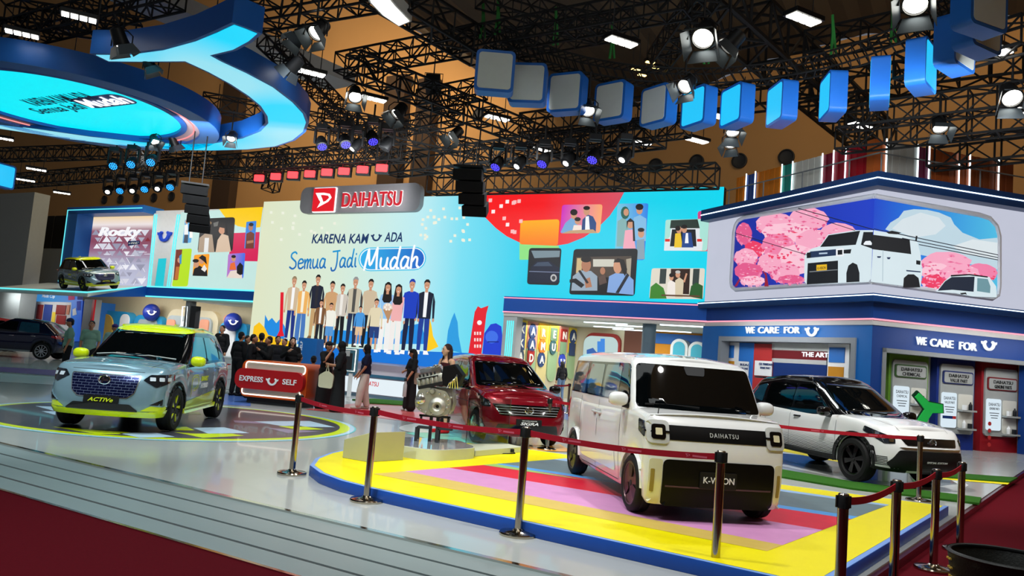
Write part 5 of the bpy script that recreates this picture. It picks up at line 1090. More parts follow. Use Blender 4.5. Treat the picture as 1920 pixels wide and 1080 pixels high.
# window frame and interior on the left face
mb = MB(); fo = [(lu0, 0), (lu0, lh), (lu1, lh), (lu1, 0)]; g = .16
mb.prism([(lu0, 0), (lu0, lh), (lu1, lh), (lu1, 0), (lu1 - g, 0), (lu1 - g, lh - g), (lu0 + g, lh - g), (lu0 + g, 0)], -.3, .05, M('frame_grey', (122, 128, 134), .5), PM(LP)); mb.build('window_surround', cor, world=True, smooth=0)
LI = LP.shift(-.45); SLI = Scr(LI, cor); RI = RP.shift(-.55)
mb = MB(); wallbox(mb, LI, -.2, LW - .6, 0, 3.3, -.1, 0, M('shop_grey', (150, 156, 160), .5)); mb.build('shop_back_wall', cor, world=True, smooth=0)
m_sblu, m_sred, m_samb, m_snv = M('shop_blue', (40, 110, 190), .45), M('shop_red', (180, 50, 50), .45), M('shop_amber', (190, 130, 30), .45), M('shop_navy', (22, 50, 110), .35)
def rectpx(S, name, x0, y0, x1, y1, m, off=.02, sl=.035, th=.03):
    """box on a wall plane spanning photo pixels"""
    pl = S.p; u0, u1 = uvx(pl, x0, (y0 + y1) / 2), uvx(pl, x1, (y0 + y1) / 2); xm = (x0 + x1) / 2; z1, z0 = pl.uv(xm, y0)[1], pl.uv(xm, y1)[1]
    mb = MB(); wallbox(mb, pl, u0, u1, z0, z1, off - th, off, m); return mb.build(name, S.par, world=True, smooth=0)
for x0, y0, x1, y1, m, n in ((1352, 642, 1384, 830, m_white, 'shelf_tower'), (1384, 643, 1412, 840, m_sblu, 'blue_panel'), (1412, 645, 1450, 840, m_sred, 'red_panel'), (1450, 644, 1556, 658, m_pav, 'header_panel'), (1450, 657, 1552, 674, M('screen_dark_red', (110, 30, 36), .3), 'message_display'), (1450, 674, 1552, 682, m_lgrey, 'rail_panel'), (1450, 682, 1552, 715, m_snv, 'navy_panel'), (1552, 645, 1592, 840, m_white, 'shelf_tower'), (1450, 715, 1552, 840, m_sblu, 'counter_panel')):
    rectpx(SLI, n, x0, y0, x1, y1, m, .06)
for x0, y0, x1, y1, m in ((1358, 648, 1379, 671, m_sblu), (1358, 677, 1379, 700, m_samb), (1358, 706, 1379, 730, m_samb), (1558, 652, 1587, 680, m_sblu), (1556, 688, 1585, 712, m_samb), (1556, 718, 1585, 745, m_samb)):
    rectpx(SLI, 'shelf_pane', x0, y0, x1, y1, m, .08)
SLI.text('message_lettering', 'THE ART', 1528, 665, 50, 9, EM('message_white', (250, 250, 255), 1.1), .09, .01, .03)
for x0, y0, x1, y1, t1, t2 in ((1386, 678, 1408, 705, 'REAL', 'OR FAKE'), (1420, 677, 1452, 705, 'CEK PERBEDAAN', 'SPARE PART')):
    rectpx(SLI, 'info_board', x0, y0, x1, y1, m_white, .12); SLI.text('board_lettering', t1, (x0 + x1) / 2, y0 + 6, (x1 - x0) * .8, 4.2, m_blued, .13); SLI.text('board_lettering', t2, (x0 + x1) / 2 - 1, y0 + 13, (x1 - x0) * .6, 4, m_blued, .13)
# signs
for pl, px, py, w, h, lab in ((LP, 1451, 619, 104, 12.5, None), (RP, 1775, 645, 116, 15, None)):
    S_ = Scr(pl, cor); m = EM('sign_letter_white', (244, 250, 255), 1.0); [S_.text('care_lettering', t_, px + w * q_, py + (w * q_) * (.0 if pl is LP else .115), w * k_, h, m, .03, .05, .012) for t_, q_, k_ in (('WE', -.42, .16), ('CARE', -.09, .37), ('FOR', .335, .28))]
    mb = MB(); p = pl.at(px + w / 2 + 20, py + 2.5, .03); smile_u(mb, p, pl.r, (0, 0, 1), .42, m, .05); mb.build('smile_mark', cor, world=True, smooth=0)
# display cabinets in the right bay
mb = MB(); wallbox(mb, RI, ru0 - .3, ru1 + .4, 0, 3.3, -.3, -.2, m_lgrey); mb.build('bay_back_wall', cor, world=True, smooth=0)
mb = MB(); wallbox(mb, RP, ru0, ru0 + .12, 0, rh, -.3, .03, m_grey); wallbox(mb, RP, ru0, ru1, rh - .12, rh, -.3, .03, m_grey)
mb.build('bay_frame', cor, world=True, smooth=0)
m_board = M('cabinet_board', (150, 154, 152), .45); m_niche = M('niche_white', (206, 206, 196), .5); m_post = EM('lit_poster', (214, 230, 240), 1.0); m_prod = M('product_dark', (34, 36, 40), .4); m_ink = M('ink_black', (20, 22, 26), .5)
def cabinet(x0, x1, y0, y1, col, words, lab, niche_y, k):
    u0, u1 = uvx(RI, x0, y0 + 90), uvx(RI, x1, y0 + 90); xm = (x0 + x1) / 2; o = RI.pt((u0 + u1) / 2, 0)
    c = thing('display_cabinet', lab, 'cabinet', (o.x, o.y, 0), 0, 'part display cabinets'); S_ = Scr(RI, c); W = u1 - u0; zt = RI.uv(xm, y0)[1]
    mb = MB(); wallbox(mb, RI, u0, u1, 0, zt, -.18, .06, M('cabinet_' + col[0], col[1], .45)); mb.build('carcass', c, world=True, smooth=0)
    zb, z2 = .45, zt - .32; mb = MB(); mb.prism(rrect(u0 + W * .06, zb, u1 - W * .06, z2, .10), .06, .12, m_board, PM(RI)); mb.build('board', c, world=True, smooth=30)
    a, b = RI.uv(xm, y0 + 29 + k)[1], RI.uv(xm, y0 + 53 + k)[1]; mb = MB()
    mb.prism(rrect(u0 + W * .10, b, u1 - W * .10, a, .06), .12, .15, M('cabinet_line_' + col[0], col[2], .5), PM(RI)); mb.prism(rrect(u0 + W * .13, b + .03, u1 - W * .13, a - .04, .05), .15, .165, m_board, PM(RI)); nm = mb.build('name_plate', c, world=True, smooth=30)
    mb = MB(); uu = (u0 + u1) / 2
    for i, t in enumerate(words): text_on(mb, t, RI.pt(uu, a - (a - b) * (.36 + .36 * i), .17), RI.r, (0, 0, 1), W * (.52 if i == 0 else .46), (a - b) * .26, m_ink, .008, .01)
    mb.build('plate_lettering', nm, world=True, smooth=0)
    pu0, pu1 = u0 + W * .09, u0 + W * .47; pz1, pz0 = RI.uv(xm - 20, y0 + 68 + k)[1], max(.62, RI.uv(xm - 20, y0 + 170)[1])
    mb = MB(); mb.prism(rrect(pu0, pz0, pu1, pz1, .06), .12, .16, m_post, PM(RI)); p = mb.build('lit_poster', c, world=True, smooth=30)
    mb = MB(); um = (pu0 + pu1) / 2
    text_on(mb, words[0], RI.pt(um, pz1 - .16, .165), RI.r, (0, 0, 1), (pu1 - pu0) * .8, .09, m_ink, .004); text_on(mb, words[1], RI.pt(um, pz1 - .28, .165), RI.r, (0, 0, 1), (pu1 - pu0) * .7, .07, m_ink if k < 20 else m_redp, .004)
    for i in range(3): wallbox(mb, RI, um - (pu1 - pu0) * (.34 - .06 * i), um + (pu1 - pu0) * (.34 - .05 * i), pz1 - .42 - .07 * i, pz1 - .40 - .07 * i, .165, .168, m_ink)
    if col[0] == 'blue': wallbox(mb, RI, pu0 + .02, pu1 - .02, pz1 - .74, pz1 - .66, .165, .169, m_snv); wallbox(mb, RI, pu1 - .14, pu1 - .02, pz1 - .74, pz1 - .66, .169, .171, m_sred)
    if col[0] == 'red':
        for i in range(4): q = RI.pt(pu0 + .10, pz1 - .75 - .22 * i, .165); mb.prism(circ(pu0 + .10, pz1 - .72 - .2 * i, .06, 14), .162, .17, m_sred, PM(RI))
    mb.build('poster_print', p, world=True, smooth=0)
    nu0, nu1 = u0 + W * .53, u0 + W * .90
    for i in range(3):
        h1 = pz1 - .02 - i * .52; h0 = h1 - .44
        if h0 < .5: break
        mb = MB(); mb.prism(rrect(nu0, h0, nu1, h1, .04), .12, .14, m_niche, PM(RI)); n_ = mb.build('niche', c, world=True, smooth=30)
        mb = MB(); wallbox(mb, RI, nu0 - .01, nu1 + .01, h0 - .05, h0, .12, .30, m_board); mb.build('shelf', c, world=True, smooth=0)
        for j in range(2):
            q = RI.pt(nu0 + (nu1 - nu0) * (.28 + .42 * j), h0, .22); mb = MB(); nm_, lb_ = (('oil_bottle', 'bottle') if (i + j) % 2 else ('part_box', 'box'))
            if (i + j) % 2: mb.lathe([(.045, 0), (.05, .01), (.05, .15), (.02, .20), (.02, .23)], (m_prod, m_white, m_prod)[i], 12, Matrix.Translation(q))
            else: mb.box((0, 0, .07), (.10, .08, .14), (m_white, m_prod, m_silver)[i], Matrix.Translation(q) @ Matrix.Rotation(.4, 4, 'Z'))
            tag(mb.build(nm_, smooth=30), 'small %s on the %s shelf of the %s cabinet, %s of the pair' % (('bottle' if lb_ == 'bottle' else 'carton'), ('top', 'middle', 'bottom')[i], col[0], ('left', 'right')[j]), lb_, 'spare parts on the cabinet shelves')
    return c
cabinet(1662, 1736, 655, 846, ('green', (96, 140, 44), (50, 84, 40)), ('DAIHATSU', 'CHEMICAL'), 'green display cabinet with chemical name plate and lit poster, left of three', 0, 0)
cabinet(1752, 1823, 663, 848, ('blue', (20, 44, 120), (24, 40, 96)), ('DAIHATSU', 'VALUE PART'), 'blue display cabinet with value part name plate, middle of three', 0, 4)
cabinet(1836, 1905, 671, 853, ('red', (140, 20, 30), (110, 24, 30)), ('DAIHATSU', 'GENUINE PARTS'), 'red display cabinet with lit poster of red dots, right of three', 0, 8)
mb = MB(); p = RP.at(1740, 768, .9); B0 = Matrix.Translation((p.x, p.y, 0)) @ Matrix.Rotation(RAD(12), 4, 'Z'); zc = p.z
gs = thing('green_sign', 'bright green Y-shaped sign with dark outline behind the white car bonnet', 'sign', (p.x, p.y, 0))
ysh = [(-.42, .30), (-.30, .42), (.0, .20), (.42, .16), (.44, -.06), (.12, -.08), (-.14, -.46), (-.40, -.40), (-.12, .0)]
mb = MB(); mb.prism([(x * 1.12, y * 1.14 + zc) for x, y in ysh], 0, .06, M('sign_dark_green', (10, 60, 34), .5), B0, axis='y'); mb.build('outline_board', gs, world=True, smooth=0)
mb = MB(); mb.prism([(x, y + zc) for x, y in ysh], -.03, 0, M('sign_green', (40, 196, 84), .4), B0, axis='y'); mb.build('front_board', gs, world=True, smooth=0)
mb = MB(); mb.tube([(0, .09, 0), (0, .09, zc)], .03, m_dark, 10, B0); mb.lathe([(.22, 0), (.22, .02), (0, .03)], m_dark, 20, B0); mb.build('stand', gs, world=True)
# ---- wraparound screen
cs = thing('corner_screen', 'wraparound corner screen showing a white van, pink blossom trees and blue sky', 'LED screen', (Q.x, Q.y, 4.1))
m_sky1 = ramp_em('corner_sky_left', [(0, (20, 40, 150)), (1, (24, 60, 196))]); m_sky2 = ramp_em('corner_sky_right', [(0, (24, 70, 200)), (.35, (30, 120, 220)), (1, (80, 190, 226))])
def zpx(x, y): return (1320 + x / 3.1767, 260 + y / 3.1767)
def Z(pts): return [zpx(*p) for p in pts]
A1, A2 = Scr(LP, cs), Scr(RP, cs)
def curve_rim(S, px, name):
    mb = MB(); P = [S.p.at(*p, .02) for p in px]; mb.tube(P, .075, M('rim_white', (226, 230, 240), .3), 8); mb.build(name, cs, world=True)
lft = Z([(1016, 342), (240, 470), (205, 490), (188, 520), (180, 560), (163, 850), (168, 880), (190, 900), (600, 872), (994, 852)])
rgt = Z([(1016, 342), (1640, 455), (1700, 475), (1740, 520), (1756, 580), (1756, 880), (1748, 930), (1715, 952), (1300, 895), (994, 852)])
curve_rim(A1, [*lft], 'screen_rim'); curve_rim(A2, [*rgt], 'screen_rim')
A1.build('screen_face', [(lft, m_sky1)], .03); A2.build('screen_face', [(rgt, m_sky2)], .03)
A2.build('cloud', [(Z([(1080, 540), (1110, 500), (1160, 470), (1190, 430), (1250, 420), (1330, 424), (1400, 440), (1470, 470), (1490, 510), (1540, 560), (1640, 600), (1750, 590), (1752, 780), (1280, 690), (1240, 600), (1150, 570)]), ec(190, 214, 226)), (Z([(1120, 535), (1180, 480), (1290, 440), (1400, 470), (1440, 520), (1380, 570), (1250, 590)]), ec(214, 226, 232)), (Z([(1480, 640), (1600, 600), (1752, 620), (1752, 720), (1560, 690)]), ec(220, 230, 234))], .036)
PK = [(246, 168, 196), (240, 130, 170), (250, 196, 214), (226, 90, 140), (236, 60, 100)]
def clump(S, x, y, rx, ry, c, seed, off):
    random.seed(seed); it = []
    def blob(k, n=26): return Z([(x + rx * k * cos(2 * pi * i / n) * (1 + .07 * random.uniform(-1, 1)), y + ry * k * sin(2 * pi * i / n) * (1 + .07 * random.uniform(-1, 1))) for i in range(n)])
    it.append((blob(1), ec(*PK[c])))
    for i in range(16):
        a = random.uniform(0, 2 * pi); k = random.uniform(.2, .92); w = rx * random.uniform(.06, .16); h = ry * .07; xx, yy = x + rx * k * cos(a), y + ry * k * sin(a)
        cc = PK[(c + random.choice((1, 2, 3))) % 5]; it.append((Z([(xx - w, yy), (xx, yy - h), (xx + w, yy + h * .3), (xx, yy + h)]), ec(*cc)))
    for i in range(10):
        a = random.uniform(.1, pi - .1); xx, yy = x + rx * .93 * cos(a), y + ry * .93 * sin(a); it.append((Z([(xx - 9, yy - 4), (xx + 9, yy - 4), (xx, yy + 14)]), ec(*PK[(c + 3) % 5])))
    S.build('blossom_tree', it, off)
T1 = [(238, 566, 46, 66, 3), (420, 510, 115, 70, 0), (620, 480, 120, 66, 0), (500, 560, 150, 60, 2), (800, 560, 110, 58, 0), (300, 660, 60, 50, 4), (440, 640, 100, 72, 1), (650, 620, 110, 80, 0), (250, 710, 72, 55, 0), (550, 720, 120, 90, 2), (390, 740, 70, 60, 0), (262, 790, 84, 50, 3), (480, 800, 90, 60, 0), (520, 838, 80, 26, 3), (290, 846, 74, 30, 2)]
for i, (x, y, rx, ry, c) in enumerate(T1): clump(A1, x, y, rx, ry, c, i, .045 + i * .003)
for i, (x, y, rx, ry, c) in enumerate(((1440, 740, 150, 66, 0), (1380, 790, 90, 50, 2), (1650, 800, 98, 58, 1), (1380, 850, 88, 42, 4), (1520, 800, 120, 50, 0))): clump(A2, x, y, rx, ry, c, 40 + i, .045 + i * .003)
A1.build('branch', [(Z([(360, 880), (385, 880), (372, 800), (366, 800)]), ec(150, 20, 50)), (Z([(372, 830), (350, 790), (356, 786), (376, 820)]), ec(150, 20, 50)), (Z([(180, 880), (196, 880), (222, 830), (214, 826)]), ec(150, 20, 60))], .10)
vw, vd, vg = ec(214, 230, 236), ec(18, 22, 28), ec(30, 50, 84)
A1.build('pictured_van', [(Z([(596, 850), (600, 690), (640, 655), (690, 640), (740, 570), (900, 545), (1012, 545), (996, 852), (925, 855), (612, 868)]), vw), (Z([(692, 645), (742, 575), (930, 548), (904, 632), (760, 642)]), vd), (Z([(950, 556), (1008, 556), (1002, 655), (935, 632)]), vd), (Z([(632, 672), (790, 658), (790, 695), (632, 710)]), vg), (Z([(685, 680), (735, 677), (735, 686), (685, 689)]), ec(180, 200, 220)),
    (Z([(786, 655), (832, 652), (832, 700), (786, 702)]), ec(236, 240, 244)), (Z([(796, 664), (824, 662), (824, 690), (796, 692)]), vd), (Z([(832, 662), (878, 658), (872, 684), (832, 684)]), vd), (Z([(612, 680), (636, 676), (636, 710), (612, 712)]), vd), (Z([(618, 742), (798, 726), (798, 858), (612, 868)]), vd), (Z([(670, 752), (732, 748), (732, 788), (670, 792)]), ec(232, 184, 30)), (Z([(628, 790), (796, 778), (796, 783), (628, 796)]), ec(120, 126, 130)),
    (Z([(800, 834), (845, 832), (845, 858), (800, 858)]), vw), (Z([(848, 856), (848, 800), (860, 756), (886, 738), (912, 750), (926, 800), (926, 852)]), vd), (Z([(950, 625), (962, 610), (990, 608), (1000, 622), (998, 634), (952, 632)]), ec(236, 242, 246))], .11)
A1.text('plate_lettering', 'K-VISION', 1540.7, 502.5, 15, 5, vd, .135, .004)
A2.build('pictured_van', [(Z([(1012, 545), (1200, 578), (1270, 612), (1290, 690), (1300, 790), (1290, 890), (994, 852)]), vw), (Z([(1006, 572), (1225, 600), (1234, 688), (1000, 658)]), vd), (Z([(1030, 700), (1056, 700), (1050, 710), (1034, 710)]), vg), (Z([(1088, 706), (1112, 706), (1106, 718), (1094, 718)]), vg), (Z([(1186, 886), (1190, 830), (1215, 808), (1250, 808), (1278, 830), (1288, 886)]), vd), (Z([(1204, 782), (1290, 790), (1290, 797), (1206, 790)]), vg), (Z([(1264, 724), (1290, 728), (1288, 752), (1264, 748)]), vd), (Z([(1064, 664), (1068, 664), (1066, 850), (1062, 850)]), ec(170, 190, 200))], .11)
A2.build('pictured_car', [(Z([(1385, 912), (1430, 850), (1470, 818), (1600, 808), (1700, 824), (1740, 880), (1744, 945), (1600, 940), (1500, 920)]), vw), (Z([(1392, 906), (1436, 850), (1476, 824), (1612, 822), (1606, 912), (1480, 900)]), ec(30, 40, 58)), (Z([(1628, 830), (1690, 836), (1706, 880), (1704, 920), (1626, 908)]), ec(110, 150, 160)), (Z([(1470, 812), (1580, 806), (1690, 820), (1690, 828), (1580, 814), (1470, 822)]), vd), (Z([(1524, 920), (1560, 916), (1566, 930), (1556, 926), (1534, 928)]), vd)], .12)
def wires(S, L, off):
    it = []
    for (x0, y0, x1, y1, w) in L: it.append((Z([(x0, y0), (x1, y1), (x1, y1 + w), (x0, y0 + w)]), ec(14, 22, 44)))
    S.build('overhead_wire', it, off)
wires(A1, [(560, 412, 1012, 540, 5), (545, 430, 900, 545, 4), (185, 560, 612, 690, 4)], .13); wires(A2, [(1012, 535, 1270, 590, 4), (1160, 565, 1752, 690, 5), (1180, 590, 1752, 706, 5), (1280, 628, 1752, 720, 5)], .13)
A2.build('wire_clamp', [(Z([(1085, 556), (1120, 548), (1176, 560), (1150, 570), (1100, 566)]), vd), (Z([(1262, 578), (1272, 580), (1268, 608), (1258, 606)]), vd)], .135)
# ---- coloured container roof block
L2, R2 = LP.shift(-1.0), RP.shift(-1.0); ZC0 = 7.45
rb = thing('container_block', 'row of coloured corrugated panels with upright light tubes on the corner pavilion roof', 'roof display', (Q.x, Q.y, ZC0))
def cpanels(pl, xs, cs_, tubes, yt, e0):
    for i, c in enumerate(cs_):
        u0, u1 = uvx(pl, xs[i], yt(xs[i]) + 40), uvx(pl, xs[i + 1], yt(xs[i + 1]) + 40); z = pl.uv(xs[i + 1] if e0 else xs[i], yt(xs[i + 1] if e0 else xs[i]))[1]
        mb = MB(); n = max(2, int((u1 - u0) / .12))
        for k in range(n): wallbox(mb, pl, u0 + (u1 - u0) * k / n, u0 + (u1 - u0) * (k + 1) / n, ZC0, ZTOP, -.3, -.02 * (k % 2), M('container_%d_%d_%d' % c, c, .5))
        mb.build('corrugated_panel', rb, world=True, smooth=0)
    for x in tubes:
        u, z = pl.uv(x, yt(x) + 30); mb = MB(); wallbox(mb, pl, u - .016, u + .016, ZC0 + .05, ZTOP + .05, .02, .05, m_tube); mb.build('light_tube', rb, world=True, smooth=0)
ZTOP = L2.uv(1636, 266)[1]
yl = lambda x: 322 - (x - 1380) * .234; yr = lambda x: 264 + (x - 1636) * .25
cpanels(L2, [1380, 1398, 1418, 1466, 1487, 1543, 1565, 1588, 1638], [(206, 120, 30), (24, 60, 130), (206, 120, 30), (20, 130, 116), (196, 196, 188), (120, 16, 40), (140, 16, 36), (150, 14, 30)], [1400, 1417, 1467, 1487, 1543, 1564, 1587], yl, True)
cpanels(R2, [1638, 1660, 1719, 1741, 1797, 1818, 1872, 1900], [(170, 84, 30), (150, 148, 142), (90, 20, 50), (140, 66, 26), (150, 70, 26), (120, 58, 24), (110, 52, 24)], [1660, 1719, 1740, 1796, 1816, 1870], yr, False)
rl = thing('roof_railing', 'thin grey railing in front of the coloured roof panels', 'railing', (Q.x, Q.y, ZC0))
L3, R3 = LP.shift(-.5), RP.shift(-.5); mb = MB(); zr = ZC0 + .82; cc = Vector(corner_out(-.5)[1])
mb.tube([L3.pt(-.3, zr), Vector((cc.x, cc.y, zr)), R3.pt(RW, zr)], .025, m_grey, 6); mb.build('top_rail', rl, world=True)
for pl, us in ((L3, [.4, 2.2, 4.0, 5.9]), (R3, [.5, 2.2, 4.0, 5.8])):
    for u in us: mb = MB(); mb.tube([pl.pt(u, ZC0), pl.pt(u, zr)], .022, m_grey, 6); mb.build('rail_post', rl, world=True)
area('bay_fill', tuple(RP.pt(4, 3.2, 1.2)), tuple(RP.pt(4, 1.2, -.5)), 60, 5, .3); area('window_fill', tuple(LP.pt(4, 3.2, 1.0)), tuple(LP.pt(4, 1.6, -.4)), 45, 4, .3)  # added fills that brighten the bay and shop window, not real fixtures
area('pavilion_fill', tuple(LED.pt(17.5, 3.1, -2.4)), tuple(LED.pt(17.5, 0, -2.6)), 330, 7, 3)  # added fill brightening the pavilion interior

# ------------------------------------------------------------------ left wing with raised deck
WP = LED.shift(-.4)
lf = thing('left_pavilion', 'two-storey left pavilion with photo screen, smile mark and raised car deck', 'pavilion', tuple(WP.pt(-8, 0)))
SW = Scr(WP, lf)
ul0, ul1 = uvx(WP, 283, 470), uvx(WP, 489, 470); zt = WP.uv(480, 390)[1]; zl = 3.95
mb = MB(); wallbox(mb, WP, ul0, ul1, zl, zt, -.4, -.02, m_white); mb.build('upper_wall', lf, world=True, smooth=0)
wing = thing('wing_screen', 'left wing screen with family photo tiles on pale mint', 'LED screen', tuple(WP.pt(-4, 4))); SG = Scr(WP, wing)
SG.build('screen_face', [([(339, 398), (493, 389), (478, 546), (318, 540)], ec(196, 230, 224))], .004)
SG.build('colour_block', [(SG.rr([(335, 467), (360, 466), (352, 537), (322, 537)], .15), ec(184, 226, 30))], .008); SG.build('colour_block', [([(411, 392), (493, 388), (488, 426), (466, 428), (446, 424), (428, 414), (418, 402)], ec(252, 204, 4)), ([(437, 437), (487, 435), (483, 490), (428, 489), (432, 460)], ec(214, 20, 84))], .008)
def wt(c4, m, ex): SG.build('photo_tile', [(SG.rr(c4, .1), m)] + ex, .014)
wt([(377, 410), (441, 407), (436, 472), (370, 473)], ec(22, 22, 24), [([(371, 473), (374, 446), (384, 438), (398, 440), (402, 473)], ec(176, 154, 132)), ([(382, 473), (384, 446), (392, 446), (390, 473)], ec(232, 232, 230)), (circ(388, 427, 7, 14, 10), m_skin2), (circ(389, 418, 8, 12, 4), ec(150, 120, 84)), ([(404, 473), (408, 450), (416, 438), (428, 442), (433, 472)], ec(216, 190, 164)), (circ(416, 430, 6.5, 14, 9), m_skin), ([(408, 438), (408, 424), (416, 417), (424, 422), (426, 440), (421, 438), (421, 428), (412, 426)], m_hair), ([(400, 418), (410, 415), (408, 424), (401, 425)], ec(110, 110, 106))])
wt([(347, 412), (364, 411), (358, 455), (342, 456)], ec(90, 170, 226), [([(345, 440), (346, 422), (352, 420), (353, 440)], ec(240, 240, 240)), (circ(350, 416, 2.6, 10, 4), m_skin), ([(355, 446), (356, 424), (361, 424), (361, 446)], ec(250, 246, 240)), (circ(358, 418, 2.6, 10, 4), m_skin), ([(344, 455), (346, 440), (353, 440), (352, 456)], ec(60, 70, 90))])
wt([(462, 416), (481, 414), (477, 466), (458, 466)], ec(50, 130, 220), [([(460, 466), (462, 438), (470, 434), (477, 438), (476, 466)], ec(110, 50, 30)), (circ(470, 426, 4.4, 12, 7), m_skin2), (circ(471, 421, 4.6, 10, 3.5), m_hair), ([(463, 452), (475, 450), (475, 455), (463, 457)], m_skin2)])
wt([(330, 468), (342, 468), (333, 525), (325, 525)], ec(120, 50, 36), [([(327, 524), (330, 500), (337, 500), (334, 524)], ec(190, 110, 50)), (circ(336, 488, 3.4, 10, 5), m_skin), ([(336, 480), (341, 476), (340, 495), (337, 495)], ec(60, 140, 200))])
wt([(364, 478), (393, 476), (389, 518), (361, 517)], ec(250, 160, 30), [([(361, 517), (364, 504), (374, 498), (388, 506), (389, 518)], ec(24, 22, 26)), (circ(368, 495, 5.5, 12, 7), m_skin), (circ(367, 489, 6, 10, 3.5), m_hair), (circ(378, 488, 5, 12, 7), m_skin), ([(372, 484), (379, 478), (386, 482), (388, 496), (382, 490), (374, 484)], m_hair), ([(377, 505), (383, 496), (388, 504), (384, 510)], ec(236, 232, 226))])
wt([(428, 476), (460, 474), (456, 522), (425, 521)], ramp_em('screen_lilac', [(0, (190, 120, 200)), (1, (40, 110, 230))]), [([(425, 521), (432, 508), (446, 506), (454, 516), (454, 522)], ec(232, 216, 204)), ([(430, 506), (432, 494), (440, 491), (443, 506)], ec(232, 110, 50)), (circ(438, 485, 4.2, 12, 5.5), m_skin), (circ(438, 481, 4.4, 10, 3), m_hair), ([(444, 512), (444, 500), (450, 492), (456, 498), (455, 514), (450, 516)], m_hair)])
SW.build('stripe_panel', [([(288, 400), (340, 397), (320, 541), (276, 541)], m_white)], .01)
mb = MB()
for x0, x1 in ((290, 277), (294, 281), (333, 313), (337, 317)):
    mb.tube([WP.at(x0, 402, .04), WP.at(x1, 539, .04)], .035, m_teall, 6)
mb.build('teal_tube', lf, world=True)
SW.build('cyan_panel', [([(297, 485), (312, 484), (306, 538), (290, 538)], EM('panel_cyan', (20, 206, 222), .9))], .03)
mb = MB(); p = WP.at(310, 443, .03); smile_u(mb, p, WP.r, (0, 0, 1), .86, M('smile_blue', (20, 70, 206), .35), .12); mb.build('smile_mark', lf, world=True, smooth=0)
# portal with brand wall behind the raised car
PP = WP.shift(-.3); SPp = Scr(PP, lf)
u0, u1 = uvx(PP, 152, 460), uvx(PP, 291, 460); z1 = PP.uv(220, 395)[1]
mb = MB(); wallbox(mb, PP, u0 - .2, u0 + .85, zl - .3, z1, -.3, 1.0, m_blue); wallbox(mb, PP, u0 - .2, u1, z1 - .35, z1 + .05, -.3, 1.0, m_blue); mb.build('portal_frame', lf, world=True, smooth=0)
mb = MB(); mb.tube([PP.pt(u0 - .1, zl, 1.02), PP.pt(u0 - .1, z1 - .12, 1.02), PP.pt(u1 - .1, z1 - .12, 1.02)], .03, m_teall, 6); mb.build('teal_tube', lf, world=True)
mb = MB(); wallbox(mb, PP, u0 + .8, u1, zl - .3, z1 - .3, -.3, -.05, M('brand_wall_back', (120, 110, 120), .5)); mb.build('brand_wall', lf, world=True, smooth=0)
bw = ramp_em('brand_glow', [(0, (196, 200, 222)), (.35, (176, 176, 200)), (.52, (150, 104, 130)), (.64, (136, 70, 92)), (.78, (150, 96, 116)), (.86, (236, 226, 226)), (1, (240, 206, 140))], 'Z')
SPp.build('brand_face', [([(174, 404), (291, 400), (278, 541), (158, 541)], bw)], .0)
random.seed(11); it = []
for r in range(8):
    for c in range(8):
        x = 180 + c * 13 + random.uniform(-3, 3) + (6 if r % 2 else 0); y = 436 + r * 13; s_ = random.uniform(5, 9); sgn_ = 1 if (r + c) % 2 else -1; k = random.choice(((214, 214, 226), (170, 170, 190), (236, 236, 244), (150, 150, 172), (130, 36, 50) if x > 258 and y < 470 else (190, 190, 206)))
        if y + s_ < 540 and x + s_ < 284 - (y - 430) * .09: it.append(([(x - s_, y - sgn_ * s_ * .6), (x + s_, y - sgn_ * s_ * .6), (x, y + sgn_ * s_ * .8)], ec(*k)))
SPp.build('brand_facets', it, .02)
it = []
for i in range(26):
    x = random.uniform(182, 272); y = random.uniform(432, 530); a = random.choice((0, 60, 120)); L = random.uniform(8, 16); dx, dy = L * cos(RAD(a)), L * sin(RAD(a)); nx, ny = -sin(RAD(a)) * .45, cos(RAD(a)) * .45
    it.append(([(x + nx, y + ny), (x + dx + nx, y + dy + ny), (x + dx - nx, y + dy - ny), (x - nx, y - ny)], ec(240, 240, 250)))
SPp.build('neon_lines', it, .08)
SPp.text('model_lettering', 'Rocky', 226, 437, 78, 22, EM('letter_white', (252, 252, 255), .95), .14, .10, .012, .25)
mb = MB(); c = [PP.at(*q, .16) for q in ((240, 452), (262, 451), (262, 458), (240, 461))]; mb.poly(c, m_snv); mb.build('badge_plate', lf, world=True, smooth=0); SPp.text('badge_lettering', 'e-SMART', 251, 455.5, 19, 4.5, m_wtxt, .18, .01, .01, .2)
# tilted deck
dk = thing('car_deck', 'tilted white-edged deck carrying the upper grey and lime car', 'deck', tuple(WP.pt(-14, 3.4, 2)))
dO = GY(165, 547, 39.5); ddir = WP.r
a = dO + (-ddir) * 8.2; bL = PP.pt(uvx(PP, 120, 520), 3.86, .9); bR = PP.pt(uvx(PP, 277, 540), 3.92, .35)
mb = MB(); th = Vector((0, 0, -.26)); P = [a, dO, bR, bL]
mb.add(P + [p + th for p in P], [(0, 1, 2, 3), (7, 6, 5, 4), (0, 1, 5, 4), (1, 2, 6, 5), (2, 3, 7, 6), (3, 0, 4, 7)], M('deck_white', (200, 214, 214), .4)); mb.build('deck_slab', dk, world=True, smooth=0)
mb = MB(); dz = Vector((0, 0, -.03)); mb.tube([a + dz + WP.n * .02, dO + dz + WP.n * .02, bR + dz + WP.r * .03], .04, m_teall, 6); mb.build('teal_tube', dk, world=True)
mb = MB(); wallbox(mb, WP, uvx(WP, 277, 555), ul1, 3.35, 3.95, -.4, .10, m_fasc); mb.add([bR + th, WP.pt(uvx(WP, 277, 555), 3.35, .1), dO + th, WP.pt(uvx(WP, 277, 555), 3.95, .1)], [(0, 1, 2), (0, 3, 1), (1, 3, 2)], m_fasc); mb.build('fascia', lf, world=True, smooth=0)
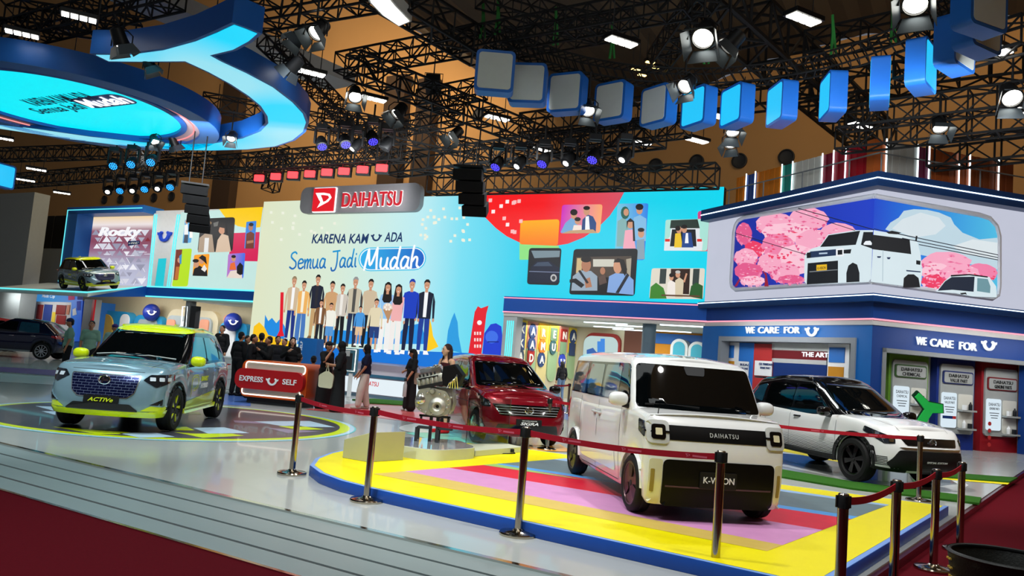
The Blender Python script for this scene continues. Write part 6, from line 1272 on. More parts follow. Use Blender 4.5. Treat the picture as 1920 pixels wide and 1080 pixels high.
mb = MB(); mb.tube([WP.pt(uvx(WP, 277, 560), 3.38, .14), WP.pt(ul1, 3.38, .14)], .04, m_teall, 6); mb.tube([WP.pt(uvx(WP, 277, 560), 3.92, .14), WP.pt(ul1, 3.92, .14)], .04, m_teall, 6); mb.build('teal_tube', lf, world=True)
area('wing_fill', tuple(WP.pt(-7, 7.6, 3.2)), tuple(WP.pt(-7, 5.6, 0)), 110, 7, .4)  # fill added so the wing wall reads white
r2 = copy_tree(rk.root); r2['label'] = 'ice-grey crossover with lime roof on the raised deck before the brand wall'
dn = (dO - a).cross(bL - a).normalized(); dn = dn if dn.z > 0 else -dn
w = (GY(166, 536, 41.0) - a).dot(dn); base = GY(166, 533, 41.3); base -= dn * (base - a).dot(dn)
hd = Vector((cos(RAD(-28 - 12)), sin(RAD(-28 - 12)), 0)); hd = (hd - dn * hd.dot(dn)).normalized(); lt = dn.cross(hd)
r2.matrix_world = Matrix(((hd.x, lt.x, dn.x, base.x + dn.x * .01), (hd.y, lt.y, dn.y, base.y + dn.y * .01), (hd.z, lt.z, dn.z, base.z + dn.z * .01), (0, 0, 0, 1)))
# lower storey of the left pavilion
UP = LED.shift(-3.6); SU = Scr(UP, lf)
mb = MB(); wallbox(mb, UP, uvx(UP, 120, 640), uvx(UP, 492, 640), 0, 3.7, -.2, 0, M('wall_sand', (176, 164, 132), .6)); mb.build('lower_wall', lf, world=True, smooth=0)
mb = MB(); wallbox(mb, LED, uvx(LED, 330, 600), uvx(LED, 486, 600), 3.25, 3.36, -3.6, -.3, m_ceil); mb.build('lower_ceiling', lf, world=True, smooth=0)
for x0, x1, y in ((320, 336, 569), (350, 452, 576)):
    a_, b_ = G(x0, y, 3.24), G(x1, y + (6 if x1 > 400 else 1), 3.24); n = LED.n * .08; mb = MB(); mb.prism([(q.x, q.y) for q in (a_ - n, b_ - n, b_ + n, a_ + n)], 3.2, 3.24, m_tube); mb.build('ceiling_light', lf, world=True, smooth=0)
def niche(x0, y0, x1, y1, m, d, r=.4, nm='rounded_niche', S_=None, o0=0.0):
    pl = (S_ or SU).p; mb = MB(); a_, b_ = uvx(pl, x0, (y0 + y1) / 2), uvx(pl, x1, (y0 + y1) / 2); h1, h0 = pl.uv((x0 + x1) / 2, y0)[1], max(0, pl.uv((x0 + x1) / 2, y1)[1])
    mb.prism(rrect(a_, h0, b_, h1, min(r, (b_ - a_) * .45, (h1 - h0) * .45)), o0, o0 + d, m, PM(pl)); return mb.build(nm, lf, world=True, smooth=30)
m_tq = M('niche_turquoise', (40, 140, 190), .4); m_ag = M('niche_grey', (150, 160, 160), .4); m_gold = M('niche_gold', (200, 160, 60), .4); m_pch = M('niche_peach', (206, 140, 110), .5)
niche(186, 584, 254, 680, m_tq, .5, .6); niche(192, 590, 224, 680, m_gold, .08, 1.2, 'arch_inset', None, .5); niche(236, 590, 253, 680, m_white, .06, .4, 'white_edge', None, .5)
niche(258, 592, 311, 680, m_tq, .4, .5); niche(268, 600, 302, 680, m_ag, .1, .25, 'screen_panel', None, .4); niche(272, 577, 300, 600, m_pch, .2, .3, 'peach_disc')
niche(317, 582, 414, 680, M('niche_cream', (190, 180, 150), .5), .3, .7); niche(320, 594, 404, 680, m_ag, .12, .4, 'kiosk_front', None, .3); niche(322, 600, 338, 660, m_pch, .06, .2, 'peach_panel', None, .42); niche(384, 600, 401, 660, m_pch, .06, .2, 'peach_panel', None, .42); niche(350, 604, 378, 680, m_white, .06, .1, 'white_shelf', None, .42)
niche(418, 606, 470, 700, m_tq, .4, .4); niche(423, 613, 450, 690, m_white, .08, .2, 'menu_panel', None, .4); niche(424, 592, 448, 606, m_pch, .2, .25, 'peach_disc')
for px, py in ((284, 586), (437, 604)):
    c = UP.at(px, py, .7); b = MB(); b.ell((0, 0, 0), (.5, .42, .52), M('mascot_blue', (24, 44, 130), .35), 16, Matrix.Translation(c)); b.build('blue_ball', lf, world=True); b = MB(); q_ = (CAMP - c).normalized(); smile_u(b, c + q_ * .47, Vector((-q_.y, q_.x, 0)), (0, 0, 1), .42, m_wtxt, .05); b.build('smile_mark', lf, world=True, smooth=0)
mb = MB(); p = G(344, 660, 0); c = GY(344, 640, 39); wallbox(mb, LED, uvx(LED, 333, 600), uvx(LED, 341, 600), 0, 3.3, -.8, -.4, m_grey); mb.build('pier', lf, world=True, smooth=0)
mb = MB(); wallbox(mb, LED, uvx(LED, 342, 600), uvx(LED, 352, 600), .0, 3.0, -.75, -.45, m_dark); mb.tube([LED.at(342.5, 575, -.42), LED.at(352, 575, -.42), LED.at(349, 616, -.42), LED.at(339.5, 616, -.42)], .03, m_tube, 6, close=True); mb.build('info_column', lf, world=True, smooth=0)
# merchandise kiosk under the deck
KP = LED.shift(-1.6); mk = thing('merch_kiosk', 'merchandise kiosk with blue printed front under the raised deck', 'kiosk', tuple(KP.pt(uvx(KP, 85, 600), 0))); SK = Scr(KP, mk)
mb = MB(); wallbox(mb, KP, uvx(KP, 38, 600), uvx(KP, 156, 600), 0, 3.0, -2, -.05, M('kiosk_blue', (36, 100, 180), .5)); mb.build('kiosk_body', mk, world=True, smooth=0)
mb = MB(); wallbox(mb, KP, uvx(KP, 157, 600), uvx(KP, 178, 600), 0, 3.1, -.3, .1, m_grey); mb.build('pier', mk, world=True, smooth=0)
mb = MB(); wallbox(mb, KP, uvx(KP, 175, 600), uvx(KP, 179, 600), 0, 3.1, .1, .2, M('post_red', (170, 16, 30), .4)); mb.build('red_post', mk, world=True, smooth=0)
SK.build('printed_front', [([(43, 546), (156, 549), (150, 640), (36, 640)], ramp_em('kiosk_print', [(0, (60, 130, 200)), (.5, (60, 150, 220)), (1, (30, 80, 190))], 'X', .75)), ([(58, 565), (134, 567), (130, 640), (54, 640)], M('kiosk_white', (200, 200, 200), .5))], .0)
SK.text('shop_lettering', 'Made Cup', 91, 556, 24, 8, m_wtxt, .03, .01, .01, .2)
for x0, y0, x1, y1, c in ((60, 570, 66, 590, (170, 90, 80)), (69, 571, 80, 608, (130, 50, 50)), (82, 571, 97, 606, (50, 70, 140)), (98, 585, 104, 608, (230, 200, 60)), (106, 572, 124, 590, (130, 30, 30)), (106, 591, 124, 608, (140, 36, 34)), (126, 572, 131, 590, (190, 120, 90))): rectpx(SK, 'goods_panel', x0, y0, x1, y1, M('goods_%d_%d_%d' % c, c, .5), .04)
for pts, c in (([(44, 556), (49, 555), (52, 562), (50, 578), (43, 579), (42, 562)], (30, 40, 60)), ([(48, 578), (54, 575), (56, 580), (55, 598), (47, 598)], (170, 120, 50)), ([(56, 556), (62, 552), (64, 558), (58, 565)], (180, 40, 50)), ([(145, 554), (150, 552), (155, 556), (155, 562), (145, 562)], (30, 50, 140)), ([(144, 565), (152, 564), (151, 582), (144, 582)], (20, 50, 180)), ([(136, 580), (142, 577), (144, 590), (136, 592)], (220, 220, 220)), ([(39, 600), (46, 597), (47, 606), (38, 607)], (200, 40, 50)), ([(128, 550), (140, 550), (140, 562), (128, 563)], (190, 60, 110))): SK.build('printed_garment', [(pts, M('print_%d_%d_%d' % c, c, .6))], .03)
# dark partition and boxes at the far left edge
DP = LED.shift(-.2); mb = MB(); wallbox(mb, DP, uvx(DP, -140, 500), uvx(DP, 38, 560), 0, DP.uv(30, 362)[1], -1, 0, M('partition_grey', (140, 148, 148), .7)); tag(mb.build('partition_wall', smooth=0), 'plain dark grey partition wall at the far left edge', 'partition')
XP = LED.shift(-4.0); mb = MB(); wallbox(mb, XP, uvx(XP, 40, 500), uvx(XP, 160, 500), 0, XP.uv(100, 466)[1], -1, 0, M('partition_grey', (140, 148, 148), .7)); tag(mb.build('partition_wall', smooth=0), 'grey partition wall carrying two black boxes behind the raised car', 'partition')
zp = XP.uv(100, 466)[1]; z2 = XP.uv(100, 404)[1]
for i, (x0, x1) in enumerate(((50, 96), (97, 158))):
    mb = MB(); wallbox(mb, XP, uvx(XP, x0, 440), uvx(XP, x1 - 1, 440), zp + .004, z2, -.9, -.1, M('box_black', (22, 20, 18), .7)); tag(mb.build('flight_case', smooth=0, bevel=.02), ('left', 'right')[i] + ' large black box on the grey partition behind the raised car', 'case', 'black boxes on the partition')
area('left_store_fill', tuple(LED.pt(-4.5, 3.1, -1.6)), tuple(LED.pt(-4.5, 0, -2.6)), 150, 5, 1.5); area('left_store_fill', tuple(LED.pt(-10.5, 3.0, -1.0)), tuple(LED.pt(-10.5, .6, -3.0)), 150, 5, 1.5); area('kiosk_fill', tuple(KP.pt(uvx(KP, 90, 600), 3.0, 2)), tuple(KP.pt(uvx(KP, 90, 600), 1.2)), 70, 4, .5)  # fills added to brighten the left interiors and the kiosk front
# ------------------------------------------------------------------ rigging over the stand
m_truss = M('truss_black', (11, 11, 11), .7); m_fix = M('fixture_black', (16, 17, 19), .45)
def truss(name, a, b, w, lab, bay=None, h=None):
    A, B_ = Vector(a), Vector(b); d = B_ - A; L = d.length; d.normalize(); s_ = d.cross(Vector((0, 0, 1))).normalized(); u = s_.cross(d).normalized(); h = h or w; bay = bay or w
    n = max(1, int(L / bay)); mb = MB(); r = max(.03, w * .062)
    C = [s_ * (i * w / 2) + u * (j * h / 2) for i, j in ((1, 1), (-1, 1), (-1, -1), (1, -1))]
    for c in C: mb.tube([A + c, B_ + c], r, m_truss, 4)
    for k in range(n + 1):
        p = A + d * (L * k / n)
        for i in range(4):
            mb.tube([p + C[i], p + C[(i + 1) % 4]], r * .66, m_truss, 4, caps=False)
            if k < n:
                q = A + d * (L * (k + 1) / n); e = (C[i], C[(i + 1) % 4]) if k % 2 else (C[(i + 1) % 4], C[i])
                mb.tube([p + e[0], q + e[1]], r * .66, m_truss, 4, caps=False)
    return tag(mb.build(name, smooth=0, recalc=False), lab, 'truss', 'black box trusses')
TR = [((640, 122, 9.6), (1290, 3, 9.6), .55, 'long black truss rising right across the dark roof at top centre'), ((660, 120, 8.6), (1190, 330, 8.6), .6, 'long diagonal black truss descending right above the big screen'),
      ((790, 188, 9.2), (905, 166, 9.2), .5, 'short black truss left of the first hanging lightbox'), ((983, 236, 11.0), (1920, 118, 11.0), .8, 'long black truss passing behind the lightbox arc towards the right edge'),
      ((735, 312, 8.4), (1240, 250, 8.4), .7, 'black truss low above the big screen centre'), ((810, 346, 8.0), (1345, 330, 8.0), .7, 'lowest black truss just above the top edge of the big screen'),
      ((0, 342, 8.6), (745, 282, 8.6), .6, 'long black truss low across the left half above the blue moving heads'), ((-30, 292, 9.2), (400, 278, 9.2), .55, 'black truss behind the round sign at far left'),
      ((-20, 75, 9.6), (330, -12, 9.6), .6, 'black truss climbing right in the top left corner'), ((440, 38, 9.4), (700, -8, 9.4), .55, 'black truss at the top edge right of the horn sign'),
      ((1330, -20, 11.5), (1650, 268, 11.5), 1.2, 'thick black diagonal truss descending right behind the lightboxes'), ((1515, 86, 11.2), (1800, 28, 11.2), .65, 'black truss above the last blue lightboxes at right'),
      ((1580, 225, 8.6), (1930, 178, 8.6), .55, 'middle black truss of three at the right edge'), ((1573, 264, 8.3), (1930, 222, 8.3), .6, 'lower black truss of three at the right edge'),
      ((1745, 294, 8.4), (1940, 272, 8.4), .7, 'black truss behind the container panels at far right'), ((380, 190, 9.2), (660, 240, 9.2), .5, 'black truss behind the horn sign at left centre'),
      ((500, 70, 9.6), (720, 290, 9.6), .5, 'steep black truss right of the horn sign'), ((1060, 268, 8.5), (1290, 238, 8.5), .5, 'black truss under the grey lightboxes'), ((930, 90, 11.2), (1190, 44, 11.2), .6, 'black truss above the grey lightboxes'),
      ((0, 20, 10.2), (260, 60, 10.2), .6, 'black truss crossing the top left corner downwards'), ((600, 215, 8.8), (1000, 305, 8.8), .55, 'diagonal black truss with spotlights left of centre'), ((1230, 120, 11), (1330, -20, 11), .6, 'short steep black truss at the top right of centre'),
      ((240, 310, 8.6), (500, 330, 8.6), .5, 'black truss behind the blue moving heads'), ((470, 312, 8.3), (760, 288, 8.3), .5, 'black truss carrying the row of red lights'), ((900, -10, 10.5), (1130, 60, 10.5), .5, 'black truss in front of the ribbed roof at top centre'),
      ((1690, 130, 9.0), (1930, 60, 9.0), .6, 'black truss at the right edge beside the lightbox stack'), ((700, -30, 9.5), (905, 95, 9.5), .7, 'black truss from the curved lamp to the first lightbox'), ((620, 265, 9.0), (860, 215, 9.0), .5, 'black truss behind the purple-blue moving heads')]
for (x0, y0, z0), (x1, y1, z1), w, lab in TR: truss('lighting_truss', G(x0, y0, z0), G(x1, y1, z1), w, lab)
p = GY(505, 372, 36); truss('lighting_truss', (p.x, p.y, 8.4), (p.x + .2, p.y + .2, 10.6), .6, 'short upright black truss post left of the grey sign board')
rc = Vector((3.2, 15.2, 9.35))
for k, (a0, a1) in enumerate(((140, 95), (95, 50), (50, 5), (5, -40))):
    P = [rc + Vector((5.3 * cos(RAD(a0 + (a1 - a0) * i / 6)), 5.3 * sin(RAD(a0 + (a1 - a0) * i / 6)), 0)) for i in range(7)]; mb = MB()
    for o in ((.2, .2), (-.2, .2), (.2, -.2), (-.2, -.2)):
        mb.tube([p + (p - rc).normalized() * o[0] + Vector((0, 0, o[1])) for p in P], .025, m_truss, 5)
    for i in range(6):
        for j in range(3):
            a, b = P[i].lerp(P[i + 1], j / 3), P[i].lerp(P[i + 1], (j + 1) / 3); ra, rb_ = (a - rc).normalized() * .2, (b - rc).normalized() * .2; z = Vector((0, 0, .2))
            for c, d in ((ra + z, rb_ - z), (-ra + z, -rb_ - z), (ra + z, -rb_ + z), (ra - z, -rb_ - z), (ra + z, ra - z), (-ra + z, -ra - z)): mb.tube([a + c, (b if (c - d).length > .41 or True else a) + d], .016, m_truss, 4, caps=False)
    tag(mb.build('ring_truss', smooth=0, recalc=False), 'curved black truss ring segment %s' % ('above the first grey lightboxes', 'above the middle of the lightbox arc', 'above the lit blue lightboxes', 'above the near right lightboxes')[k], 'truss', 'curved ring truss pieces')
# hanging lightboxes
m_cube = M('lightbox_blue', (30, 100, 190), .4); m_cface = M('lightbox_grey_face', (190, 200, 200), .5); m_clit = EM('lightbox_cyan', (30, 196, 250), 1.0)
CB = [(928, 138, 0), (990, 160, 0), (1064, 177, 0), (1150, 193, 0), (1235, 200, 0), (1310, 203, 1), (1382, 200, 1), (1466, 196, 1), (1562, 181, 1), (1650, 157, 1), (1727, 126, 1), (1790, 86, 0), (1832, 50, 0), (1836, 8, 0)]
WH = ['first grey lightbox from the left in the hanging arc', 'second grey lightbox from the left in the hanging arc', 'third grey lightbox from the left in the hanging arc', 'fourth grey lightbox from the left in the hanging arc', 'fifth grey lightbox, next to the first cyan one',
      'first cyan-lit lightbox of the hanging arc', 'second cyan-lit lightbox of the hanging arc', 'third cyan-lit lightbox of the hanging arc', 'narrow cyan-lit lightbox seen almost edge-on', 'plain blue lightbox seen fully edge-on', 'blue lightbox with cyan face on its right side', 'lowest lightbox of the stack at the upper right', 'middle lightbox of the stack at the upper right', 'topmost lightbox cut by the top edge at right']
cc = Vector((3.2, 15.2, 0))
def lightbox(c, yaw, lit, lab, hang=9.2, both=True, w=.96, h=1.04):
    t = thing('lightbox', lab, 'lightbox', tuple(c), yaw, 'lightboxes of the hanging arc'); mb = MB()
    mb.prism(rrect(-w / 2, -h / 2, w / 2, h / 2, .12, 6), -.2, .2, m_cube, axis='x'); mb.build('shell', t, smooth=40)
    for s in (1, -1) if both else (1,):
        mb = MB(); mb.prism(rrect(-w / 2 + .07, -h / 2 + .07, w / 2 - .07, h / 2 - .07, .08, 5), s * .195, s * .208, m_clit if lit else m_cface, axis='x'); mb.build('face', t, smooth=40)
    for y in (-.3, .3): mb = MB(); mb.tube([(0, y, h / 2 - .02), (0, y, hang - c[2])], .012, m_fix, 5); mb.build('hanger', t)
for (px, py, lit), lab, dl in zip(CB, WH, (2, 8, 24, 35, 45, 50, 57, 66, 75, 90, 104, 113, 120, 126)):
    p = G(px, py, 8.5); lightbox(p, atan2(-p.y, -p.x) - RAD(dl), lit, lab)
p = G(3, 330, 7.6); lightbox(p, RAD(-20), 1, 'cyan-lit blue lightbox cut by the left edge below the round sign', 8.5)
# round sign
dc = Vector((-14.4, 24.4, 8.2)); R0 = 4.5
disc = thing('round_sign', 'large round blue hanging sign with cyan lit underside and slogan', 'sign', tuple(dc))
m_sblue = M('sign_blue', (28, 92, 176), .4); m_sblue2 = M('sign_mid_blue', (62, 116, 190), .4); m_ringp = M('sign_pink_grey', (196, 168, 176), .45)
mb = MB(); mb.lathe([(R0 - .62, .25), (R0 - .62, .0), (R0, 0), (R0, .62), (0, .62)], m_sblue, 72, caps=False); mb.build('rim', disc)
mb = MB(); mb.lathe([(R0 - .60, -.012), (R0 - .005, -.012), (R0 - .005, .01), (R0 - .60, .01)], m_sblue2, 72, close=True); mb.build('rim_underside', disc)
mb = MB(); mb.lathe([(R0 - 1.02, .14), (R0 - .62, .06), (R0 - .62, .2), (R0 - 1.02, .2)], m_ringp, 72, close=True); mb.build('inner_ring', disc)
mb = MB(); mb.tube([(cos(2 * pi * i / 72) * (R0 - .80), sin(2 * pi * i / 72) * (R0 - .80), .085) for i in range(72)], .022, EM('sign_pink_line', (255, 140, 140), 1.3), 6, close=True); mb.build('pink_light_line', disc)
mb = MB(); mb.lathe([(R0 - 1.2, .1), (R0 - 1.02, .1), (R0 - 1.02, .25), (R0 - 1.2, .25)], m_sblue, 72, close=True); mb.build('inner_edge', disc)
mb = MB(); mb.lathe([(0, .2), (R0 - 1.2, .2), (R0 - 1.2, .23), (0, .23)], EM('sign_cyan', (0, 236, 250), 1.0), 72); scn = mb.build('lit_face', disc)
mb = MB(); zf = dc.z + .195
def on_face(px, py): return G(px, py, zf)
a, b = on_face(50, 192), on_face(164, 177); r_ = (b - a).normalized(); u_ = Vector((r_.y, -r_.x, 0)); u_ = u_ if u_.dot(CAMP - a) > 0 else -u_
m_navt = M('sign_navy_ink', (14, 50, 100), .5)
c0 = on_face(108, 186); tw = (b - a).length; text_on(mb, 'KARENA KAMU ADA', c0, r_, u_, tw, .62, m_navt, .006, .012, .15)
c1 = on_face(120, 203); text_on(mb, 'Semua Jadi', on_face(112, 205), r_, u_, tw * .82, .72, m_navt, .006, .012, .2); mb.build('slogan_lettering', disc, world=True, smooth=0)
mb = MB(); c2 = on_face(194, 190); hw = 1.15
mb.poly([c2 + r_ * x * hw + u_ * y for x, y in rrect(-1, -.46, 1, .46, .3)], m_sblue); mb.build('slogan_pill', disc, world=True, smooth=0)
mb = MB(); text_on(mb, 'Mudah', c2 - Vector((0, 0, .01)), r_, u_, hw * 1.8, .70, EM('sign_white', (255, 255, 255), 1.1), .006, .03, .2); mb.build('slogan_lettering', disc, world=True, smooth=0)
for a in range(0, 360, 60): mb = MB(); mb.tube([(3 * cos(RAD(a)), 3 * sin(RAD(a)), .6), (3 * cos(RAD(a)), 3 * sin(RAD(a)), 2.2)], .015, m_fix, 5); mb.build('hanging_wire', disc)
# horned ring sign
H3 = [(1305, 125), (1390, 155), (1475, 190), (1420, 237), (1330, 285), (1205, 315), (1260, 345), (1400, 410), (1550, 490), (1660, 575), (1720, 640), (1738, 690), (1720, 742), (1660, 790), (1560, 825), (1400, 842), (1200, 848), (1000, 845), (700, 822), (400, 785), (200, 755), (0, 725), (-200, 690),
      (-200, 662), (0, 697), (200, 722), (500, 765), (800, 797), (1000, 806), (1200, 801), (1350, 775), (1450, 735), (1493, 690), (1488, 650), (1450, 592), (1380, 535), (1280, 470), (1160, 405), (1040, 350), (800, 352), (610, 350), (505, 300), (700, 302), (900, 275), (1080, 225), (1200, 175)]
HZ = 8.2; HP = [tuple(G(x / 3, y / 3, HZ)[:2]) for x, y in H3]
hs = thing('horned_ring_sign', 'blue curved U-shaped hanging sign with horn ends and glowing cyan underside', 'sign', (-9, 22, HZ))
mb = MB(); mb.prism(HP, HZ, HZ + .6, m_sblue); mb.build('frame', hs, world=True, smooth=25)
ar = sum(HP[i - 1][0] * HP[i][1] - HP[i][0] * HP[i - 1][1] for i in range(len(HP))); HI = inset(HP, .09 if ar > 0 else -.09)
mg = EM('halo_diffuser', (40, 214, 250), 1.0); nt = mg.node_tree
rp = nt.nodes.new('ShaderNodeValToRGB'); no = [n for n in nt.nodes if n.type == 'TEX_NOISE'][0]; no.inputs['Scale'].default_value = .28; no.inputs['Detail'].default_value = 0
rp.color_ramp.elements[0].position = .38; rp.color_ramp.elements[0].color = lin((0, 214, 252)) + (1,); rp.color_ramp.elements[1].position = .62; rp.color_ramp.elements[1].color = lin((150, 224, 240)) + (1,)
nt.links.new(no.outputs['Fac'], rp.inputs[0]); nt.links.new(rp.outputs[0], nt.nodes['Principled BSDF'].inputs['Emission Color'])
mb = MB(); mb.prism([tuple(q) for q in HI], HZ - .012, HZ + .01, mg); mb.build('lit_underside', hs, world=True, smooth=0)
for i in (1, 5, 10, 16, 21, 41): mb = MB(); q = HP[i]; k = HP[(i + 22) % 46]; mb.tube([(q[0] * .97 + k[0] * .03, q[1] * .97 + k[1] * .03, HZ + .5), (q[0] * .97 + k[0] * .03, q[1] * .97 + k[1] * .03, HZ + 2.4)], .015, m_fix, 5); mb.build('hanging_wire', hs, world=True)
# curved white lamp
AP = [tuple(G(x, y, 9.0)[:2]) for x, y in ((684, -16), (716, -24), (745, 12), (772, 40), (748, 50), (715, 28), (692, 4))]
al = thing('arc_lamp', 'curved grey hanging lamp with bright white underside cut by the top edge', 'lamp', (AP[0][0], AP[0][1], 9.0))
mb = MB(); mb.prism(AP, 9.0, 9.28, m_lgrey); mb.build('housing', al, world=True, smooth=25)
ar = sum(AP[i - 1][0] * AP[i][1] - AP[i][0] * AP[i - 1][1] for i in range(len(AP))); mb = MB(); mb.prism([tuple(q) for q in inset(AP, .05 if ar > 0 else -.05)], 8.985, 9.0, EM('lamp_white', (255, 252, 244), 2.2)); mb.build('diffuser', al, world=True, smooth=0)
mb = MB(); mb.tube([(AP[3][0], AP[3][1], 9.25), (AP[3][0], AP[3][1], 11)], .015, m_fix, 5); mb.build('hanging_wire', al, world=True)
# theatre spots with barn doors
m_lensw = EM('spot_lens', (255, 252, 240), 9.0); m_flap = M('barn_door', (70, 78, 84), .4, .5)
def rotX(d): return Vector(d).to_track_quat('Z', 'Y').to_matrix().to_4x4()
def barn(px, py, z, s_, aim, lab):
    p = G(px, py, z); t = thing('stage_spotlight', lab, 'spotlight', tuple(p), 0, 'stage spotlights with barn doors'); X = rotX(aim); k = s_
    mb = MB(); mb.lathe([(.05 * k, -.42 * k), (.15 * k, -.36 * k), (.17 * k, -.1 * k), (.19 * k, 0), (.19 * k, .02 * k), (.165 * k, .02 * k), (.165 * k, -.05 * k), (0, -.05 * k)], m_fix, 20, X); mb.build('housing', t)
    mb = MB(); mb.lathe([(.16 * k, -.03 * k), (.10 * k, .015 * k), (0, .03 * k)], m_lensw, 20, X); mb.build('lens', t)
    mb = MB()
    for i in range(4):
        Y = X @ Matrix.Rotation(pi / 2 * i, 4, 'Z'); a = .19 * k
        mb.add([(a, -a * .9, .02 * k), (a, a * .9, .02 * k), (a * 1.45, a * 1.25, .26 * k), (a * 1.45, -a * 1.25, .26 * k), (a + .008, -a * .9, .02 * k), (a + .008, a * .9, .02 * k), (a * 1.45 + .008, a * 1.25, .26 * k), (a * 1.45 + .008, -a * 1.25, .26 * k)], [(0, 1, 2, 3), (4, 5, 6, 7), (0, 1, 5, 4), (1, 2, 6, 5), (2, 3, 7, 6), (3, 0, 4, 7)], m_flap, Y)
    mb.build('barn_doors', t, smooth=0)
    mb = MB(); mb.tube([(-.24 * k, 0, -.05), (-.24 * k, 0, .22 * k), (-.1 * k, 0, .34 * k), (.1 * k, 0, .34 * k), (.24 * k, 0, .22 * k), (.24 * k, 0, -.05)], .016, m_fix, 6); mb.tube([(0, 0, .34 * k), (0, 0, .34 * k + .7)], .025, m_fix, 6); mb.build('yoke', t)
SP = [(1318, 72, 1.25, (-.3, -.6, -.75), 'brightest large spotlight below the top edge right of centre'), (1366, 88, 1.0, (-.6, -.1, -.8), 'darker spotlight turned left beside the brightest one'), (1716, 8, 1.2, (-.3, -.5, -.8), 'bright spotlight cut by the top edge at right'), (1898, 184, 1.2, (-.2, -.7, -.7), 'bright spotlight at the right edge below the lightbox stack'),
      (1763, 240, 1.0, (-.1, -.5, -.85), 'spotlight hanging from the right trusses above the container panels'), (1374, 248, 1.0, (0, -.5, -.85), 'upper of two stacked spotlights under the second cyan lightbox'), (1368, 272, .9, (-.2, -.3, -.9), 'lower of two stacked spotlights under the second cyan lightbox'), (1284, 162, 1.0, (-.5, -.5, -.7), 'spotlight in front of the first cyan lightbox'),
      (1103, 208, 1.0, (.1, -.6, -.75), 'bright spotlight between the third and fourth grey lightboxes'), (666, 182, 1.0, (.2, -.6, -.7), 'bright spotlight on the diagonal truss left of centre'), (744, 214, 1.0, (-.4, -.4, -.8), 'angled spotlight on the diagonal truss above the sign board'), (849, 256, 1.0, (-.5, -.4, -.7), 'angled spotlight left of the hanging black speaker'), (592, 62, 1.0, (-.3, -.5, -.75), 'bright spotlight right of the horn sign tip'), (557, 72, .9, (-.5, -.2, -.8), 'darker spotlight just right of the horn sign tip'),
      (546, 130, .9, (-.6, .2, -.7), 'dark spotlight turned away right of the horn sign'), (228, 84, 1.0, (.3, .3, -.9), 'dark spotlight in front of the left horn tip'), (291, 266, .8, (.5, -.4, -.7), 'small spotlight under the round sign right rim'), (328, 272, .8, (.3, .4, -.8), 'dark small spotlight below the horned ring'), (433, 260, .8, (.1, -.6, -.7), 'spotlight in front of the horned ring lower curve'), (282, 126, .8, (.4, .2, -.8), 'dark spotlight behind the horned ring left part')]
for px, py, s_, aim, lab in SP: barn(px, py, 8.1, s_, aim, lab)
# flood panels with four lenses
def flood(px, py, z, yaw, lab, col=m_lensw, s_=1.0, n=4):
    p = G(px, py, z); t = thing('flood_panel', lab, 'lamp', tuple(p), yaw, 'small flood panels on the rigging'); mb = MB(); mb.box((0, 0, .06), (.8 * s_, .38 * s_, .10), m_fix); mb.build('housing', t, smooth=0, bevel=.01)
    for i in range(n): mb = MB(); x = (i - (n - 1) / 2) * .76 / n * s_; mb.box((x, 0, 0), (.60 / n * s_, .26 * s_, .03), col); mb.build('lens', t, smooth=0)
    for x in (-.25, .25): mb = MB(); mb.tube([(x * s_, 0, .1), (x * s_, 0, .9)], .012, m_fix, 5); mb.build('hanger', t)
for i, (px, py, lab) in enumerate(((148, 33, 'at the top left above the horn tip'), (41, 64, 'at the far left top corner'), (583, 137, 'right of the horned ring outer curve'), (700, 186, 'beside the bright spotlight on the diagonal truss'), (932, 222, 'with reddish housing below the second lightbox'), (1165, 79, 'under the ribbed roof right of centre'), (1507, 36, 'near the top edge above the cyan lightboxes'), (1613, 236, 'bright, at the end of the right trusses'), (1307, 264, 'below the first cyan lightbox'), (1870, 93, 'right of the lightbox stack'), (1338, 216, 'between the first two cyan lightboxes'), (5, 260, 'at the left edge under the round sign'), (1906, 206, 'below the spotlight at the right edge'), (388, 257, 'under the horned ring middle'), (68, 318, 'left of the blue moving heads, larger'), (116, 362, 'low above the left pavilion, left of the moving heads'), (48, 338, 'at the far left above the partition'), (1200, 268, 'thin, right of the middle moving heads'), (1012, 281, 'small, between the middle moving heads'))):
    flood(px, py, 8.8 if py < 300 else 8.0, .5, 'white four-lens flood panel ' + lab)
m_warm = EM('warm_lens_lit', (255, 214, 120), 5.0)
for px, py, lab in ((1192, 131, 'leftmost'), (1204, 141, 'lowest'), (1219, 117, 'topmost'), (1231, 127, 'smallest, rightmost')): flood(px, py, 11, .3, lab + ' of four warm yellow lamps under the ribbed roof', m_warm, .45, 1)
m_redl = EM('red_wash', (255, 40, 44), 5.0)
for i, (px, py) in enumerate(((486, 334), (517, 331), (549, 328), (581, 326), (613, 323), (645, 321), (680, 318), (716, 315))):
    p = G(px, py, 7.9); t = thing('red_wash_light', '%s glowing red wash light of eight above the grey sign board' % ('leftmost', 'second', 'third', 'fourth', 'fifth', 'sixth', 'seventh', 'rightmost')[i], 'lamp', tuple(p), RAD(-10), 'red wash lights')
    mb = MB(); mb.box((0, .08, 0), (.52, .16, .40), m_fix); mb.build('housing', t, smooth=0, bevel=.01); mb = MB(); mb.prism(rrect(-.21, -.13, .21, .13, .04), -.02, .0, m_redl, axis='y'); mb.build('lens', t, smooth=0)
    mb = MB(); mb.tube([(-.28, .08, 0), (-.28, .08, .3), (.28, .08, .3), (.28, .08, 0)], .014, m_fix, 5); mb.tube([(0, .08, .3), (0, .08, .75)], .02, m_fix, 5); mb.build('yoke', t)
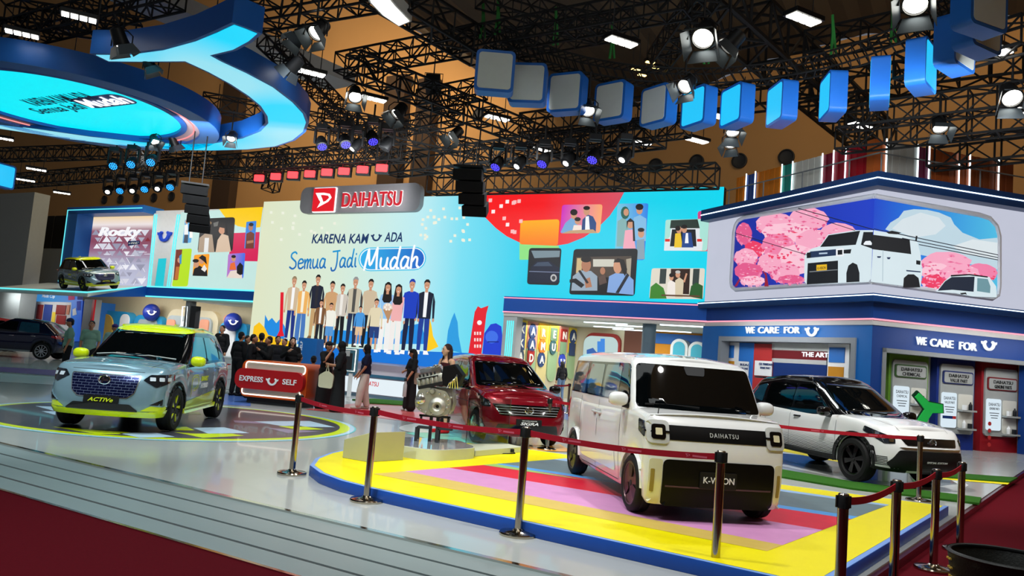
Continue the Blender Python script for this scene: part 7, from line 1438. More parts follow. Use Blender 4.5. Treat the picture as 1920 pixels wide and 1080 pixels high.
# moving heads
m_mblue = EM('head_blue', (40, 150, 255), 3.0); m_mvio = EM('head_violet', (70, 60, 255), 3.0)
def mover(px, py, z, col, aim, lab, s_=1.0):
    p = G(px, py, z); t = thing('moving_head', lab, 'lamp', tuple(p), 0, 'moving head lamps'); X = rotX(aim); k = s_
    mb = MB(); mb.box((0, 0, .52 * k), (.34 * k, .34 * k, .16 * k), m_fix); mb.tube([(0, 0, .6 * k), (0, 0, .6 * k + .45)], .03, m_fix, 6); mb.build('base', t, smooth=0)
    mb = MB(); mb.box((-.22 * k, 0, .22 * k), (.06, .16 * k, .5 * k), m_fix); mb.box((.22 * k, 0, .22 * k), (.06, .16 * k, .5 * k), m_fix); mb.box((0, 0, .46 * k), (.46 * k, .1 * k, .04), m_fix); mb.build('yoke', t, smooth=0)
    mb = MB(); mb.lathe([(0, -.24 * k), (.12 * k, -.22 * k), (.18 * k, -.05 * k), (.19 * k, .18 * k), (.16 * k, .2 * k), (0, .19 * k)], m_fix, 18, X); h = mb.build('head', t)
    mb = MB(); R_ = .155 * k
    if col is m_lensw: mb.lathe([(0, .21 * k), (R_ * .6, .20 * k), (R_ * .6, .19 * k), (0, .19 * k)], col, 16, X)
    else:
        for rr_, n in ((0, 1), (.065, 6), (.125, 12)):
            for i in range(n): q = 2 * pi * i / n; mb.lathe([(0, .205 * k), (.024 * k, .20 * k), (.024 * k, .19 * k), (0, .19 * k)], col, 8, X @ Matrix.Translation((rr_ * k * cos(q), rr_ * k * sin(q), 0)))
    mb.build('lens', t)
dn_ = (.15, -.75, -.65)
for i, (px, py, c, a, lab) in enumerate(((215, 307, m_mblue, dn_, 'left blue-lit moving head of the upper row of three at left'), (248, 304, m_mblue, dn_, 'middle blue-lit moving head of the upper row of three at left'), (285, 300, m_mblue, dn_, 'right blue-lit moving head of the upper row of three at left'), (227, 354, m_mblue, dn_, 'left blue-lit moving head of the lower row above the brand wall'), (273, 351, m_mblue, dn_, 'middle blue-lit moving head of the lower row above the brand wall'), (321, 347, m_mblue, dn_, 'right blue-lit moving head of the lower row above the brand wall'),
    (204, 356, m_lensw, dn_, 'white-tipped moving head at the left end of the lower row'), (250, 354, m_lensw, dn_, 'white-tipped moving head second in the lower row'), (297, 350, m_lensw, dn_, 'white-tipped moving head before the last blue one'), (603, 268, m_mvio, (.3, -.5, -.8), 'left violet-lit moving head of three above the red lights'), (647, 264, m_mvio, (.3, -.5, -.8), 'middle violet-lit moving head of three above the red lights'), (698, 258, m_mvio, (.3, -.5, -.8), 'right violet-lit moving head of three above the red lights'),
    (667, 272, m_lensw, (-.5, -.3, -.8), 'white-tipped moving head between two violet ones'), (725, 270, m_fix, (-.4, -.1, -.9), 'unlit moving head right of the violet ones'), (933, 306, m_mvio, (-.3, -.5, -.8), 'violet-lit moving head right of the hanging speaker'), (1020, 300, m_mvio, (-.3, -.5, -.8), 'violet-lit moving head above the red disc of the screen'), (1114, 292, m_mvio, (-.3, -.5, -.8), 'rightmost violet-lit moving head above the screen'), (975, 305, m_lensw, (-.5, -.4, -.8), 'white-tipped moving head left of the middle violet one'), (1067, 299, m_lensw, (-.5, -.4, -.8), 'white-tipped moving head right of the middle violet one'), (1172, 292, m_lensw, (-.5, -.4, -.8), 'white-tipped moving head at the right end of the row'))):
    mover(px, py, 7.5 if py > 290 else 8.0, c, a, lab)
# line array speakers
m_spk = M('speaker_black', (9, 10, 12), .85, bump=.2)
def array(px, py, Y, n, w, yaw, lab):
    p = GY(px, py, Y); t = thing('line_array_speaker', lab, 'speaker', tuple(p), yaw, 'hanging speaker arrays'); z = 0; y = 0
    mb = MB(); mb.box((0, 0, .07), (w * 1.02, .5, .06), m_fix); mb.tube([(-.2, 0, .1), (-.2, 0, 2.2)], .02, m_fix, 6); mb.tube([(.2, 0, .1), (.2, 0, 2.2)], .02, m_fix, 6); mb.build('frame', t)
    for i in range(n):
        a = RAD(4 + 7.0 * i); X = Matrix.Translation((.07 * i, y, z)) @ Matrix.Rotation(a, 4, 'X') @ Matrix.Scale(1 - .05 * i, 4, (1, 0, 0)); mb = MB(); mb.prism([(-w / 2, -.28), (w / 2, -.28), (w * .40, .34), (-w * .40, .34)], -.285, 0, m_spk, X); mb.build('cabinet', t, smooth=0, bevel=.012)
        z -= .29 * cos(a); y += .29 * sin(a)
array(366, 350, 26, 5, .85, RAD(20), 'hanging black line array speaker above the left wing screen'); array(881, 320, 20.5, 4, .78, RAD(-10), 'hanging black line array speaker in front of the red screen disc')
# camera rig on the wall side
p = GY(812, 158, 24); t = thing('hanging_projector', 'small black projector on a yoke left of the first lightbox', 'projector', tuple(p)); mb = MB(); mb.box((0, 0, 0), (.45, .6, .3), m_fix, Matrix.Rotation(-.5, 4, 'X')); mb.build('body', t, smooth=0, bevel=.02); mb = MB(); mb.tube([(0, 0, .1), (0, 0, 1.6)], .02, m_fix, 6); mb.tube([(-.28, 0, 0), (-.28, 0, .35), (.28, 0, .35), (.28, 0, 0)], .015, m_fix, 6); mb.build('yoke', t)
# green lifting slings
m_sling = M('sling_green', (34, 110, 44), .7)
for px, py, lab in ((900, 62, 'left of two green slings above the first lightbox'), (928, 55, 'right of two green slings above the first lightbox'), (1037, 75, 'green sling above the third lightbox'), (1558, 92, 'green sling above the narrow cyan lightbox'), (1670, 70, 'green sling above the edge-on blue lightbox'), (1712, 50, 'green sling below the spotlight at the top edge'), (1143, 100, 'green sling above the fourth lightbox'), (1320, 110, 'green sling beside the brightest spotlight')):
    p = G(px, py + 10, 9.55); mb = MB(); mb.tube([p, p + Vector((.03, 0, .5)), p + Vector((0, 0, 1.0))], .035, m_sling, 6); mb.tube([p + Vector((.12, 0, .02)), p + Vector((0, 0, 1.0))], .03, m_sling, 6); tag(mb.build('lifting_sling'), lab, 'sling', 'green lifting slings')
# pale duct under the roof at top left
a, b = G(225, -10, 12), G(640, 165, 12); mb = MB(); d = (b - a).normalized(); n = Vector((-d.y, d.x, 0)) * .8
mb.prism([tuple(q[:2]) for q in (a - n, b - n, b + n, a + n)], 12, 12.5, M('duct_grey', (150, 152, 150), .6)); tag(mb.build('air_duct', smooth=0), 'pale grey flat duct running diagonally behind the horn sign', 'duct')
# ------------------------------------------------------------------ belt posts
m_belt = M('belt_red', (166, 10, 34), .6); m_beltp = M('belt_print', (206, 90, 110), .6); m_steel = M('post_steel', (176, 166, 150), .14, 1.0)
def post(loc, lab, h=.95, to=None, sag=.03, marks=2):
    t = thing('belt_post', lab, 'barrier post', tuple(loc), 0, 'belt barrier posts')
    mb = MB(); mb.lathe([(.17, 0), (.172, .018), (.165, .03), (.06, .045), (.042, .06), (0, .06)], m_steel, 32); mb.build('base', t)
    mb = MB(); mb.lathe([(.036, .05), (.036, h - .008), (.03, h), (0, h)], m_steel, 20); mb.build('pole', t)
    mb = MB(); mb.lathe([(.0365, h - .10), (.041, h - .095), (.041, h - .02), (.0365, h - .012)], m_rubber, 20, caps=False)
    for a in range(4): mb.box((.043 * cos(a * pi / 2), .043 * sin(a * pi / 2), h - .055), (.016, .016, .08), m_rubber)
    mb.build('cassette', t)
    if to is not None:
        A = Vector((0, 0, h - .055)); B_ = Vector(to) - Vector(loc); B_ = B_ + Vector((0, 0, h - .055)); d = (B_ - A).normalized(); n = Vector((-d.y, d.x, 0)) * .003; A += d * .05; B_ -= d * .05
        N = 14; P = [A.lerp(B_, i / N) - Vector((0, 0, sag * 4 * (i / N) * (1 - i / N))) for i in range(N + 1)]; w = Vector((0, 0, .026)); mb = MB()
        vs = []; [vs.extend((p + w + n, p - w + n, p - w - n, p + w - n)) for p in P]
        mb.add(vs, [(4 * i + k, 4 * i + (k + 1) % 4, 4 * i + 4 + (k + 1) % 4, 4 * i + 4 + k) for i in range(N) for k in range(4)], m_belt); b = mb.build('belt', t, smooth=0)
        s_ = -1 if n.y > 0 else 1
        for k in range(marks):
            mb = MB(); p = A.lerp(B_, (k + .6) / marks) - Vector((0, 0, sag * 4 * ((k + .6) / marks) * (1 - (k + .6) / marks))) + n * 1.4 * s_
            emblem_d(mb, p, d, (0, 0, 1), .045, m_beltp, 0); mb.poly([p + d * x + Vector((0, 0, z)) for x, z in ((.04, -.008), (.16, -.008), (.16, .008), (.04, .008))], m_beltp); mb.build('belt_print', b, smooth=0, recalc=False)
    return t
B1, B2, B3, B4 = G(547, 889, 0), G(687, 940, 0), G(971, 1003, 0), G(1340, 1074, 0)
post(B1, 'belt post at the left end of the row, beside the rounded platform end', .95, B2); post(B2, 'belt post in front of the cream wedge plinth', .97, B3, .035, 3); post(B3, 'belt post in front of the blue platform edge at the middle', .97, B4, .035, 3); post(B4, 'belt post standing in front of the white box van', .97)
Rp = [G(1582, 925, .85), G(1682, 899, .85), G(1756, 879, .85), G(1804, 866, .85)]
Rp = [Vector((p.x, p.y, -.1)) for p in Rp]
for i, p in enumerate(Rp): post(p, ('nearest belt post on the red carpet at right', 'second nearest belt post on the red carpet at right', 'third belt post on the red carpet at right', 'farthest belt post on the red carpet at right')[i], .95, Rp[i + 1] if i < 3 else None, .035, 0)
E0 = G(1722, 940, 0); H0 = Vector((3.7, 12.3, 0)); F0_ = G(1025, 843, 0); F2 = G(1064, 776, 0)
post(E0, 'belt post on the stage in front of the white and black car', .95, H0, .03, 3); post(F0_, 'belt post in front of the red car bumper', .92, H0, .02, 2); post(F2, 'thin far belt post beside the woman at the letter wall', .95, F0_ + Vector((.6, 9, 0)), .02, 0)
post(H0, 'belt post hidden behind the white box van', .95)
# ------------------------------------------------------------------ engine display
m_cream = M('plinth_cream', (176, 176, 140), .45); m_alu = M('cast_aluminium', (176, 176, 166), .32, .85, bump=.35, scale=14, var=.2); m_alu2 = M('machined_aluminium', (206, 206, 200), .2, .95, var=.1)
A, B_, C_ = Vector((-2.02, 10.42)), Vector((-1.64, 10.20)), Vector((-1.26, 10.66)); D = A + (C_ - B_); wz = thing('wedge_plinth', 'cream wedge-shaped plinth on the yellow platform left of the engine', 'plinth', (-1.65, 10.5, .123))
mb = MB(); mb.add([(p.x, p.y, .123) for p in (A, B_, C_, D)] + [(A.x, A.y, .36), (B_.x, B_.y, .50), (C_.x, C_.y, .50), (D.x, D.y, .36)], [(0, 1, 2, 3), (4, 5, 6, 7), (0, 1, 5, 4), (1, 2, 6, 5), (2, 3, 7, 6), (3, 0, 4, 7)], m_cream); mb.build('body', wz, world=True, smooth=0, bevel=.006)
mb = MB(); q = [Vector((p.x, p.y, z + .004)) for p, z in ((A, .36), (B_, .50), (C_, .50), (D, .36))]; c = sum(q, Vector()) / 4; mb.poly([c + (p - c) * .86 for p in q], m_white); mb.build('info_panel', wz, world=True, smooth=0)
eb = thing('display_plinth', 'low white rounded base carrying the cutaway engine stand', 'display base', (-.9, 11.5, .123)); FB = rpoly([(-1.42, 11.0), (-.86, 10.72), (-.30, 11.42), (-.62, 12.25), (-1.5, 12.1)], .22, 6)
mb = MB(); mb.prism(FB, .123, .27, M('base_lime_white', (196, 200, 176), .35)); mb.build('body', eb, world=True, smooth=30); mb = MB(); mb.prism([tuple(Vector(p) * .97 + Vector((-.94, 11.5)) * .03) for p in FB], .27, .276, M('base_top', (190, 194, 196), .08, coat=1)); mb.build('top_plate', eb, world=True, smooth=30)
mb = MB(); mb.prism([(-.34, 11.62), (.36, 12.62), (.05, 13.0), (-.62, 12.3)], .123, .21, M('base_lime_white', (196, 200, 176), .35)); gb = thing('cable_box', 'low white cable box under the standing glass panel', 'display base', (0, 12.4, .123)); mb.build('body', gb, world=True, smooth=0, bevel=.006)
mb = MB(); k = Vector((.20, 12.37, .165)); mb.box((0, 0, 0), (.07, .03, .05), m_black, Matrix.Translation(k)); mb.tube([k, k + Vector((.05, -.06, -.03)), k + Vector((-.1, -.14, -.038)), k + Vector((-.3, -.3, -.038)), k + Vector((-.38, -.5, -.036))], .009, m_black, 6); mb.build('power_cable', gb, world=True)
gl = thing('glass_screen', 'upright clear glass panel standing between the engine and the red car', 'glass panel', (-.2, 12.7, .2)); a, b = Vector((-.52, 12.36)), Vector((.13, 12.87)); n = Vector((-(b - a).y, (b - a).x)).normalized() * .008
m_glass = M('clear_green_glass', (196, 214, 204), .02, trans=1.0, var=.01); mb = MB(); mb.prism([tuple(a - n), tuple(b - n), tuple(b + n), tuple(a + n)], .205, .92, m_glass); mb.build('pane', gl, world=True, smooth=0)
es = thing('engine_stand', 'black bent-bar stand carrying the cutaway engine', 'stand', (-.98, 11.75, .276)); es.scale.z = .78
for x0, x1 in ((-.24, -.07), (.07, .26)):
    mb = MB(); pts = [(x0, -.12, 0), (x0, -.12, .26), (x1, -.12, .26), (x1, 0, .26)]; [mb.tube([pts[i], pts[i + 1]], .028, m_dark, 4) for i in range(3)]; mb.tube([(x0, .2, 0), (x0, .2, .24), (x1, .1, .24)], .024, m_dark, 4); mb.build('bent_leg', es, smooth=0)
for x in (-.05, .05): mb = MB(); mb.box((x, 0, .26), (.045, .06, .52), m_dark); mb.build('upright', es, smooth=0)
mb = MB(); mb.box((0, 0, .47), (.46, .05, .04), m_dark); mb.box((-.2, 0, .40), (.03, .05, .16), m_dark); mb.box((.2, 0, .40), (.03, .05, .16), m_dark); mb.build('cradle', es, smooth=0)
en = thing('engine', 'cutaway silver car engine with black intake on the bent-bar stand', 'engine', (-.98, 11.75, .70), RAD(-6)); en.scale = (.82, .82, .82); random.seed(3)
def Ry(x, y, z): return Matrix.Translation((x, y, z)) @ Matrix.Rotation(RAD(90), 4, 'X')
mb = MB(); mb.prism(rpoly([(-.36, .20), (-.30, .40), (-.10, .44), (.20, .40), (.30, .22), (.27, .0), (.10, -.06), (-.15, -.04), (-.33, .06)], .06), -.16, -.02, m_alu, axis='y')
for i in range(16): t = 2 * pi * i / 16; mb.lathe([(.018, 0), (.018, .03), (.01, .035), (0, .035)], m_alu2, 8, Ry(-.03 + .29 * cos(t), -.16, .18 + .19 * sin(t)))
for i in range(10): t = 2 * pi * i / 10; mb.box((.10, 0, 0), (.14, .03, .018), m_alu, Ry(.06, -.165, .12) @ Matrix.Rotation(t, 4, 'Z'))
mb.build('gear_housing', en)
mb = MB(); mb.lathe([(.055, .0), (.055, .05), (.085, .06), (.15, .03), (.165, .0)], m_alu, 28, Ry(.06, -.16, .12), caps=False); mb.lathe([(0, .01), (.055, .01)], m_black, 24, Ry(.06, -.16, .12)); mb.build('shaft_flange', en)
mb = MB(); mb.lathe([(0, .05), (.05, .05), (.085, .03), (.09, 0)], m_alu2, 24, Ry(-.25, -.16, .22)); mb.lathe([(0, .06), (.04, .06), (.06, .02), (.06, 0)], m_alu, 20, Ry(-.05, -.16, .38)); mb.build('pulley', en)
mb = MB(); mb.box((.02, .12, .22), (.54, .30, .46), m_alu)
for i in range(14): mb.box((random.uniform(-.2, .3), random.choice((-.045, .27)), random.uniform(.05, .42)), (random.uniform(.04, .14), .04, random.uniform(.015, .06)), m_alu)
for i in range(9): mb.tube([(.29, -.05 + i * .035, .04), (.33, -.05 + i * .035, .2), (.28, -.05 + i * .035, .40)], .010, m_alu, 5)
mb.build('engine_block', en, bevel=.008)
Xh = Matrix.Translation((-.12, .05, .55)) @ Matrix.Rotation(RAD(-16), 4, 'Y')
mb = MB(); mb.box((0, 0, 0), (.48, .34, .20), m_alu, Xh)
for i in range(6): mb.box((-.2 + i * .08, -.18, .0), (.05, .03, .14), m_alu, Xh); mb.lathe([(.014, 0), (.014, .02), (0, .02)], m_alu2, 6, Xh @ Matrix.Translation((-.2 + i * .08, -.10, .10)))
mb.build('cylinder_head', en, bevel=.006)
mb = MB(); mb.box((0, -.185, -.075), (.46, .05, .06), m_black, Xh); mb.box((-.02, -.18, .07), (.36, .03, .03), m_black, Xh)
for i in range(5): mb.lathe([(.02, 0), (.02, .05), (.012, .06), (0, .06)], m_black, 10, Xh @ Matrix.Translation((-.18 + i * .07, -.10, .10)))
mb.build('black_gasket', en)
mb = MB(); mb.box((.03, .02, .17), (.38, .26, .14), m_alu2, Xh)
for i in range(26): a = random.uniform(-.15, .21); mb.box((a, random.uniform(-.12, .12), .245), (random.uniform(.02, .06), random.uniform(.02, .06), random.uniform(.01, .05)), m_alu2, Xh)
mb.lathe([(.05, 0), (.05, .02), (.03, .03), (0, .03)], m_alu2, 16, Xh @ Matrix.Translation((.12, 0, .25))); mb.build('valve_cover', en, bevel=.005)
mb = MB(); mb.prism(rpoly([(.08, .50), (.34, .46), (.42, .62), (.36, .82), (.10, .84)], .05), -.14, .26, M('intake_black', (16, 16, 18), .3), axis='y')
for i in range(4): mb.tube([(.10, -.10 + i * .10, .80), (.30, -.12 + i * .10, .86), (.44, -.12 + i * .10, .70), (.36, -.10 + i * .10, .50)], .035, M('intake_black', (16, 16, 18), .3), 8)
mb.build('intake_manifold', en, smooth=40)
mb = MB()
for i in range(5): mb.tube([(.2 + .05 * i, -.17, .46), (.25 + .03 * i, -.22, .55 + .03 * i), (.36, -.18, .62 + .02 * i)], .012, m_alu2, 6)
mb.build('pipe_run', en)
# ------------------------------------------------------------------ service counter and kiosks
ct = thing('service_counter', 'orange and red rounded service counter with lit white outlines and smile lettering', 'counter', tuple(G(512, 760, 0)), RAD(-12)); m_ocr = M('counter_orange', (200, 80, 22), .4); m_ored = M('counter_red', (176, 20, 26), .4); W_ = 1.72
mb = MB(); mb.prism(rrect(-W_ / 2, .16, W_ / 2, 1.04, .16, 6), -.1, .85, m_ocr, axis='y'); mb.build('body', ct, smooth=35); mb = MB(); mb.box((-.02, .4, .08), (W_ * .82, .75, .16), m_dark); mb.build('plinth', ct, smooth=0)
mb = MB(); mb.prism(rrect(-W_ / 2 - .08, .36, W_ / 2 - .02, .84, .2, 8), -.26, -.1, m_ored, axis='y'); sp_ = mb.build('sign_pill', ct, smooth=35)
m_wl = EM('counter_white_line', (255, 246, 232), 2.0)
for z0, z1, x0, x1 in ((.80, 1.0, -W_ / 2 + .10, W_ / 2 - .06), (.22, .40, -W_ / 2 + .06, W_ / 2 - .14)):
    mb = MB(); P = rrect(x0, z0, x1, z1, .07, 4); mb.tube([(x, -.115, z) for x, z in P], .015, m_wl, 6, close=True); mb.build('light_outline', ct)
    mb = MB(); mb.prism(rrect(x0 + .02, z0 + .02, x1 - .02, z1 - .02, .06, 4), -.11, -.1, M('counter_glow_panel', (200, 196, 180), .5), axis='y'); mb.build('light_panel', ct, smooth=0)
mb = MB(); text_on(mb, 'EXPRESS', (-.50, -.262, .60), (1, 0, 0), (0, 0, 1), .62, .13, m_wtxt, .01, .02); text_on(mb, 'SELF', (.50, -.262, .60), (1, 0, 0), (0, 0, 1), .36, .13, m_wtxt, .01, .02); smile_u(mb, (.05, -.262, .58), (1, 0, 0), (0, 0, 1), .26, m_wtxt, .012); mb.build('sign_lettering', sp_, smooth=0)
bk = thing('blue_kiosk', 'tall blue kiosk with vertical white lettering behind the orange counter', 'kiosk', tuple(G(573, 728, 0)), RAD(-14)); mb = MB(); mb.prism(rrect(-.36, -.2, .36, .35, .05), 0, 1.72, M('kiosk_deep_blue', (24, 90, 156), .4)); mb.build('body', bk, smooth=35)
mb = MB(); text_on(mb, 'EXPRESS U SELF', (-.22, -.202, 1.0), (0, 0, 1), (-1, 0, 0), 1.2, .09, m_wtxt, .004, .01); mb.build('kiosk_lettering', bk, smooth=0)
sk = thing('self_service_kiosk', 'white touch-screen kiosk on two legs between two women', 'kiosk', tuple(G(646, 744, 0)), RAD(-8))
for x in (-.13, .13): mb = MB(); mb.box((x, 0, .38), (.12, .08, .76), m_white); mb.build('leg', sk, smooth=0, bevel=.01)
mb = MB(); mb.prism(rrect(-.26, .74, .30, 1.50, .03), -.05, .08, M('kiosk_slate', (70, 110, 126), .4), axis='y'); mb.build('body', sk, smooth=30); mb = MB(); mb.tube([(-.2, -.06, 1.46), (.25, -.06, 1.46), (.25, -.06, .80), (-.2, -.06, .80)], .018, m_wl, 6, close=True); mb.build('lit_frame', sk)
mb = MB(); mb.box((-.02, -.055, 1.1), (.34, .012, .5), m_dark); mb.box((-.02, -.062, 1.34), (.16, .012, .18), m_lgrey); mb.build('touch_screen', sk, smooth=0)
wd2 = thing('white_desk', 'white low reception desk left of the dark crowd', 'desk', tuple(G(425, 730, 0)), RAD(-24)); mb = MB(); mb.box((0, .3, .48), (1.3, .6, .96), m_white); mb.build('body', wd2, smooth=0, bevel=.01); mb = MB(); [mb.box((0, -.002, z), (1.28, .01, .012), m_lgrey) for z in (.3, .6, .9)]; mb.build('front_groove', wd2, smooth=0)
# ------------------------------------------------------------------ black bin in the near corner
c = G(1893, 1046, .5); bn = thing('black_bin', 'large black round bin with yellow stitching in the near right corner', 'bin', (c.x, c.y, -.1))
mb = MB(); mb.lathe([(.30, 0), (.37, .58), (.385, .60), (.375, .61), (.355, .58), (.285, .02), (0, .02)], M('bin_black', (20, 22, 20), .45, bump=.2), 40, caps=True); mb.build('shell', bn)
mb = MB()
for k in range(9):
    for a in (163, 170): X = Matrix.Rotation(RAD(a), 4, 'Z') @ Matrix.Translation((.374 - .065 * k / 9, 0, .55 - k * .06)); mb.box((0, 0, 0), (.012, .03, .012), M('stitch_yellow', (196, 160, 60), .6), X)
mb.build('stitching', bn, smooth=0)
mb = MB(); mb.tube([(.36 * cos(RAD(a)), .36 * sin(RAD(a)), .60 + .0 * a) for a in range(0, 360, 12)], .012, m_rubber, 6, close=True); mb.build('rim', bn)
# ------------------------------------------------------------------ people
def blob(name, prims, m, parent, vox=.011):
    mb = MB()
    for k in prims:
        if len(k) == 4: mb.cap(k[0], k[1], k[2], k[3], m, 10)
        else: mb.ell(k[0], k[1], m, 14)
    o = mb.build(name, parent, smooth=0); r = o.modifiers.new('r', 'REMESH'); r.mode = 'VOXEL'; r.voxel_size = vox
    sm = o.modifiers.new('s', 'SMOOTH'); sm.factor = .5; sm.iterations = 3
    dg = bpy.context.evaluated_depsgraph_get(); me = bpy.data.meshes.new_from_object(o.evaluated_get(dg)); o.modifiers.clear(); old = o.data; o.data = me; bpy.data.meshes.remove(old)
    me.materials.clear(); me.materials.append(m); me.polygons.foreach_set('use_smooth', [True] * len(me.polygons)); return o
SKIN = M('skin_tan', (186, 130, 98), .5); SKINL = M('skin_light', (224, 172, 140), .45); HAIR = M('hair_black', (16, 13, 13), .45, bump=.6, scale=20); HAIRB = M('hair_brown', (50, 26, 20), .4, bump=.6, scale=20)
def cl(*c): return M('cloth_%d_%d_%d' % c, c, .85, bump=.25, var=.12)
BLK = (18, 18, 20)
def person(px, py, yaw, H, lab, top=BLK, leg=BLK, hair='short', armR=None, armL=None, sleeve=1.0, skirt=None, shoe=(24, 24, 26), sit=False, skin=None, cap=None, z=0, look=0, feet=None, strapless=False, loc=None, bulk=1.0):
    """faces -y before turning by yaw; arms are (elbow, wrist) points, feet (x, y) offsets"""
    p = loc or G(px, py, z); t = thing('person', lab, 'person', tuple(p), RAD(yaw)); s_ = H / 1.70; skin = skin or SKIN; dz = -.40 if sit else 0
    V = lambda x, y, zz: Vector((x, y, zz + dz)) * s_
    aR, aL = armR or ((-.235, .02, 1.13), (-.22, -.06, .88)), armL or ((.235, .02, 1.13), (.22, -.06, .88))
    ft = feet or ((-.10, 0), (.10, .04)); hip = [V(-.09, 0, .92), V(.09, 0, .92)]; L = []
    for i in (0, 1):
        x = ft[i][0]; y = ft[i][1]
        L.append(((Vector((x, -.42, .50)) * s_, Vector((x, -.40, .09)) * s_) if sit else (Vector((x * 1.02, y * .5 - .03, .49)) * s_, Vector((x, y, .09)) * s_)))
    k = s_; B = [(V(0, 0, .95), (.15 * k, .11 * k, .12 * k)), (V(0, 0, 1.10), (.125 * k, .09 * k, .15 * k)), (V(0, 0, 1.27), (.155 * k, .105 * k, .17 * k)), (V(-.14, .01, 1.395), V(.14, .01, 1.395), .055 * k, .055 * k), (V(0, .01, 1.38), V(0, -.01, 1.50), .055 * k, .047 * k)]
    for i in (0, 1): kn, an = L[i]; B += [(hip[i], kn, .085 * k, .055 * k), (kn, an, .052 * k, .036 * k), (an - Vector((0, -.02, .03)) * k, an + Vector((0, -.15, -.055)) * k, .038 * k, .028 * k)]
    hd = V(0, -.025, 1.60); Rt = Matrix.Rotation(RAD(look), 3, 'Z'); hp = lambda x, y, zz: hd + (Rt @ Vector((x, y, zz))) * k
    B += [(hd, (.076 * k, .092 * k, .108 * k)), (hp(0, -.03, -.06), (.052 * k, .055 * k, .055 * k)), (hp(0, -.088, .0), hp(0, -.104, -.028), .010 * k, .015 * k), (hp(.076, .005, -.01), (.014 * k, .022 * k, .032 * k)), (hp(-.076, .005, -.01), (.014 * k, .022 * k, .032 * k)), (hp(0, -.075, -.062), (.026 * k, .018 * k, .012 * k))]
    for sg, (el, wr) in ((-1, aR), (1, aL)):
        sh = V(sg * .175, .01, 1.39); el = V(*el); wr = V(*wr); d = (wr - el).normalized(); B += [(sh, el, .050 * k, .040 * k), (el, wr, .039 * k, .027 * k)]
        pl_ = wr + d * .05 * k; sd = Vector((0, 1, 0)).cross(d); sd = sd.normalized() if sd.length > .1 else Vector((1, 0, 0)); nn = d.cross(sd)
        B += [(wr, pl_ + d * .02 * k, .026 * k, .034 * k)]
        for q in range(4): a = pl_ + sd * (.024 - .016 * q) * k + d * .03 * k; b = a + d * (.038, .044, .040, .030)[q] * k + nn * .008 * k; B += [(a, b, .0105 * k, .010 * k), (b, b + d * .026 * k + nn * .018 * k, .010 * k, .0085 * k)]
        a = wr + d * .03 * k - sd * sg * .026 * k * sg; B += [(a, a + d * .035 * k + nn * .03 * k + sd * .03 * k, .012 * k, .010 * k)]
    body = blob('body', B, skin, t)
    for sg in (-1, 1): mb = MB(); mb.ell(hp(sg * .03, -.083, .012), (.014 * k, .009 * k, .008 * k), m_wtxt, 10); mb.ell(hp(sg * .03, -.0905, .012), (.007 * k, .004 * k, .007 * k), HAIR, 8); mb.box(hp(sg * .031, -.088, .034), (.03 * k, .008, .006 * k), HAIR); mb.build('eye', body)
    mb = MB(); mb.ell(hp(0, -.094, -.058), (.024 * k, .008 * k, .009 * k), M('lips', (160, 70, 66), .5), 10); mb.build('lips', body)
    # clothing
    T = [(V(0, 0, .97), (.176 * k, .134 * k, .14 * k)), (V(0, 0, 1.10), (.155 * k, .12 * k, .18 * k)), (V(0, 0, 1.26), (.172 * k, .122 * k, .15 * k))]
    if not strapless:
        T += [(V(-.15, .01, 1.385), V(.15, .01, 1.385), .072 * k, .072 * k)]
        for sg, (el, wr) in ((-1, aR), (1, aL)):
            sh = V(sg * .175, .01, 1.385); el = V(*el); wr = V(*wr); T += [(sh, sh.lerp(el, min(1, sleeve * 2)), .066 * k, .056 * k)]
            if sleeve > .5: T += [(el, el.lerp(wr, .92), .054 * k, .044 * k)]
    if bulk != 1: T = [(q[0], q[1], q[2] * bulk, q[3] * bulk) if len(q) == 4 else (q[0], (q[1][0] * bulk, q[1][1] * bulk, q[1][2])) for q in T]
    blob('top', T, cl(*top), t, .013)
    if skirt:
        P = [(V(0, 0, .98), (.175 * k, .13 * k, .10 * k))]; n = 16
        for i in range(n): zz = .92 - (.92 - skirt[1]) * i / (n - 1); w = .17 + (skirt[2] - .17) * i / (n - 1); P.append((V(-w * .45, 0, zz), V(w * .45, 0, zz), w * .62 * k * bulk, w * .62 * k * bulk))
        blob('skirt', P, cl(*skirt[0]), t, .014)
    else:
        P = [(V(0, 0, .93), (.162 * k, .12 * k, .11 * k))]; w = (1.25 if leg[0] > 190 else 1.0) * bulk
        for i in (0, 1): kn, an = L[i]; P += [(hip[i], kn, .10 * k * bulk, .072 * k * w), (kn, an + Vector((0, 0, .03)), .07 * k * w, .058 * k * w)]
        blob('trousers', P, cl(*leg), t, .013)
    for i in (0, 1): an = L[i][1]; mb = MB(); mb.cap(an + Vector((0, .04, -.045)) * k, an + Vector((0, -.16, -.055)) * k, .045 * k, .035 * k, cl(*shoe), 10); mb.build('shoe', t)
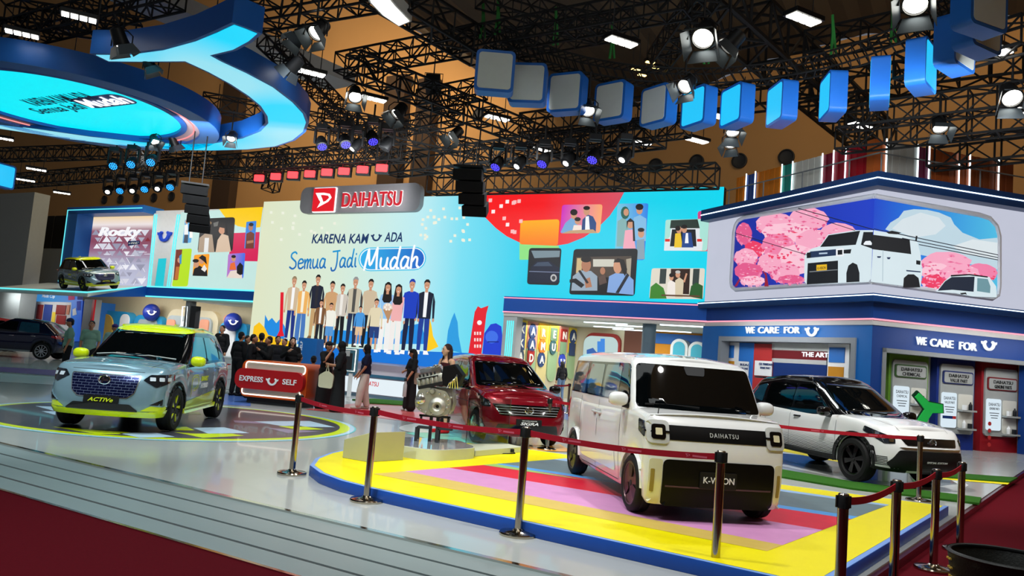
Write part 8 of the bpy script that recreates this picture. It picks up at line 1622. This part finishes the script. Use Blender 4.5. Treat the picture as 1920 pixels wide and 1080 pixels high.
    if hair == 'hijab': Hh = [(hp(0, .015, .02), (.10 * k, .105 * k, .12 * k)), (hp(0, .03, -.08), (.10 * k, .09 * k, .12 * k)), (V(-.10, .03, 1.40), V(.10, .03, 1.40), .085 * k, .085 * k), (V(0, .05, 1.28), (.14 * k, .09 * k, .14 * k))]; hm = cl(*BLK)
    elif hair == 'long': Hh = [(hp(0, .025, .03), (.094 * k, .095 * k, .105 * k)), (hp(-.055, .05, -.02), hp(-.09, .04, -.26), .05 * k, .04 * k), (hp(.055, .05, -.02), hp(.09, .03, -.26), .05 * k, .04 * k), (hp(0, .07, .0), hp(0, .09, -.28), .07 * k, .055 * k)]; hm = HAIR
    elif hair == 'brown': Hh = [(hp(0, .025, .03), (.094 * k, .095 * k, .105 * k)), (hp(-.06, .04, -.02), hp(-.12, .0, -.30), .05 * k, .05 * k), (hp(.06, .05, -.02), hp(.10, .03, -.26), .05 * k, .04 * k), (hp(0, .07, .0), hp(0, .09, -.28), .07 * k, .055 * k)]; hm = HAIRB
    else: Hh = [(hp(0, .022, .04), (.084 * k, .088 * k, .085 * k)), (hp(0, .05, -.02), (.07 * k, .06 * k, .07 * k))]; hm = HAIR
    blob('hair' if hair != 'hijab' else 'headscarf', Hh, hm, t)
    if cap: mb = MB(); mb.ell(hp(0, .0, .055), (.09 * k, .10 * k, .075 * k), cl(*cap), 16); mb.prism([(.075 * k * cos(RAD(a)), -.06 * k - .10 * k * sin(RAD(a)) * .9) for a in range(0, 181, 20)], -.006, .006, cl(*cap), Matrix.Translation(hp(0, 0, .055))); mb.build('cap', t)
    return t, s_
up = ((-.26, -.05, 1.16), (-.12, -.24, 1.30)); upL = ((.26, -.05, 1.16), (.12, -.24, 1.30))
person(440, 742, 150, 1.70, 'person in black suit with back turned at the left end of the dark crowd', bulk=1.15); person(463, 746, 100, 1.66, 'person in black seen from the side, second from the left in the dark crowd', (20, 20, 24), bulk=1.15); person(479, 741, 190, 1.72, 'person in black with back turned in the middle of the dark crowd', bulk=1.15)
person(494, 748, -60, 1.64, 'person in black turned right with raised hands in the dark crowd', armR=up, armL=upL, bulk=1.15); person(510, 742, 30, 1.67, 'person in dark grey shirt facing the counter in the dark crowd', (30, 30, 36), bulk=1.15); person(538, 746, 20, 1.66, 'woman in black with long dark hair behind the orange counter', hair='long', skin=SKINL, armR=up, bulk=1.1)
person(524, 738, -20, 1.62, 'shorter person in black beside the long-haired woman behind the counter', bulk=1.15); person(453, 736, 70, 1.62, 'person in dark shirt half hidden behind two others at the left of the crowd', (24, 24, 28), bulk=1.15)
person(553, 752, 165, 1.62, 'person in black seated behind the orange counter, left of two', sit=True, bulk=1.1); person(580, 756, 200, 1.60, 'person in black seated behind the orange counter, right of two', sit=True, bulk=1.1)
person(407, 712, -15, 1.92, 'tall man in black suit standing behind the white desk', armR=((-.25, -.03, 1.14), (-.12, -.22, 1.06)), bulk=1.1)
person(604, 766, 65, 1.62, 'woman in black with dark cap raising a hand to her face', hair='short', cap=(30, 30, 36), armR=((-.24, -.10, 1.20), (-.08, -.20, 1.50)), sleeve=.4, skirt=(BLK, .10, .22), skin=SKIN, bulk=1.2)
t, s_ = person(630, 772, -75, 1.64, 'woman in black headscarf and black wide skirt with cream tote bag', hair='hijab', armR=((-.25, -.06, 1.12), (-.14, -.24, 1.10)), armL=((.25, -.06, 1.12), (.10, -.26, 1.14)), sleeve=.5, skirt=(BLK, .10, .24), shoe=(206, 200, 170), bulk=1.3)
tb = thing('tote_bag', 'cream tote bag hanging from the arm of the woman in black headscarf', 'bag', tuple(t.location + Vector((-.25, -.22, .0)))); mb = MB(); mb.prism(rpoly([(-.17, .56), (.15, .54), (.17, .84), (.03, .94), (-.03, .94), (-.18, .84)], .05), -.05, .05, cl(206, 200, 170), axis='y'); mb.build('bag_body', tb, smooth=40); mb = MB(); mb.tube([(-.03, 0, .92), (.0, .02, 1.10), (.04, 0, .92)], .012, cl(206, 200, 170), 6); mb.build('strap', tb)
person(679, 767, -80, 1.62, 'woman in navy top, black headscarf and wide white trousers', (20, 24, 54), (214, 204, 192), 'hijab', armR=((-.22, -.06, 1.12), (-.18, -.22, .90)), armL=((.23, -.02, 1.12), (.20, -.16, .90)), sleeve=.35, shoe=(196, 190, 180), feet=((-.11, .10), (.11, -.12)), bulk=1.2)
t, s_ = person(766, 771, -62, 1.60, 'woman in long black dress carrying a grey bottle left of the engine', hair='long', armR=((-.25, -.06, 1.13), (-.08, -.22, 1.08)), armL=((.24, -.06, 1.13), (.21, -.18, .92)), sleeve=.45, skirt=(BLK, .14, .21), shoe=(206, 206, 204), look=-20, cap=(22, 22, 24), bulk=1.2)
bt = thing('water_bottle', 'grey water bottle held beside the woman in long black dress', 'bottle', tuple(t.location + Vector((-.11, -.30, .38)))); mb = MB(); mb.lathe([(.045, 0), (.05, .02), (.05, .30), (.03, .36), (.03, .42), (0, .42)], m_lgrey, 16); mb.build('flask', bt); mb = MB(); mb.lathe([(.034, .40), (.034, .46), (0, .46)], m_dark, 14); mb.tube([(-.03, 0, .44), (0, 0, .56), (.03, 0, .44)], .008, m_dark, 6); mb.build('lid', bt)
sb = thing('shoulder_bag', 'beige shoulder bag on the woman in long black dress', 'bag', tuple(t.location + Vector((.20, -.12, .0)))); mb = MB(); mb.prism(rpoly([(-.12, .72), (.14, .70), (.12, 1.0), (-.10, 1.02)], .05), -.05, .05, cl(150, 134, 116), axis='y'); mb.tube([(-.08, 0, 1.0), (-.10, 0, 1.28), (.08, 0, 1.0)], .012, cl(150, 134, 116), 6); mb.build('bag_body', sb, smooth=40)
person(826, 812, -48, 1.74, 'model with long brown hair and bare shoulders behind the engine', (60, 10, 16), hair='brown', skin=SKINL, strapless=True, skirt=((120, 100, 84), .62, .17), shoe=(190, 20, 30), look=-8, armR=((-.23, -.04, 1.12), (-.10, -.22, 1.0)))
person(1062, 752, 210, 1.62, 'woman with long dark hair in black top and blue jeans by the letter wall', (22, 22, 26), (96, 120, 150), 'long', loc=Vector((2.35, 33.0, 0)))
GR = (132, 174, 154)
person(146, 682, -60, 1.70, 'man in green shirt and cap turned right beside the navy car', GR, (24, 26, 30), sleeve=.4, cap=(40, 50, 90), loc=Vector((-12.4, 22.5, 0)), bulk=1.12); person(178, 684, 15, 1.68, 'man in green shirt facing forward with lanyard behind the front car', GR, (24, 26, 30), sleeve=.4, loc=Vector((-11.75, 22.4, 0)), bulk=1.12)
person(206, 684, 40, 1.64, 'person with purple cap and light green shirt behind the front car', (140, 176, 170), (30, 30, 34), sleeve=.4, cap=(80, 60, 130), loc=Vector((-11.5, 23.2, 0)), bulk=1.12)
